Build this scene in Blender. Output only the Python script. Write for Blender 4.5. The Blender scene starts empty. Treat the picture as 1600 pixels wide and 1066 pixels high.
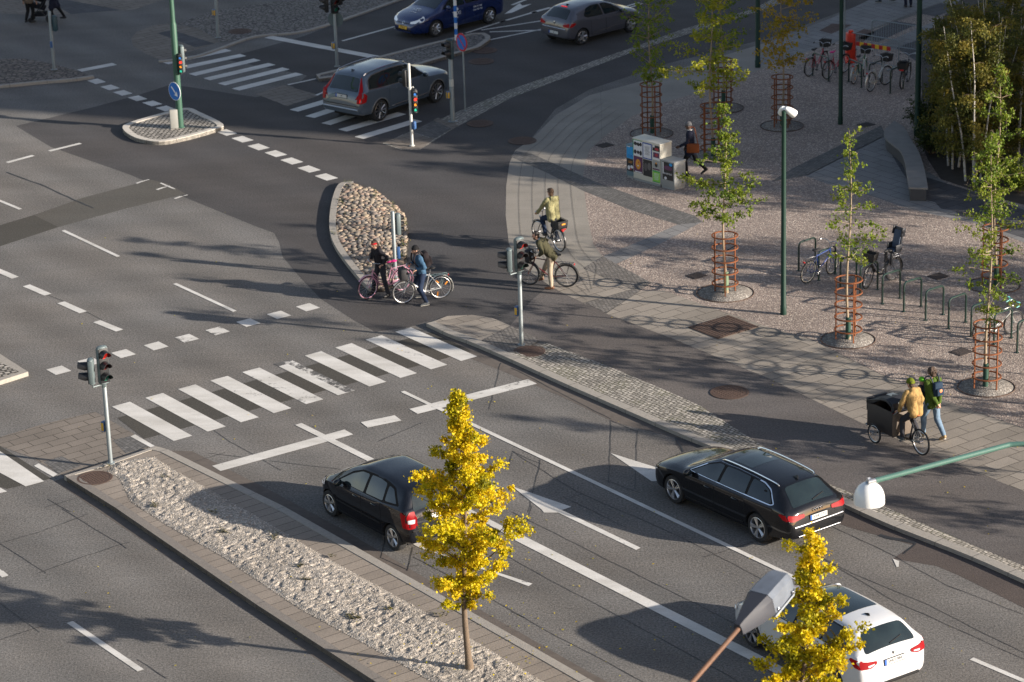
import bpy, bmesh, math, random
from mathutils import Vector, Matrix, noise, geometry

SC = bpy.context.scene
COL = SC.collection
PI = math.pi
R = math.radians
rnd = random.Random(11)
V3 = Vector

# ------------------------------------------------------------------ camera
F_PX, PITCH, ROLL, CAM_H = 4460.18, 0.34714435, -0.03202669, 26.1585
_cp, _sp = math.cos(PITCH), math.sin(PITCH)
_r0, _u0, _fw = V3((1, 0, 0)), V3((0, _sp, _cp)), V3((0, _cp, -_sp))
_c, _s = math.cos(ROLL), math.sin(ROLL)
_r = _r0 * _c + _u0 * _s
_u = _u0 * _c - _r0 * _s
cam = bpy.data.objects.new('camera', bpy.data.cameras.new('camera'))
COL.objects.link(cam)
mw = Matrix.Identity(4)
for i, ax in enumerate((_r, _u, -_fw)):
    for j in range(3):
        mw[j][i] = ax[j]
mw.translation = V3((0, 0, CAM_H))
cam.matrix_world = mw
cam.data.sensor_width = 36
cam.data.lens = F_PX / 1600 * 36
cam.data.clip_start = 1.0
cam.data.clip_end = 2000
cam.data.dof.use_dof = True
cam.data.dof.focus_distance = 66
cam.data.dof.aperture_fstop = 1.8
SC.camera = cam

# ------------------------------------------------------------------ light
SUN_EL, SUN_AZ = R(16.2), R(-21.0)          # azimuth measured from +X, counter-clockwise
sun_dir = V3((math.cos(SUN_AZ) * math.cos(SUN_EL), math.sin(SUN_AZ) * math.cos(SUN_EL), math.sin(SUN_EL)))
w = bpy.data.worlds.new('World')
SC.world = w
w.use_nodes = True
nt = w.node_tree
sky = nt.nodes.new('ShaderNodeTexSky')
sky.sky_type = 'NISHITA'
sky.sun_disc = False
sky.sun_elevation = SUN_EL
sky.sun_rotation = math.atan2(sun_dir.x, sun_dir.y)
sky.air_density = 1.0
sky.dust_density = 0.6
bg = nt.nodes['Background']
bg.inputs[1].default_value = 0.075
tint = nt.nodes.new('ShaderNodeMix')
tint.data_type = 'RGBA'; tint.blend_type = 'MULTIPLY'; tint.inputs[0].default_value = 1
tint.inputs[7].default_value = (1.22, 1.04, .97, 1)
nt.links.new(sky.outputs[0], tint.inputs[6])
nt.links.new(tint.outputs[2], bg.inputs[0])
sl = bpy.data.lights.new('sun', 'SUN')
sl.energy = 4.5
sl.angle = R(0.55)
sl.color = (1.0, 0.905, 0.795)
so = bpy.data.objects.new('sun', sl)
COL.objects.link(so)
so.rotation_euler = sun_dir.to_track_quat('Z', 'Y').to_euler()
so.location = (30, 30, 60)
SC.view_settings.view_transform = 'Standard'
SC.view_settings.look = 'None'
SC.view_settings.gamma = 1
SC.view_settings.exposure = 1.35

# ------------------------------------------------------------------ helpers
def P(x, y, h=0.0):
    """point of the photograph (1600 x 1066) carried to the horizontal plane at height h"""
    d = _fw + _r * ((x - 800) / F_PX) + _u * ((533 - y) / F_PX)
    return V3((0, 0, CAM_H)) + d * ((h - CAM_H) / d.z)

UA, VA = R(-53.96), R(36.04)                # lane direction, cross direction
U = V3((math.cos(UA), math.sin(UA), 0))
V = V3((math.cos(VA), math.sin(VA), 0))
Z = V3((0, 0, 1))

def empty(name, label, cat, loc=(0, 0, 0), rz=0.0, group=None, tilt=None):
    o = bpy.data.objects.new(name, None)
    COL.objects.link(o)
    o.location = loc
    o.rotation_euler = (0, 0, rz) if tilt is None else (tilt, 0, rz)
    o.empty_display_size = .2
    tag(o, label, cat, group)
    return o

def tag(o, label=None, cat=None, group=None, kind=None):
    if label: o['label'] = label
    if cat: o['category'] = cat
    if group: o['group'] = group
    if kind: o['kind'] = kind
    return o

def copy_tree(o, parent=None, mats=None):
    c = o.copy()
    COL.objects.link(c)
    c.parent = parent
    for ch in list(o.children):
        copy_tree(ch, c)
    return c

class MB:
    def __init__(s):
        s.bm = bmesh.new(); s.mi = 0
    def _f(s, vs):
        try:
            f = s.bm.faces.new(vs); f.material_index = s.mi; return f
        except ValueError:
            return None
    def box(s, c, d, rot=None, taper=1.0, bev=0.0):
        c = V3(c); hx, hy, hz = d[0] / 2, d[1] / 2, d[2] / 2
        b2 = bmesh.new()
        vs = []
        for k, sz in ((1.0, -hz), (taper, hz)):
            for sx, sy in ((-1, -1), (1, -1), (1, 1), (-1, 1)):
                vs.append(b2.verts.new((sx * hx * k, sy * hy * k, sz)))
        for q in ((3, 2, 1, 0), (4, 5, 6, 7), (0, 1, 5, 4), (1, 2, 6, 5), (2, 3, 7, 6), (3, 0, 4, 7)):
            b2.faces.new([vs[i] for i in q])
        if bev > 0:
            bmesh.ops.bevel(b2, geom=b2.edges[:], offset=bev, segments=2, affect='EDGES', profile=.5)
        m = Matrix.Translation(c)
        if rot is not None:
            m = m @ rot.to_4x4()
        s.merge(b2, m)
        return s
    def merge(s, b2, m=None):
        mp = {}
        for v in b2.verts:
            mp[v] = s.bm.verts.new(m @ v.co if m is not None else v.co)
        for f in b2.faces:
            s._f([mp[v] for v in f.verts])
        b2.free()
    def tube(s, pts, r, seg=8, closed=False, caps=True):
        pts = [V3(p) for p in pts]
        n = len(pts)
        rr = r if isinstance(r, (list, tuple)) else [r] * n
        def tang(i):
            if closed:
                return (pts[(i + 1) % n] - pts[i - 1]).normalized()
            a = pts[max(i - 1, 0)]; b = pts[min(i + 1, n - 1)]
            return (b - a).normalized()
        t0 = tang(0)
        up = V3((0, 0, 1)) if abs(t0.z) < .9 else V3((1, 0, 0))
        nx = t0.cross(up).normalized()
        rings = []
        for i in range(n):
            t = tang(i)
            nx = (nx - t * nx.dot(t))
            if nx.length < 1e-6: nx = t.orthogonal()
            nx.normalize(); ny = t.cross(nx)
            rings.append([s.bm.verts.new(pts[i] + (nx * math.cos(2 * PI * k / seg) + ny * math.sin(2 * PI * k / seg)) * rr[i]) for k in range(seg)])
        m = n if closed else n - 1
        for i in range(m):
            a, b = rings[i], rings[(i + 1) % n]
            for k in range(seg):
                s._f((a[k], a[(k + 1) % seg], b[(k + 1) % seg], b[k]))
        if caps and not closed:
            s._f(rings[0][::-1]); s._f(rings[-1])
        return s
    def lathe(s, prof, c=(0, 0, 0), axis=(0, 0, 1), seg=16, caps=True):
        """prof: (radius, height) list"""
        ax = V3(axis).normalized(); nx = ax.orthogonal().normalized(); ny = ax.cross(nx); c = V3(c)
        rings = []
        for rad, h in prof:
            if rad < 1e-6:
                rings.append([s.bm.verts.new(c + ax * h)])
            else:
                rings.append([s.bm.verts.new(c + ax * h + (nx * math.cos(2 * PI * k / seg) + ny * math.sin(2 * PI * k / seg)) * rad) for k in range(seg)])
        for a, b in zip(rings, rings[1:]):
            for k in range(seg):
                k2 = (k + 1) % seg
                if len(a) == 1 and len(b) == 1: continue
                if len(a) == 1: s._f((a[0], b[k2], b[k]))
                elif len(b) == 1: s._f((a[k], a[k2], b[0]))
                else: s._f((a[k], a[k2], b[k2], b[k]))
        if caps:
            if len(rings[0]) > 1: s._f(rings[0][::-1])
            if len(rings[-1]) > 1: s._f(rings[-1])
        return s
    def torus(s, c, axis, Rr, r, seg=32, sec=8):
        ax = V3(axis).normalized(); nx = ax.orthogonal().normalized(); ny = ax.cross(nx); c = V3(c)
        s.tube([c + (nx * math.cos(2 * PI * k / seg) + ny * math.sin(2 * PI * k / seg)) * Rr for k in range(seg)], r, sec, closed=True)
        return s
    def ell(s, c, d, rot=None, seg=16, ring=10):
        b2 = bmesh.new()
        bmesh.ops.create_uvsphere(b2, u_segments=seg, v_segments=ring, radius=1)
        m = Matrix.Translation(V3(c))
        if rot is not None: m = m @ rot.to_4x4()
        m = m @ Matrix.Diagonal((d[0], d[1], d[2], 1))
        s.merge(b2, m)
        return s
    def cap(s, p0, r0, p1, r1, seg=14):
        p0, p1 = V3(p0), V3(p1)
        d = p1 - p0
        L = d.length
        if L < 1e-5:
            return s.ell(p0, (r0, r0, r0))
        prof = [(r0 * math.sin(a), -r0 * math.cos(a)) for a in (0, .4, .8, 1.2, PI / 2)]
        prof += [(r1 * math.cos(a), L + r1 * math.sin(a)) for a in (0, .4, .8, 1.2, PI / 2)]
        prof[0] = (0, prof[0][1]); prof[-1] = (0, prof[-1][1])
        return s.lathe(prof, p0, d, seg)
    def poly(s, pts):
        pts = [V3(p) for p in pts]
        vs = [s.bm.verts.new(p) for p in pts]
        for t in geometry.tessellate_polygon([pts]):
            s._f([vs[i] for i in t])
        return s
    def prism(s, pts, z0, z1, side_mi=None):
        """pts xy outline extruded z0..z1"""
        n = len(pts)
        area = sum(pts[i][0] * pts[(i + 1) % n][1] - pts[(i + 1) % n][0] * pts[i][1] for i in range(n))
        if area < 0: pts = pts[::-1]
        lo = [s.bm.verts.new((p[0], p[1], z0)) for p in pts]
        hi = [s.bm.verts.new((p[0], p[1], z1)) for p in pts]
        for t in geometry.tessellate_polygon([[V3((p[0], p[1], 0)) for p in pts]]):
            f = s._f([hi[i] for i in t])
            if f:
                f.normal_update()
                if f.normal.z < 0: f.normal_flip()
        mi = s.mi
        if side_mi is not None: s.mi = side_mi
        for i in range(n):
            j = (i + 1) % n
            s._f((lo[i], lo[j], hi[j], hi[i]))
        s.mi = mi
        return s
    def build(s, name, mats, parent=None, smooth=True, angle=40, loc=None):
        if not isinstance(mats, (list, tuple)): mats = [mats]
        me = bpy.data.meshes.new(name)
        s.bm.normal_update()
        s.bm.to_mesh(me); s.bm.free()
        for m in mats: me.materials.append(m)
        if smooth:
            me.polygons.foreach_set('use_smooth', [True] * len(me.polygons))
            me.set_sharp_from_angle(angle=R(angle))
        o = bpy.data.objects.new(name, me)
        COL.objects.link(o)
        if parent: o.parent = parent
        if loc is not None: o.location = loc
        return o

def struct(o):
    o['kind'] = 'structure'; return o

def crom(pts, n=6, closed=False):
    pts = [V3(p) for p in pts]
    N = len(pts); out = []
    for i in range(N if closed else N - 1):
        p1, p2 = pts[i], pts[(i + 1) % N]
        p0 = pts[i - 1] if (closed or i > 0) else p1 * 2 - p2
        p3 = pts[(i + 2) % N] if (closed or i + 2 < N) else p2 * 2 - p1
        for k in range(n):
            t = k / n
            out.append(.5 * ((2 * p1) + (p2 - p0) * t + (2 * p0 - 5 * p1 + 4 * p2 - p3) * t * t + (3 * p1 - p0 - 3 * p2 + p3) * t ** 3))
    if not closed: out.append(pts[-1])
    return out

def remeshed(mb, voxel, smooth=2, amp=0.0, freq=12.0, stretch=(1, 1, 1)):
    """one continuous surface out of overlapping volumes"""
    me = bpy.data.meshes.new('tmp'); mb.bm.to_mesh(me); mb.bm.free()
    o = bpy.data.objects.new('tmp', me); COL.objects.link(o)
    md = o.modifiers.new('r', 'REMESH'); md.mode = 'VOXEL'; md.voxel_size = voxel
    dg = bpy.context.evaluated_depsgraph_get(); dg.update()
    ev = o.evaluated_get(dg)
    m2 = bpy.data.meshes.new_from_object(ev)
    bpy.data.objects.remove(o); bpy.data.meshes.remove(me)
    out = MB(); out.bm.from_mesh(m2); bpy.data.meshes.remove(m2)
    for i in range(smooth):
        bmesh.ops.smooth_vert(out.bm, verts=out.bm.verts[:], factor=.5, use_axis_x=True, use_axis_y=True, use_axis_z=True)
    if amp:
        out.bm.normal_update()
        for v in out.bm.verts:
            q = V3((v.co.x * stretch[0], v.co.y * stretch[1], v.co.z * stretch[2])) * freq
            v.co += v.normal * (noise.noise(q) * amp + noise.noise(q * 2.3) * amp * .4)
    return out

# ------------------------------------------------------------------ materials
class NB:
    """small node graph builder"""
    def __init__(s, name):
        s.m = bpy.data.materials.new(name); s.m.use_nodes = True
        s.t = s.m.node_tree; s.b = s.t.nodes['Principled BSDF']
        s.out = s.t.nodes['Material Output']
    def n(s, typ, **kw):
        nd = s.t.nodes.new(typ)
        for k, v in kw.items():
            if k in nd.inputs.keys(): s.set(nd.inputs[k], v)
            else: setattr(nd, k, v)
        return nd
    def set(s, sock, v):
        if isinstance(v, bpy.types.NodeSocket): s.t.links.new(v, sock)
        else:
            if sock.type == 'RGBA' and len(v) == 3: v = (*v, 1)
            sock.default_value = v
    def coords(s, rot=0.0, scale=(1, 1, 1), src='Object'):
        tc = s.n('ShaderNodeTexCoord'); mp = s.n('ShaderNodeMapping')
        s.t.links.new(tc.outputs[src], mp.inputs['Vector'])
        mp.inputs['Rotation'].default_value = (0, 0, rot); mp.inputs['Scale'].default_value = scale
        return mp.outputs[0]
    def noise(s, vec, scale, detail=2, rough=.5, dist=0):
        nd = s.n('ShaderNodeTexNoise'); s.t.links.new(vec, nd.inputs['Vector'])
        nd.inputs['Scale'].default_value = scale; nd.inputs['Detail'].default_value = detail
        nd.inputs['Roughness'].default_value = rough; nd.inputs['Distortion'].default_value = dist
        return nd.outputs['Fac']
    def ramp(s, fac, a, b, ca=(0, 0, 0), cb=(1, 1, 1)):
        nd = s.n('ShaderNodeValToRGB'); s.t.links.new(fac, nd.inputs[0])
        e = nd.color_ramp.elements
        e[0].position = a; e[1].position = b; e[0].color = (*ca, 1); e[1].color = (*cb, 1)
        return nd.outputs[0]
    def mix(s, fac, a, b, typ='MIX'):
        nd = s.n('ShaderNodeMix', data_type='RGBA', blend_type=typ)
        s.set(nd.inputs[0], fac); s.set(nd.inputs[6], a); s.set(nd.inputs[7], b)
        return nd.outputs[2]
    def math(s, op, a, b=0.0):
        nd = s.n('ShaderNodeMath', operation=op); s.set(nd.inputs[0], a); s.set(nd.inputs[1], b)
        return nd.outputs[0]
    def bump(s, h, st=.3, dist=.01):
        nd = s.n('ShaderNodeBump'); s.t.links.new(h, nd.inputs['Height'])
        nd.inputs['Strength'].default_value = st; nd.inputs['Distance'].default_value = dist
        s.t.links.new(nd.outputs[0], s.b.inputs['Normal'])
    def fin(s, col=None, rough=.6, metal=0, spec=.5):
        if col is not None: s.set(s.b.inputs['Base Color'], col)
        s.set(s.b.inputs['Roughness'], rough); s.b.inputs['Metallic'].default_value = metal
        s.b.inputs['Specular IOR Level'].default_value = spec
        return s.m

def sc(c, k): return tuple(min(1, x * k) for x in c)

def plain(name, col, rough=.5, metal=0.0, var=.12, scale=9, coat=0, spec=.5, bump=0, emis=None, es=1):
    b = NB(name); vec = b.coords()
    f = b.noise(vec, scale, 3)
    c = b.mix(f, sc(col, 1 - var), sc(col, 1 + var))
    if coat:
        b.b.inputs['Coat Weight'].default_value = coat; b.b.inputs['Coat Roughness'].default_value = .03
    if bump: b.bump(b.noise(vec, scale * 4, 2), bump, .01)
    if emis:
        b.b.inputs['Emission Color'].default_value = (*emis, 1); b.b.inputs['Emission Strength'].default_value = es
    return b.fin(c, rough, metal, spec)

def asphalt(name, col, speck=.42, patch=.16, fine=19, warm=(1.10, 1.0, .90), tracks=0.0):
    b = NB(name); vec = b.coords(); ln = b.coords(rot=-UA, scale=(.25, 1, 1))
    f = b.ramp(b.noise(vec, fine, 3, .8), .36, .66)
    c = b.mix(f, sc(col, 1 - speck), sc(col, 1 + speck))
    f2 = b.ramp(b.noise(vec, fine * 1.7, 1, .5), .62, .74)
    c = b.mix(b.math('MULTIPLY', f2, .35), c, sc(col, 2.4))
    g = b.ramp(b.noise(ln, .55, 4, .6), .3, .7, (1 - patch,) * 3, (1 + patch,) * 3)
    c = b.mix(1.0, c, g, 'MULTIPLY')
    if tracks:
        sx = b.n('ShaderNodeSeparateXYZ'); b.t.links.new(b.coords(rot=-UA), sx.inputs[0])
        ph = b.math('ADD', b.math('MULTIPLY', sx.outputs[1], 2 * PI / 1.92), b.math('MULTIPLY', b.noise(vec, .12, 2), 4.0))
        tk = b.math('MULTIPLY', b.math('SINE', ph), b.noise(vec, .3, 3))
        c = b.mix(1.0, c, b.ramp(b.math('ADD', b.math('MULTIPLY', tk, .5), .5), .2, .8, (1 - tracks,) * 3, (1 + tracks,) * 3), 'MULTIPLY')
    h = b.ramp(b.noise(vec, .22, 3, .6), .35, .68)
    c = b.mix(b.math('MULTIPLY', h, .5), c, b.mix(1.0, c, warm, 'MULTIPLY'))
    k = b.ramp(b.noise(vec, 1.7, 5, .65), .60, .76)
    c = b.mix(b.math('MULTIPLY', k, .30), c, sc(col, .5))
    k = b.ramp(b.noise(ln, 5.5, 3, .6), .69, .75)
    c = b.mix(b.math('MULTIPLY', k, .38), c, sc(col, .42))
    b.bump(b.noise(vec, fine * 1.5, 3), .6, .012)
    return b.fin(c, .9, 0, .25)

def pavers(name, col, bw, bh, rot, mortar=.012, mcol=None, off=.5, var=.16, bump=.5, moss=0.0, jit=0.0):
    b = NB(name); vec = b.coords(rot=-rot)
    if jit:
        nn = b.n('ShaderNodeTexNoise'); b.t.links.new(vec, nn.inputs['Vector']); nn.inputs['Scale'].default_value = 3.5; nn.inputs['Detail'].default_value = 2
        vm = b.n('ShaderNodeVectorMath', operation='MULTIPLY_ADD'); b.t.links.new(nn.outputs['Color'], vm.inputs[0]); vm.inputs[1].default_value = (jit, jit, 0); b.t.links.new(vec, vm.inputs[2]); vec = vm.outputs[0]
    br = b.n('ShaderNodeTexBrick'); b.t.links.new(vec, br.inputs['Vector'])
    br.offset = off
    br.inputs['Scale'].default_value = 1; br.inputs['Brick Width'].default_value = bw; br.inputs['Row Height'].default_value = bh
    br.inputs['Mortar Size'].default_value = mortar; br.inputs['Mortar Smooth'].default_value = .3
    br.inputs['Color1'].default_value = (*sc(col, 1 - var), 1); br.inputs['Color2'].default_value = (*sc(col, 1 + var), 1)
    br.inputs['Mortar'].default_value = (*(mcol or sc(col, .35)), 1)
    v2 = b.coords()
    g = b.ramp(b.noise(v2, 30, 3, .6), .3, .7, (.86,) * 3, (1.14,) * 3)
    c = b.mix(1.0, br.outputs['Color'], g, 'MULTIPLY')
    g = b.ramp(b.noise(v2, .7, 4, .6), .3, .7, (.86,) * 3, (1.1,) * 3)
    c = b.mix(1.0, c, g, 'MULTIPLY')
    if moss:
        k = b.math('MULTIPLY', b.ramp(b.noise(v2, 1.1, 4), .5, .62), br.outputs['Fac'])
        c = b.mix(b.math('MULTIPLY', k, moss), c, (.09, .10, .02))
    b.bump(b.math('SUBTRACT', b.noise(v2, 22, 2), br.outputs['Fac']), bump, .012)
    return b.fin(c, .85, 0, .25)

def stones(name, cols, scale, gap=(.03, .03, .025), bump=1.0, dist=.05, sq=.0):
    b = NB(name); vec = b.coords(rot=-VA)
    vo = b.n('ShaderNodeTexVoronoi'); b.t.links.new(vec, vo.inputs['Vector'])
    vo.inputs['Scale'].default_value = scale; vo.inputs['Randomness'].default_value = 1 - sq
    ve = b.n('ShaderNodeTexVoronoi', feature='DISTANCE_TO_EDGE'); b.t.links.new(vec, ve.inputs['Vector'])
    ve.inputs['Scale'].default_value = scale; ve.inputs['Randomness'].default_value = 1 - sq
    hs = b.n('ShaderNodeSeparateColor'); b.t.links.new(vo.outputs['Color'], hs.inputs[0])
    c = b.mix(hs.outputs[0], cols[0], cols[1])
    c = b.mix(b.math('MULTIPLY', hs.outputs[1], .6), c, cols[2])
    e = b.ramp(ve.outputs['Distance'], .02, .16)
    c = b.mix(e, gap, c)
    v2 = b.coords()
    g = b.ramp(b.noise(v2, 18, 3), .3, .7, (.8,) * 3, (1.2,) * 3)
    c = b.mix(1.0, c, g, 'MULTIPLY')
    b.bump(b.ramp(ve.outputs['Distance'], .0, .35), bump, dist)
    return b.fin(c, .85, 0, .25)

def aggregate(name, c1, c2, c3, scale=26, bump=.8, dist=.02):
    b = NB(name); vec = b.coords()
    vo = b.n('ShaderNodeTexVoronoi'); b.t.links.new(vec, vo.inputs['Vector']); vo.inputs['Scale'].default_value = scale
    hs = b.n('ShaderNodeSeparateColor'); b.t.links.new(vo.outputs['Color'], hs.inputs[0])
    c = b.mix(hs.outputs[0], c1, c2)
    c = b.mix(b.ramp(hs.outputs[1], .7, .9), c, c3)
    g = b.ramp(b.noise(vec, .35, 5, .65), .3, .7, (.80,) * 3, (1.13,) * 3)
    c = b.mix(1.0, c, g, 'MULTIPLY')
    g = b.ramp(b.noise(vec, 9, 3, .7), .3, .7, (.85,) * 3, (1.15,) * 3)
    c = b.mix(1.0, c, g, 'MULTIPLY')
    b.bump(b.math('ADD', vo.outputs['Distance'], b.noise(vec, 10, 3)), bump, dist)
    return b.fin(c, .95, 0, .2)

def paint(name, wear=.5, col=(.60, .58, .54)):
    b = NB(name); vec = b.coords()
    a = b.noise(vec, 3.2, 6, .75)
    big = b.noise(vec, .5, 2, .5)
    f = b.ramp(b.math('ADD', a, b.math('MULTIPLY', big, .5)), wear, wear + .10)
    c = b.mix(f, col, (.105, .10, .095))
    g = b.ramp(b.noise(vec, 40, 2), .3, .7, (.9,) * 3, (1.06,) * 3)
    c = b.mix(1.0, c, g, 'MULTIPLY')
    g = b.ramp(b.noise(b.coords(rot=-UA, scale=(.3, 1, 1)), 1.6, 5, .65), .32, .66, (.76, .75, .73), (1.05,) * 3)
    c = b.mix(1.0, c, g, 'MULTIPLY')
    b.bump(b.noise(vec, 40, 2), .2, .01)
    return b.fin(c, .75, 0, .3)

def leafmat(name, cols, trans=.35):
    b = NB(name)
    at = b.n('ShaderNodeAttribute', attribute_name='tint')
    nd = b.n('ShaderNodeValToRGB'); b.t.links.new(at.outputs['Fac'], nd.inputs[0])
    cr = nd.color_ramp
    n = len(cols)
    while len(cr.elements) < n: cr.elements.new(.5)
    for i, c in enumerate(cols):
        cr.elements[i].position = i / (n - 1); cr.elements[i].color = (*c, 1)
    b.fin(nd.outputs[0], .55, 0, .3)
    tr = b.n('ShaderNodeBsdfTranslucent'); b.t.links.new(nd.outputs[0], tr.inputs[0])
    ms = b.n('ShaderNodeMixShader'); ms.inputs[0].default_value = trans
    b.t.links.new(b.b.outputs[0], ms.inputs[1]); b.t.links.new(tr.outputs[0], ms.inputs[2])
    b.t.links.new(ms.outputs[0], b.out.inputs[0])
    return b.m
# ================================================================== GROUND
ROAD = asphalt('old_asphalt', (.135, .129, .121), tracks=.11)
DARK = asphalt('new_asphalt', (.062, .059, .059), speck=.3, patch=.16, tracks=.08)
PATH = asphalt('path_asphalt', (.106, .096, .091), speck=.3, patch=.18)
PATCH = asphalt('patch_asphalt', (.06, .056, .048), speck=.25, patch=.08)
PATCH2 = asphalt('faded_patch_asphalt', (.085, .08, .07), speck=.25, patch=.08)
REPAIR = asphalt('repair_asphalt', (.075, .062, .056), speck=.2, patch=.15)
GRAV = aggregate('plaza_aggregate', (.29, .232, .195), (.19, .155, .138), (.45, .38, .32), 26, .7, .015)
LOOSE = aggregate('loose_gravel', (.365, .325, .275), (.22, .195, .165), (.50, .45, .39), 34, .8, .015)
PITG = aggregate('pit_gravel', (.20, .18, .16), (.12, .11, .10), (.30, .28, .255), 24, .8, .02)
SLAB1 = pavers('walk_slabs', (.25, .228, .195), .9, 60, R(88), .005, (.15, .137, .117), var=.04, bump=.15)
SLAB2 = pavers('large_slabs', (.25, .22, .185), .84, .42, VA, .014, var=.13, bump=.3)
SLAB3 = pavers('plaza_slabs', (.20, .195, .19), .84, .42, UA, .012, var=.07, bump=.3)
BROWN = pavers('brown_slabs', (.18, .155, .13), .7, .35, VA, .014, var=.09, bump=.3)
SETTS = pavers('small_setts', (.17, .155, .14), .12, .12, VA, .018, (.10, .092, .083), var=.25, bump=.6, jit=.06)
SETTD = pavers('dark_setts', (.125, .12, .114), .12, .12, UA, .014, (.085, .082, .078), var=.25, bump=.4, jit=.05)
COBB = pavers('granite_setts', (.31, .285, .25), .14, .115, UA, .018, (.085, .08, .065), var=.34, bump=.8, moss=.35, jit=.16)
ISLC = pavers('island_setts', (.36, .33, .29), .19, .15, R(24), .034, (.07, .065, .055), var=.28, bump=1.0, jit=.10)
FIELD = stones('field_stones', ((.19, .16, .135), (.13, .115, .105), (.23, .185, .16)), 4.4, (.05, .045, .04), .7)
FIELDG = stones('grey_field_stones', ((.19, .175, .165), (.14, .13, .12), (.24, .22, .2)), 5.2, (.06, .055, .05), .6)
KERB = plain('granite_kerb', (.30, .275, .24), .85, var=.22, scale=14, bump=.5, spec=.25)
KERBD = plain('dark_kerb', (.19, .17, .15), .85, var=.25, scale=14, bump=.5, spec=.25)
KPAV = pavers('kerb_pavers', (.235, .20, .165), 3.0, .35, UA + PI / 2, .012, var=.08, bump=.3, off=0)
RED = pavers('red_granite', (.10, .065, .055), .84, .42, VA, .01, var=.1)
DGR = pavers('dark_granite', (.075, .075, .08), .84, .42, VA, .01, var=.12)
PAINT = paint('road_paint', 1.0)
WORN = paint('worn_road_paint', .84)
HALF = paint('half_worn_road_paint', .77)
FAINT = paint('faint_road_paint', .66)
SEAL = plain('crack_sealant', (.02, .02, .021), .6, var=.3, scale=3)
JOINT = plain('paving_joint', (.085, .078, .068), .9, var=.2)
DIRT = plain('kerb_dirt', (.10, .083, .07), .95, var=.35, scale=5, bump=.3)
RUST = plain('rusty_iron', (.085, .052, .038), .8, .2, var=.35, scale=18, bump=.6)
SOIL = plain('soil', (.055, .045, .035), .95, var=.4, scale=4, bump=.6)

def flat(name, px, z, mat, n=0, closed=True):
    z = z * .4 if z < .1 else z
    pts = [P(*q, z) for q in px]
    if n: pts = crom(pts, n, closed)
    m = MB(); m.poly([(p.x, p.y, z) for p in pts])
    for f in m.bm.faces:
        f.normal_update()
        if f.normal.z < 0: f.normal_flip()
    return struct(m.build(name, mat, smooth=False))

def ext(a, b, d):
    """pixel pair a->b carried d metres beyond b, given back as a pixel"""
    A, B = P(*a), P(*b)
    q = B + (B - A).normalized() * d
    return topx(q)

def topx(q):
    d = q - V3((0, 0, CAM_H)); z = d.dot(_fw)
    return (800 + F_PX * d.dot(_r) / z, 533 - F_PX * d.dot(_u) / z)

# the ground sheet out to the horizon
m = MB()
N = 40
for i in range(N):
    pass
m.poly([(-900, -600, 0), (900, -600, 0), (900, 1500, 0), (-900, 1500, 0)])
struct(m.build('road', ROAD, smooth=False))

# resurfaced dark road and cycle crossing
flat('resurfaced_road', [(25, 197), (80, 230), (195, 270), (300, 313), (400, 354), (428, 364), (436, 378), (441, 400), (463, 427), (501, 467), (552, 500), (587, 519), (640, 511),
     (666, 503), (700, 494), (737, 492), (770, 497), (800, 509), (870, 545), (960, 520), (960, 470), (890, 440), (850, 430), (815, 390), (800, 300), (815, 235),
     (868, 170), (921, 140), (1040, 100), (1200, 60), (1420, -20), (1700, -150), (900, -150), (640, -6), (540, 32), (470, 58), (400, 78), (345, 92), (480, 118), (455, 140), (400, 152), (268, 132), (215, 149), (144, 168)], .004, DARK)
flat('asphalt_patch', [(-60, 372), (0, 352), (53, 336), (91, 355), (0, 385), (-60, 403)], .004, PATCH)
flat('asphalt_patch', [(53, 336), (130, 309), (236, 281), (262, 287), (290, 303), (200, 325), (91, 355)], .0065, PATCH2)

# bicycle and foot path of asphalt on the right
flat('footpath', [(797, 509), (830, 470), (858, 446), (947, 489), (1053, 530), (1200, 591), (1342, 659), (1448, 707), (1600, 768), (1800, 850), (1900, 1000), (1800, 960),
     (1600, 885), (1392, 796), (1276, 748), (1200, 702), (1089, 631), (977, 583), (889, 549), (843, 532)], .008, PATH)
# plaza of exposed aggregate
flat('plaza', [(905, 300), (911, 268), (919, 233), (942, 215), (987, 180), (1035, 160), (1099, 138), (1180, 106), (1300, 68), (1500, 0), (1750, -60), (1900, 700), (1600, 669), (1504, 636), (1377, 585), (1327, 560),
     (1268, 530), (1200, 512), (1091, 475), (1038, 455), (985, 455), (930, 420), (915, 385), (908, 340)], .006, GRAV)
# curved slab walkway
WL = [(1420, -28), (1300, 28), (1200, 66), (1040, 114), (1013, 124), (921, 149), (868, 180), (830, 218), (805, 235), (796, 255), (791, 290), (790, 336), (795, 381), (815, 415), (858, 446), (914, 474)]
WR = [(1420, 22), (1330, 58), (1225, 95), (1099, 142), (1035, 161), (987, 182), (942, 215), (922, 233), (914, 255), (911, 275), (913, 300), (919, 343), (927, 381), (942, 402), (946, 410), (930, 440)]
flat('walkway_paving', WL + WR[::-1], .010, SLAB1)
for k in range(1, 6):
    t = k / 6
    q = [P(a[0] * (1 - t) + b[0] * t, a[1] * (1 - t) + b[1] * t, .013) for a, b in zip(WL[5:], WR[5:])]
    q = crom(q, 5)
    m = MB()
    for a, b in zip(q, q[1:]):
        d = (b - a).normalized().cross(Z) * .006
        m._f([m.bm.verts.new(x) for x in (a - d, b - d, b + d, a + d)])
    struct(m.build('paving_joint', JOINT, smooth=False))
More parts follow.
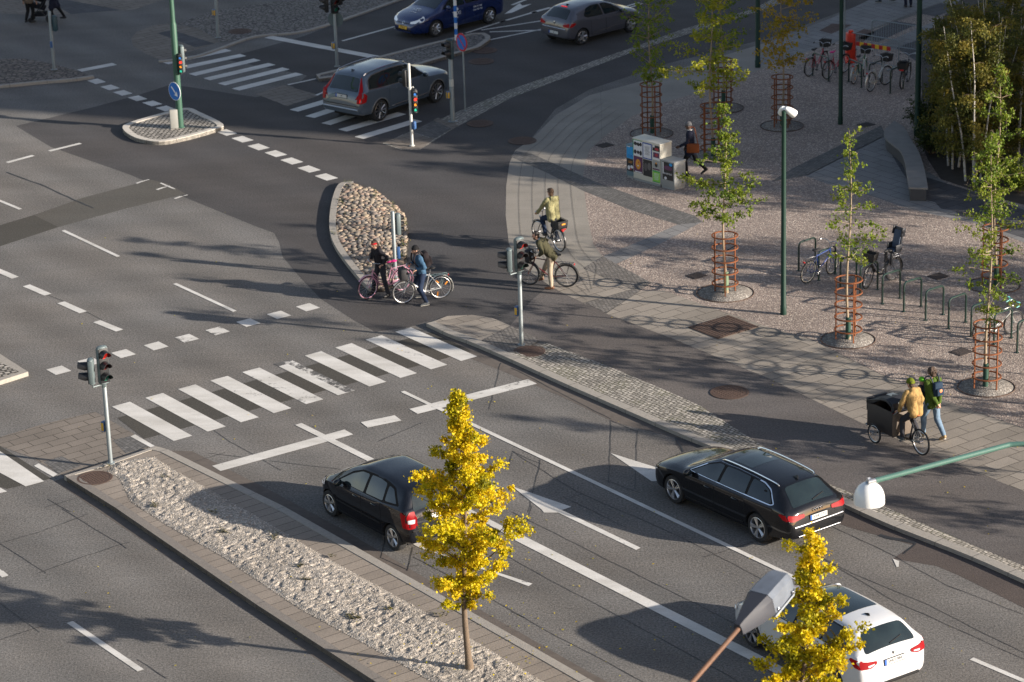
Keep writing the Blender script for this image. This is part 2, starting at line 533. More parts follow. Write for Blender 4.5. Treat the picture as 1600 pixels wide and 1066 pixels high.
# dark sett bands across the walkway and the plaza
flat('sett_band', [(798, 245), (850, 268), (911, 298), (985, 328), (1060, 351), (1098, 347), (1085, 337), (1000, 309), (930, 284), (880, 262), (830, 240), (806, 236)], .016, SETTD)
flat('sett_band', [(1060, 350.5), (1098, 346.5), (1030, 382), (962, 413), (942, 401), (1000, 377)], .014, SLAB3)
flat('sett_band', [(911, 419), (942, 400.5), (962, 412), (1018, 442), (947, 489), (914, 473), (987, 452)], .018, SETTS)
flat('sett_band', [(1205, 284), (1238, 263), (1377, 196), (1384, 212), (1262, 274)], .012, SETTD)
# large slabs along the path
flat('slab_paving', [(947, 490), (1000, 455), (1038, 454), (1091, 474), (1200, 511), (1268, 531), (1327, 561), (1377, 586), (1504, 637), (1600, 670), (1900, 790), (1900, 880), (1600, 768), (1448, 707), (1342, 659), (1200, 591), (1053, 530)], .012, SLAB2)
flat('slab_paving', [(858, 446), (911, 420), (987, 452), (914, 474.5), (885, 461)], .014, SLAB2)
# pale slabs by the bench
flat('slab_paving', [(1258, 275), (1395, 205), (1440, 262), (1500, 300), (1620, 330), (1800, 360), (1800, 440), (1600, 379), (1524, 349), (1443, 332), (1403, 321), (1362, 306), (1301, 290)], .012, SLAB3)
flat('dark_paving', [(1383, 222), (1395, 245), (1410, 270), (1420, 283), (1425, 295), (1437, 300), (1443, 312), (1461, 316), (1470, 326), (1492, 330), (1504, 340), (1530, 345), (1545, 355), (1600, 372), (1700, 400), (1700, 348), (1600, 328), (1530, 302), (1470, 284), (1432, 272), (1405, 240), (1390, 224)], .016, DGR)  # zigzag of darker stone, with the bench's shade painted into the same strip
flat('planting_bed', [(1425, 190), (1440, 150), (1440, 60), (1500, 0), (1800, -40), (1900, 360), (1700, 345), (1560, 310), (1470, 280), (1450, 250)], .02, SOIL)
# bands of stone at the top right
flat('pale_paving', [(1180, 106), (1300, 68), (1420, 22), (1560, -30), (1420, -30), (1300, 28), (1200, 66)], .014, SLAB3)
flat('red_paving', [(1280, 48), (1300, 37), (1332, 39), (1299, 53)], .018, RED)
flat('red_paving', [(1322, 59), (1350, 45), (1368, 50), (1345, 68)], .018, RED)
flat('dark_paving', [(1340, 60), (1400, 33), (1432, 38), (1372, 66)], .018, DGR)
flat('dark_paving', [(1430, 20), (1470, 5), (1505, 10), (1462, 26)], .018, DGR)
flat('dark_paving', [(1400, 75), (1462, 52), (1700, 90), (1700, 160), (1450, 108)], .016, DGR)
flat('pale_paving', [(1450, -20), (1600, 10), (1640, 30), (1600, 27), (1520, 10), (1440, 2)], .017, SLAB3)
flat('pale_paving', [(1375, 70), (1520, 8), (1535, 12), (1400, 78)], .015, SLAB3)
# top left pavement and cobbles
flat('pavement', [(-200, 60), (-120, 30), (0, 21), (60, 24), (110, 22), (210, 15), (245, 3), (300, -8), (300, -80), (-200, -80)], .006, BROWN)
flat('dark_paving', [(55, -10), (105, 0), (190, 16), (110, 22)], .010, DGR)
flat('pavement', [(205, 60), (213, 50), (240, 40), (262, 37), (310, 44), (345, 65), (300, 80), (252, 94), (228, 84), (208, 72)], .010, BROWN)
flat('dark_paving', [(246, 52), (268, 47), (335, 68), (305, 74)], .014, DGR)
flat('cobble_paving', [(275, 38), (330, 18), (400, 7), (480, -5), (600, -60), (640, -10), (540, 30), (460, 50), (400, 58), (345, 66), (310, 44)], .012, FIELDG)
flat('cobble_paving', [(-60, 92), (0, 92), (40, 92), (80, 99), (125, 112), (140, 118), (60, 128), (0, 131), (-60, 134)], .012, FIELD)
flat('separator_strip', [(597, 224), (628, 234.5), (656, 234), (714, 198), (800, 152.5), (995, 79), (1200, 13), (1290, -20), (1240, -20), (1180, 13), (1066, 46), (995, 72), (800, 139)], .014, COBB)
flat('slab_paving', [(602, 222), (628, 234), (656, 233.5), (679, 217), (640, 207)], .020, BROWN)
flat('tactile_paving', [(641, 206), (680, 216), (712, 198), (676, 189)], .020, SETTD)
flat('slab_paving', [(677, 188), (708, 202), (717, 196), (684, 184)], .022, BROWN)

# ---- raised pieces
def kerbed(name, px, h, mat, side, n=0):
    pts = [P(*q, h) for q in px]
    if n: pts = crom(pts, n, True)
    m = MB(); m.prism([(p.x, p.y) for p in pts], -.02, h, side_mi=1)
    return struct(m.build(name, [mat, side], smooth=False))

def kerbline(name, px, wd, h, mat, n=5, closed=False, side=1, sx=None, base=None):
    """a run of kerb stones: px is the outer top edge, the stone lies to its side"""
    pts = [P(*q, h) for q in px]
    if n: pts = crom(pts, n, closed)
    m = MB(); N = len(pts); acc = 0
    inn = []
    for i in range(N):
        a = pts[(i - 1) % N if closed else max(i - 1, 0)]; b = pts[(i + 1) % N if closed else min(i + 1, N - 1)]
        inn.append(pts[i] + (b - a).normalized().cross(Z) * (-wd * side))
    o1 = [m.bm.verts.new(p) for p in pts]; i1 = [m.bm.verts.new(p) for p in inn]
    o0 = [m.bm.verts.new(V3((p.x, p.y, -.02))) for p in pts]; i0 = [m.bm.verts.new(V3((p.x, p.y, -.02))) for p in inn]
    for i in range(N if closed else N - 1):
        j = (i + 1) % N
        m._f((o1[i], o1[j], i1[j], i1[i])); m._f((o0[i], o0[j], o1[j], o1[i])); m._f((i1[i], i1[j], i0[j], i0[i]))
    if not closed:
        for i in (0, N - 1): m._f((o0[i], o1[i], i1[i], i0[i]))
    bmesh.ops.recalc_face_normals(m.bm, faces=m.bm.faces[:])
    ob = struct(m.build(name, mat, smooth=False))
    # joints between the stones
    m = MB(); acc = 0
    for i in range(N - 1):
        acc += (pts[i + 1] - pts[i]).length
        if acc > 1.0:
            acc = 0
            d = (pts[i + 1] - pts[i]).normalized() * .006
            a, b = pts[i] + Z * .002, inn[i] + Z * .002
            m._f([m.bm.verts.new(x) for x in (a - d, a + d, b + d, b - d)])
            e = (pts[i] - inn[i]).normalized() * .002
            m._f([m.bm.verts.new(x) for x in (pts[i] + e - d, pts[i] + e + d, V3((pts[i].x, pts[i].y, 0)) + e + d, V3((pts[i].x, pts[i].y, 0)) + e - d)])
    if len(m.bm.verts): struct(m.build('kerb_joint', SEAL, smooth=False))
    return ob, inn

# keep-right island of light setts
isl = [(192, 201), (203, 191), (263, 174), (294, 168.5), (312, 175), (349, 194), (332, 202.5), (286, 215), (248, 221), (212, 215)]
pts = crom([P(*q, .14) for q in isl], 4, True)
m = MB(); m.prism([(p.x, p.y) for p in pts], -.02, .12); struct(m.build('island_paving', ISLC, smooth=False))
kerbline('island_kerb', isl, .22, .14, plain('pale_kerb', (.5, .46, .4), .85, var=.12, scale=14, bump=.4, spec=.25), 4, True, side=-1)

# field stone island in the middle of the cycle crossing
fsi = [(552, 283), (538, 284), (527, 290), (519, 311), (515, 336), (515, 358), (521, 379), (537, 404), (562, 435), (577, 449), (600, 450), (622, 436), (633, 414), (637, 387), (638, 361), (633, 333), (610, 313), (587, 295)]
fpts = crom([P(*q, .10) for q in fsi], 4, True)
m = MB(); m.prism([(p.x, p.y) for p in fpts], -.02, .05); struct(m.build('island_bed', SOIL, smooth=False))
kerbline('island_kerb', fsi[:10], .2, .13, KERB, 5, side=1)
def inside(p, poly):
    c = False; n = len(poly)
    for i in range(n):
        a, b = poly[i], poly[i - 1]
        if (a.y > p.y) != (b.y > p.y) and p.x < (b.x - a.x) * (p.y - a.y) / (b.y - a.y) + a.x: c = not c
    return c
def edge_dist(p, poly):
    return min(geometry.intersect_point_line(p, poly[i - 1], poly[i])[0].__sub__(p).length if 0 <= geometry.intersect_point_line(p, poly[i - 1], poly[i])[1] <= 1 else (poly[i] - p).length for i in range(len(poly)))
STN = NB('island_stones')
at = STN.n('ShaderNodeAttribute', attribute_name='tint')
nd = STN.n('ShaderNodeValToRGB'); STN.t.links.new(at.outputs['Fac'], nd.inputs[0])
for i, (p_, c_) in enumerate(((0, (.30, .20, .145)), (.25, (.15, .14, .13)), (.5, (.34, .27, .19)), (.75, (.21, .19, .17)), (1, (.40, .30, .22)))):
    e = nd.color_ramp.elements[i] if i < 2 else nd.color_ramp.elements.new(p_)
    e.position = p_; e.color = (*c_, 1)
g = STN.ramp(STN.noise(STN.coords(), 16, 4, .7), .25, .75, (.62,) * 3, (1.25,) * 3)
STN.bump(STN.noise(STN.coords(), 30, 3), .4, .01)
STN = STN.fin(STN.mix(1.0, nd.outputs[0], g, 'MULTIPLY'), .85, 0, .25)

def tinted(m, name, mat, tints, parent=None, smooth=True):
    o = m.build(name, mat, parent, smooth, 180)
    at = o.data.attributes.new('tint', 'FLOAT', 'POINT')
    at.data.foreach_set('value', tints)
    return o

flat2d = [V3((p.x, p.y, 0)) for p in fpts]
x0, x1 = min(p.x for p in flat2d), max(p.x for p in flat2d); y0, y1 = min(p.y for p in flat2d), max(p.y for p in flat2d)
m = MB(); tints = []; spots = []
tries = 0
while tries < 42000 and len(spots) < 2300:
    tries += 1
    big = 1.0 if tries < 16000 else .62
    q = V3((rnd.uniform(x0, x1), rnd.uniform(y0, y1), 0))
    rad = rnd.uniform(.062, .118) * big
    if not inside(q, flat2d): continue
    ed = edge_dist(q, flat2d)
    if ed < rad * .75 + (.16 if q.x < -4.4 else .02): continue
    if any((q - s_).length < (rad + r_) * .80 for s_, r_ in spots): continue
    spots.append((q, rad))
    b2 = bmesh.new(); bmesh.ops.create_icosphere(b2, subdivisions=2, radius=1)
    rz = Matrix.Rotation(rnd.uniform(0, PI), 4, 'Z')
    a, b, c = rad * rnd.uniform(1.0, 1.3), rad * rnd.uniform(.85, 1.05), rad * rnd.uniform(.42, .6)
    sd = rnd.uniform(0, 99)
    for v in b2.verts:
        v.co *= 1 + .22 * noise.noise(v.co * 1.1 + V3((sd, 0, 0)))
    mm = Matrix.Translation((q.x, q.y, .065 + .09 * min(1, ed / .9))) @ rz @ Matrix.Diagonal((a, b, c, 1))
    n0 = len(m.bm.verts); m.merge(b2, mm)
    tints += [rnd.random()] * 42
struct(tinted(m, 'island_stones', STN, tints))
MOSS = plain('moss', (.10, .115, .02), .95, var=.4, scale=8, bump=.6)
m = MB()
for (px, py, n_) in ((590, 305, 10), (620, 330, 8), (533, 320, 6), (632, 352, 14), (634, 380, 16), (630, 400, 16), (526, 368, 5), (575, 340, 5), (560, 370, 6), (595, 385, 6), (585, 420, 6), (605, 345, 7), (560, 315, 6), (600, 410, 6), (545, 290, 8), (612, 318, 9), (540, 345, 4)):
    for k in range(n_):
        q = P(px + rnd.uniform(-7, 7), py + rnd.uniform(-9, 9), .1)
        if not inside(V3((q.x, q.y, 0)), flat2d): continue
        for j in range(5):
            a = rnd.uniform(0, 2 * PI); l = rnd.uniform(.05, .11)
            m._f([m.bm.verts.new(V3((q.x, q.y, .1)) + x) for x in (V3((0, -.02, 0)), V3((0, .02, 0)), V3((l * math.cos(a), l * math.sin(a), l * 1.3)))])
tag(m.build('moss_tufts', MOSS, smooth=False), kind='stuff', label='moss and grass growing between the field stones of the island', cat='moss')

# long narrow island by the grey estate car
tis = [(494, 116), (527, 108), (587, 89), (660, 70), (737, 51.5), (757, 51), (766, 56), (766, 61), (749, 73), (700, 87), (656, 100), (580, 112), (499, 123)]
pts = [P(*q, .12) for q in tis]
m = MB(); m.prism([(p.x, p.y) for p in pts], -.02, .10); struct(m.build('island_paving', FIELDG, smooth=False))
kerbline('island_kerb', tis, .2, .12, KERB, 0, True, side=-1)
# pale kerb of the top-left pavements
kerbline('road_kerb', [(640, -6), (540, 30), (470, 50), (400, 57), (345, 76), (300, 90), (249, 96)][::-1], .18, .06, KERB, 4, side=1)
kerbline('road_kerb', [(-60, 138), (0, 134), (60, 128), (110, 124), (147, 119)], .18, .10, KERB, 4, side=1)
# island corner at the left edge
m = MB()
q = [P(*x, .12) for x in ((-80, 512), (0, 553), (44, 581), (0, 595), (-80, 616))]
m.prism([(p.x, p.y) for p in q], -.02, .12); struct(m.build('island_kerb', KERB, smooth=False))
flat('island_paving', [(-80, 535), (0, 566), (30, 581), (0, 590), (-80, 605)], .124, ISLC)

# right-hand kerb and sett strip, falling from the kerb to the path
ko = [(666, 505), (700, 521), (740, 536), (800, 562), (889, 602), (977, 640), (1066, 679), (1116, 699), (1200, 734), (1300, 779), (1382, 816), (1443, 840), (1519, 870), (1600, 906), (1750, 975)]
ku = [(699, 494), (737, 492), (770, 498), (797, 509), (843, 532), (889, 549), (977, 583), (1089, 631), (1200, 702), (1276, 748), (1392, 796), (1480, 835), (1600, 885), (1750, 950)]
ob, inn = kerbline('road_kerb', ko, .26, .10, KERB, 4, side=1)
m = MB()
inn2 = [V3((p.x, p.y, .094)) for p in inn]
up = [P(*q, .012) for q in ku[4:]]
def nearest_on(pl, p):
    best = None
    for a, b in zip(pl, pl[1:]):
        q, t = geometry.intersect_point_line(p, a, b); t = max(0, min(1, t)); q = a + (b - a) * t
        if best is None or (q - p).length < best[0]: best = ((q - p).length, q)
    return best[1]
pr = [(a, nearest_on(up, a)) for a in inn2 if a.x > P(800, 562).x - .3]
for (a, b), (a2, b2) in zip(pr, pr[1:]):
    vs = [m.bm.verts.new(x) for x in (a, a2, V3((b2.x, b2.y, .013)), V3((b.x, b.y, .013)))]
    m._f(vs)
struct(m.build('sett_strip', COBB, smooth=False))
m = MB(); m.poly([P(672, 504, .09), P(699, 494, .03), P(737, 492, .015), P(770, 497, .015), P(797, 509, .015), P(755, 531, .05), P(748, 537, .094)])
struct(m.build('ramp_paving', SLAB2, smooth=False))
m = MB(); m.poly([P(756, 530, .055), P(798, 509, .016), P(830, 524, .016), P(843, 532, .018), P(802, 556, .096), P(752, 537, .096)])
struct(m.build('tactile_paving', SETTS, smooth=False))
# gutter dirt and repairs along that kerb
flat('gutter', [(672, 512), (740, 541), (800, 566), (889, 606), (977, 645), (1066, 684), (1055, 684), (960, 660), (880, 621), (790, 582), (730, 558), (690, 528)], .006, DIRT)
flat('gutter', [(1055, 683), (1116, 703), (1200, 738), (1300, 783), (1382, 821), (1443, 844), (1519, 876), (1600, 911), (1750, 985), (1750, 1010), (1600, 950), (1500, 900), (1465, 885), (1395, 873), (1427, 852), (1330, 825), (1200, 780), (1100, 725), (1060, 700)], .006, REPAIR)
flat('asphalt_patch', [(1055, 683), (1100, 693), (1160, 722), (1110, 730), (1068, 710), (1056, 694)], .008, DARK)

GSTN = NB('gravel_stone')
at = GSTN.n('ShaderNodeAttribute', attribute_name='tint')
GSTN = GSTN.fin(GSTN.mix(at.outputs['Fac'], (.17, .15, .13), (.46, .41, .35)), .9, 0, .2)
# ---- median with gravel bed
mo_l = [(100, 743), (180, 793), (400, 944), (582, 1062)]
mo_r = [(243, 697), (262, 702), (400, 770), (445, 792), (800, 992), (919, 1060)]
endl = ext(mo_l[-2], mo_l[-1], 26); endr = ext(mo_r[-2], mo_r[-1], 26)
mo_l.append(endl); mo_r.append(endr)
tip = [(100, 743), (160, 726), (243, 697)]
outl = [P(*q, .12) for q in [(100, 743), (170, 720), (243, 697)] + mo_r[1:] + mo_l[::-1][:-1]]
m = MB(); m.prism([(p.x, p.y) for p in outl], -.02, .108); struct(m.build('median_base', KPAV, smooth=False))
kerbline('median_kerb', mo_l, .22, .12, KERBD, 0, side=1)
kerbline('median_kerb', mo_r, .22, .12, KERB, 0, side=-1)
kerbline('median_kerb', tip, .12, .122, KERB, 0, side=-1)
bedpx = [(185, 745), (168, 738), (180, 722), (240, 713), (262, 728), (400, 806), (520, 877), (640, 942), (760, 1012), (850, 1066), (1000, 1155), (1400, 1400), (1100, 1400), (820, 1190), (673, 1064), (600, 1022), (470, 952), (345, 868), (260, 820), (205, 784)]
bed = [V3((p.x, p.y, 0)) for p in [P(*q, .12) for q in bedpx]]
x0, x1 = min(p.x for p in bed), max(p.x for p in bed); y0, y1 = min(p.y for p in bed), max(p.y for p in bed)
y0 = max(y0, 43)
st = .042
m = MB(); grid = {}; BZ = {}
nx, ny = int((x1 - x0) / st) + 1, int((y1 - y0) / st) + 1
def gv(i, j):
    k = (i, j)
    if k not in grid:
        x, y = x0 + i * st, y0 + j * st
        q = V3((x, y, 0))
        d = noise.noise(q * 2.6) * .5 + noise.noise(q * 5.2 + V3((9, 0, 0))) * .5
        hgt = .146 + .009 * d + .011 * noise.noise(q * 11) + rnd.uniform(-.004, .004)
        # scooped hollows, as trodden gravel has
        e = noise.noise(q * 5.6 + V3((0, 31, 0)))
        if e > .12: hgt -= min(.024, (e - .12) * .10)
        e = edge_dist(q, bed)
        hgt = .112 + (hgt - .112) * min(1, e / .16)
        grid[k] = m.bm.verts.new((x, y, hgt)); BZ[k] = hgt
    return grid[k]
for i in range(nx):
    for j in range(ny):
        if inside(V3((x0 + (i + .5) * st, y0 + (j + .5) * st, 0)), bed):
            m._f((gv(i, j), gv(i + 1, j), gv(i + 1, j + 1), gv(i, j + 1)))
struct(m.build('gravel_bed', LOOSE, smooth=False))
m = MB(); tints = []
for k in range(12000):
    q = V3((rnd.uniform(x0, x1), rnd.uniform(y0, y1), 0))
    if not inside(q, bed): continue
    i_, j_ = int((q.x - x0) / st), int((q.y - y0) / st)
    if (i_, j_) not in BZ: continue
    b2 = bmesh.new(); bmesh.ops.create_icosphere(b2, subdivisions=1, radius=1); r_ = rnd.uniform(.009, .022)
    mm = Matrix.Translation((q.x, q.y, BZ[(i_, j_)] + r_ * .2)) @ Matrix.Rotation(rnd.uniform(0, PI), 4, 'Z') @ Matrix.Diagonal((r_ * rnd.uniform(.9, 1.5), r_, r_ * rnd.uniform(.5, .8), 1))
    n0 = len(m.bm.verts); m.merge(b2, mm); tints += [rnd.random()] * (len(m.bm.verts) - n0)
struct(tinted(m, 'gravel_stones', GSTN, tints, smooth=False))
m = MB()
for k in range(95):
    px, py = rnd.choice(((165, 728), (255, 745), (330, 800), (430, 838), (470, 884), (548, 964), (562, 966), (520, 870), (350, 830), (425, 835), (480, 905), (610, 950), (690, 960), (245, 790)))
    q = P(px + rnd.gauss(0, 4), py + rnd.gauss(0, 2), .15)
    for j in range(7):
        a = rnd.uniform(0, 2 * PI); l = rnd.uniform(.04, .09)
        m._f([m.bm.verts.new(q + x) for x in (V3((0, -.015, 0)), V3((0, .015, 0)), V3((l * math.cos(a), l * math.sin(a), l * .8)))])
tag(m.build('dry_weeds', plain('dry_weeds', (.09, .08, .025), .9, var=.3), smooth=False), kind='stuff', label='tiny dry weeds growing in the median gravel', cat='weeds')
# crossing platform before the median
flat('slab_paving', [(-120, 705), (0, 683), (70, 662), (149, 643.5), (212, 680), (240, 697), (170, 720), (98, 743), (50, 715), (0, 697), (-60, 690)], .010, BROWN)
flat('tactile_paving', [(176, 688), (203, 681.5), (233, 698), (196, 708)], .016, SETTD)
flat('tactile_paving', [(68, 722), (97, 713), (126, 728), (92, 740)], .016, SETTD)
flat('gutter', [(262, 704), (400, 775), (520, 840), (700, 942), (919, 1068), (1050, 1140), (1070, 1130), (920, 1050), (700, 924), (540, 830), (420, 765), (300, 705)], .006, DIRT)
flat('gutter', [(98, 747), (180, 797), (400, 949), (582, 1067), (700, 1145), (672, 1147), (560, 1075), (390, 957), (165, 806), (85, 752)], .006, DIRT)

# ---- road markings
def quad(px, mat=None, z=.020, name='road_marking'):
    return flat(name, px, z, mat or PAINT)
def line(a, b, wd, mat=None, z=.022, name='road_marking'):
    z *= .4
    A, B = P(*a, z), P(*b, z); d = (B - A).normalized().cross(Z) * wd / 2
    m = MB(); m.poly([A - d, B - d, B + d, A + d])
    for f in m.bm.faces:
        f.normal_update()
        if f.normal.z < 0: f.normal_flip()
    return struct(m.build(name, mat or PAINT, smooth=False))

# zebra crossing: ten bars with darker asphalt between
A0, A1 = P(189, 632), P(630, 515.5)         # far ends, first and last bar
B0, B1 = P(286, 685.5), P(733, 561)         # near ends
band = [A0 + (B0 - A0) * .25 - V * .55, A1 + (B1 - A1) * .22 + V * .5, A1 + (B1 - A1) * .86 + V * .4, A0 + (B0 - A0) * .80 - V * .75]
m = MB(); m.poly([(p.x, p.y, .003) for p in band]); struct(m.build('dark_asphalt_band', PATCH, smooth=False))
W1, W2 = paint('slightly_worn_paint', .935), paint('scuffed_paint', .885)
wears = [W1, W1, PAINT, W1, WORN, FAINT, W1, W2, WORN, W2]
for i in range(10):
    t = i / 9
    a, b = A0.lerp(A1, t), B0.lerp(B1, t)
    m = MB(); h = V * .265
    if i == 5:
        m.poly([(p.x, p.y, .0084) for p in (a + U * .25 - h, a + U * .25 + h * .1, b + h * .0, b + h, b - h)]); struct(m.build('crosswalk_stripe', PAINT, smooth=False)); m = MB()
    m.poly([(p.x, p.y, .008) for p in (a - h, a + h, b + h, b - h)])
    for f in m.bm.faces:
        f.normal_update()
        if f.normal.z < 0: f.normal_flip()
    struct(m.build('crosswalk_stripe', wears[i], smooth=False))
# the second crossing on the left edge
for q in ([(-40, 725), (0, 705), (69, 752), (40, 760), (-20, 728)], [(-40, 745), (0, 762), (11, 768), (-20, 775)]):
    quad(q)
flat('dark_asphalt_band', [(-60, 700), (0, 697), (80, 748), (11, 764), (-60, 740)], .007, PATCH)
quad([(204, 682), (211, 679), (242, 697), (235, 699)]); quad([(53, 728), (60, 724), (90, 741), (83, 745)])
# stop lines and lanes
line((338, 732), (545, 675), .42, WORN); line((569, 664), (622, 653), .42, WORN); line((646, 643), (832, 596), .42, WORN)
line((466, 662.5), (590, 724), .2, z=.026); line((590, 724), (812, 841), .2, z=.026); line((812, 841), (1181, 1028), .30); line((1181, 1028), (1260, 1070), .30)
line((629, 611.5), (672, 632), .12, z=.026); line((678, 634.5), (1222, 893), .13, z=.026); line((1222, 893), (1420, 990), .13, z=.026)
# arrows
quad([(954, 708), (1040, 735), (1060, 752), (1018, 752)], WORN)
quad([(800, 760), (893, 792), (878, 797), (1001, 856), (994, 859.5), (872, 801), (850, 801), (846, 796)], WORN)
quad([(640, 846), (672, 850), (690, 866), (832, 912), (826, 916), (700, 870), (660, 858), (648, 852)], WORN)
quad([(1395, 873), (1405, 877), (1404, 886), (1401, 886)], PAINT)
line((1518, 1029), (1600, 1064), .13); line((1600, 1064), (1700, 1110), .13)
line((109, 972), (220, 1047.5), .15); line((-40, 862), (8, 901), .15); line((0, 893), (8, 900), .15, z=.024)
line((98.5, 360), (185.5, 401), .12); line((273, 443), (367, 486.5), .12); line((-50, 293), (32, 327), .12)
for a, b in (((-30, 411), (24, 434)), ((41, 446), (75, 460.5)), ((95, 472.5), (130, 488)), ((151, 502), (187, 516.5))):
    line(a, b, .24)
for x, y, wmat in ((92, 579, PAINT), (140, 566, PAINT), (193, 553, PAINT), (244, 541, PAINT), (292, 529, HALF), (340, 517.5, HALF), (388, 504.5, PAINT), (436, 492.5, PAINT), (481, 480.5, PAINT)):
    c = P(x, y); k = .27
    m = MB(); m.poly([(p.x, p.y, .008) for p in (c - U * k - V * .23, c - U * k + V * .23, c + U * k + V * .23, c + U * k - V * .23)])
    struct(m.build('road_marking', wmat, smooth=False))
for x, y in ((354, 207.5), (379, 218), (404, 230), (431, 240.5), (456, 252), (483, 264.5), (510, 277), (151, 127.5), (172, 137), (192, 145.5), (215, 154), (238, 162), (259, 170)):
    c = P(x, y); k = .36 if x > 300 else .33
    m = MB(); m.poly([(p.x, p.y, .008) for p in (c - U * k - V * .22, c - U * k + V * .22, c + U * k + V * .22, c + U * k - V * .22)])
    struct(m.build('road_marking', PAINT, smooth=False))
line((124, 110.5), (179, 100), .4); line((11, 254), (52, 243), .17); line((77, 236), (126, 224), .17)
# upper zebra: eleven bars along the cross direction
for a, b in (((258, 99), (357, 78)), ((280, 107), (380, 86)), ((300, 117), (402, 93)), ((323, 124), (425, 100)), ((346, 132), (447, 107)), ((368, 140), (468, 115)),
             ((459, 173), (520, 155)), ((484, 183), (545, 163)), ((509, 194), (570, 174)), ((535, 204), (628, 177)), ((561, 215.5), (653, 188))):
    line(a, b, .44, name='crosswalk_stripe')
line((419, 57.5), (588, 89.5), .42); line((535, 64), (617, 41.5), .14)
line((494, 123), (450, 132.5), .12); quad([(400, 147), (443, 133), (500, 149), (448, 166)], BROWN, .012, 'slab_paving'); quad([(449, 132.5), (486, 122), (500, 124), (512, 142), (497, 148)], DARK, .013, 'asphalt_patch')
line((494, 149), (508, 143), .12)
# far lane markings round the hatchback
for a, b, wd in (((617, 45), (700, 20), .12), ((727, 52), (790, 32), .12), ((752, 47), (870, 29), .12), ((765, 50), (849, 47), .14), ((762, 63), (860, 43), .12), ((780, 35), (838, 18), .14),
                 ((830, 20), (860, 12), .18), ((860, 36), (853, 35), .12), ((975, 11), (999, 4), .12), ((982, 12.5), (1004, 5.5), .12), ((881, 5), (896, 0), .12), ((800, 8), (840, -8), .14)):
    line(a, b, wd)
quad([(788, 22), (812, 5), (816, 9), (831, 6), (800, 20)])
# worn little arrows sprayed on the lane
for x, y in ((220, 284), (252, 294), (280, 308)):
    line((x, y), (x + 13, y - 3.5), .06, HALF, .020); line((x - 7, y + 2.5), (x + 3, y - 1.0), .10, HALF, .024)
line((251, 286), (273, 295.5), .07, HALF, .028)
# sealed cracks and loop cuts
def crack(px, wd=.026):
    q = [P(*x, .007) for x in px]
    pts = []
    for a, b in zip(q, q[1:]):
        n = max(2, int((b - a).length / .35))
        for k in range(n):
            t = k / n; c = a.lerp(b, t)
            s_ = (b - a).normalized().cross(Z)
            pts.append(c + s_ * (noise.noise(c * 1.7) * .035))
    pts.append(q[-1])
    m = MB()
    for i in range(len(pts) - 1):
        a, b = pts[i], pts[i + 1]; d = (b - a).normalized().cross(Z) * wd / 2 * (.7 + .6 * abs(noise.noise(a * 3)))
        m._f([m.bm.verts.new(x) for x in (a - d, b - d, b + d, a + d)])
    return struct(m.build('crack_seal', SEAL, smooth=False))
for c in ([(800, 705), (900, 768), (1010, 815), (1110, 862), (1200, 910), (1330, 975), (1440, 1030)],
          [(800, 800), (900, 850), (1050, 925), (1150, 975), (1270, 1040), (1340, 1075)],
          [(740, 840), (860, 907), (1000, 980), (1100, 1035), (1190, 1085)],
          [(800, 955), (870, 995), (950, 1035), (1010, 1068)],
          [(1100, 870), (1215, 836), (1330, 895), (1450, 945), (1560, 1000), (1640, 1040)],
          [(1280, 870), (1400, 940), (1500, 985), (1600, 1030)], [(1300, 822), (1400, 870), (1480, 915), (1600, 960)],
          [(955, 657), (951, 755)], [(996, 672), (992, 765)], [(955, 657), (998, 675)], [(940, 748), (1000, 770)], [(783, 567), (764, 640)], [(845, 718), (825, 800)], [(800, 707), (795, 730)], [(800, 705), (846, 725)],
          [(880, 776), (980, 825)], [(889, 778), (914, 770)], [(830, 790), (818, 835)], [(800, 575), (955, 655)], [(603, 835), (595, 872)], [(645, 855), (636, 892)], [(596, 872), (636, 890)], [(636, 886), (655, 883)], [(640, 868), (663, 862)],
          [(645, 870), (740, 920), (820, 965)], [(420, 720), (545, 735), (580, 745)], [(300, 722), (352, 707)], [(325, 708), (395, 716)],
          [(0, 849), (72, 895)], [(97, 795), (198, 857)], [(0, 849), (60, 832), (138, 803)], [(55, 897), (130, 870), (202, 847)], [(0, 943), (62, 988)], [(0, 1000), (70, 977)], [(75, 780), (110, 800)], [(70, 793), (120, 778)], [(215, 1030), (260, 1060)],
          [(10, 269), (70, 291), (115, 312), (146, 325)], [(76, 461), (120, 480), (160, 500)], [(300, 650), (360, 690), (440, 735)], [(590, 690), (660, 660)]):
    crack(c, .018 if c[0][0] != 10 else .06)

crack([(1374, 836), (1392, 841), (1412, 844), (1432, 849)], .17); crack([(1430, 850), (1420, 858), (1411, 866)], .05); crack([(1056, 684), (1064, 699), (1070, 710)], .05)
def manhole(px, r, label, mat=None, h=.012):
    c = P(*px, h)
    m = MB(); m.lathe([(r + .06, 0), (r + .06, .008), (r, .010), (r, .004), (r * .96, .006), (0, .007)], seg=32, caps=False)
    for k in range(-4, 5):
        for j in range(-4, 5):
            x, y = k * r * .19, j * r * .19
            if x * x + y * y < (r * .84) ** 2: m.box((x, y, .008), (r * .1, r * .1, .007))
    o = m.build('manhole_cover', mat or RUST, smooth=False, loc=c); o.rotation_euler.z = VA
    tag(o, label, 'manhole cover'); return o
manhole((1140, 613), .44, 'round rusty manhole cover in the asphalt path left of the cargo bike')
manhole((827, 549), .37, 'round rusty manhole cover in the setts at the foot of the two headed traffic light', h=.075)
manhole((148, 747), .37, 'round rusty manhole cover on the tip of the gravel median', h=.112)
manhole((816, 220), .42, 'worn round manhole cover at the kerb of the slab walkway')
manhole((757, 79), .42, 'dark manhole cover in the road, upper of two beside the narrow island')
manhole((752, 96), .42, 'dark manhole cover in the road, lower of two beside the narrow island')
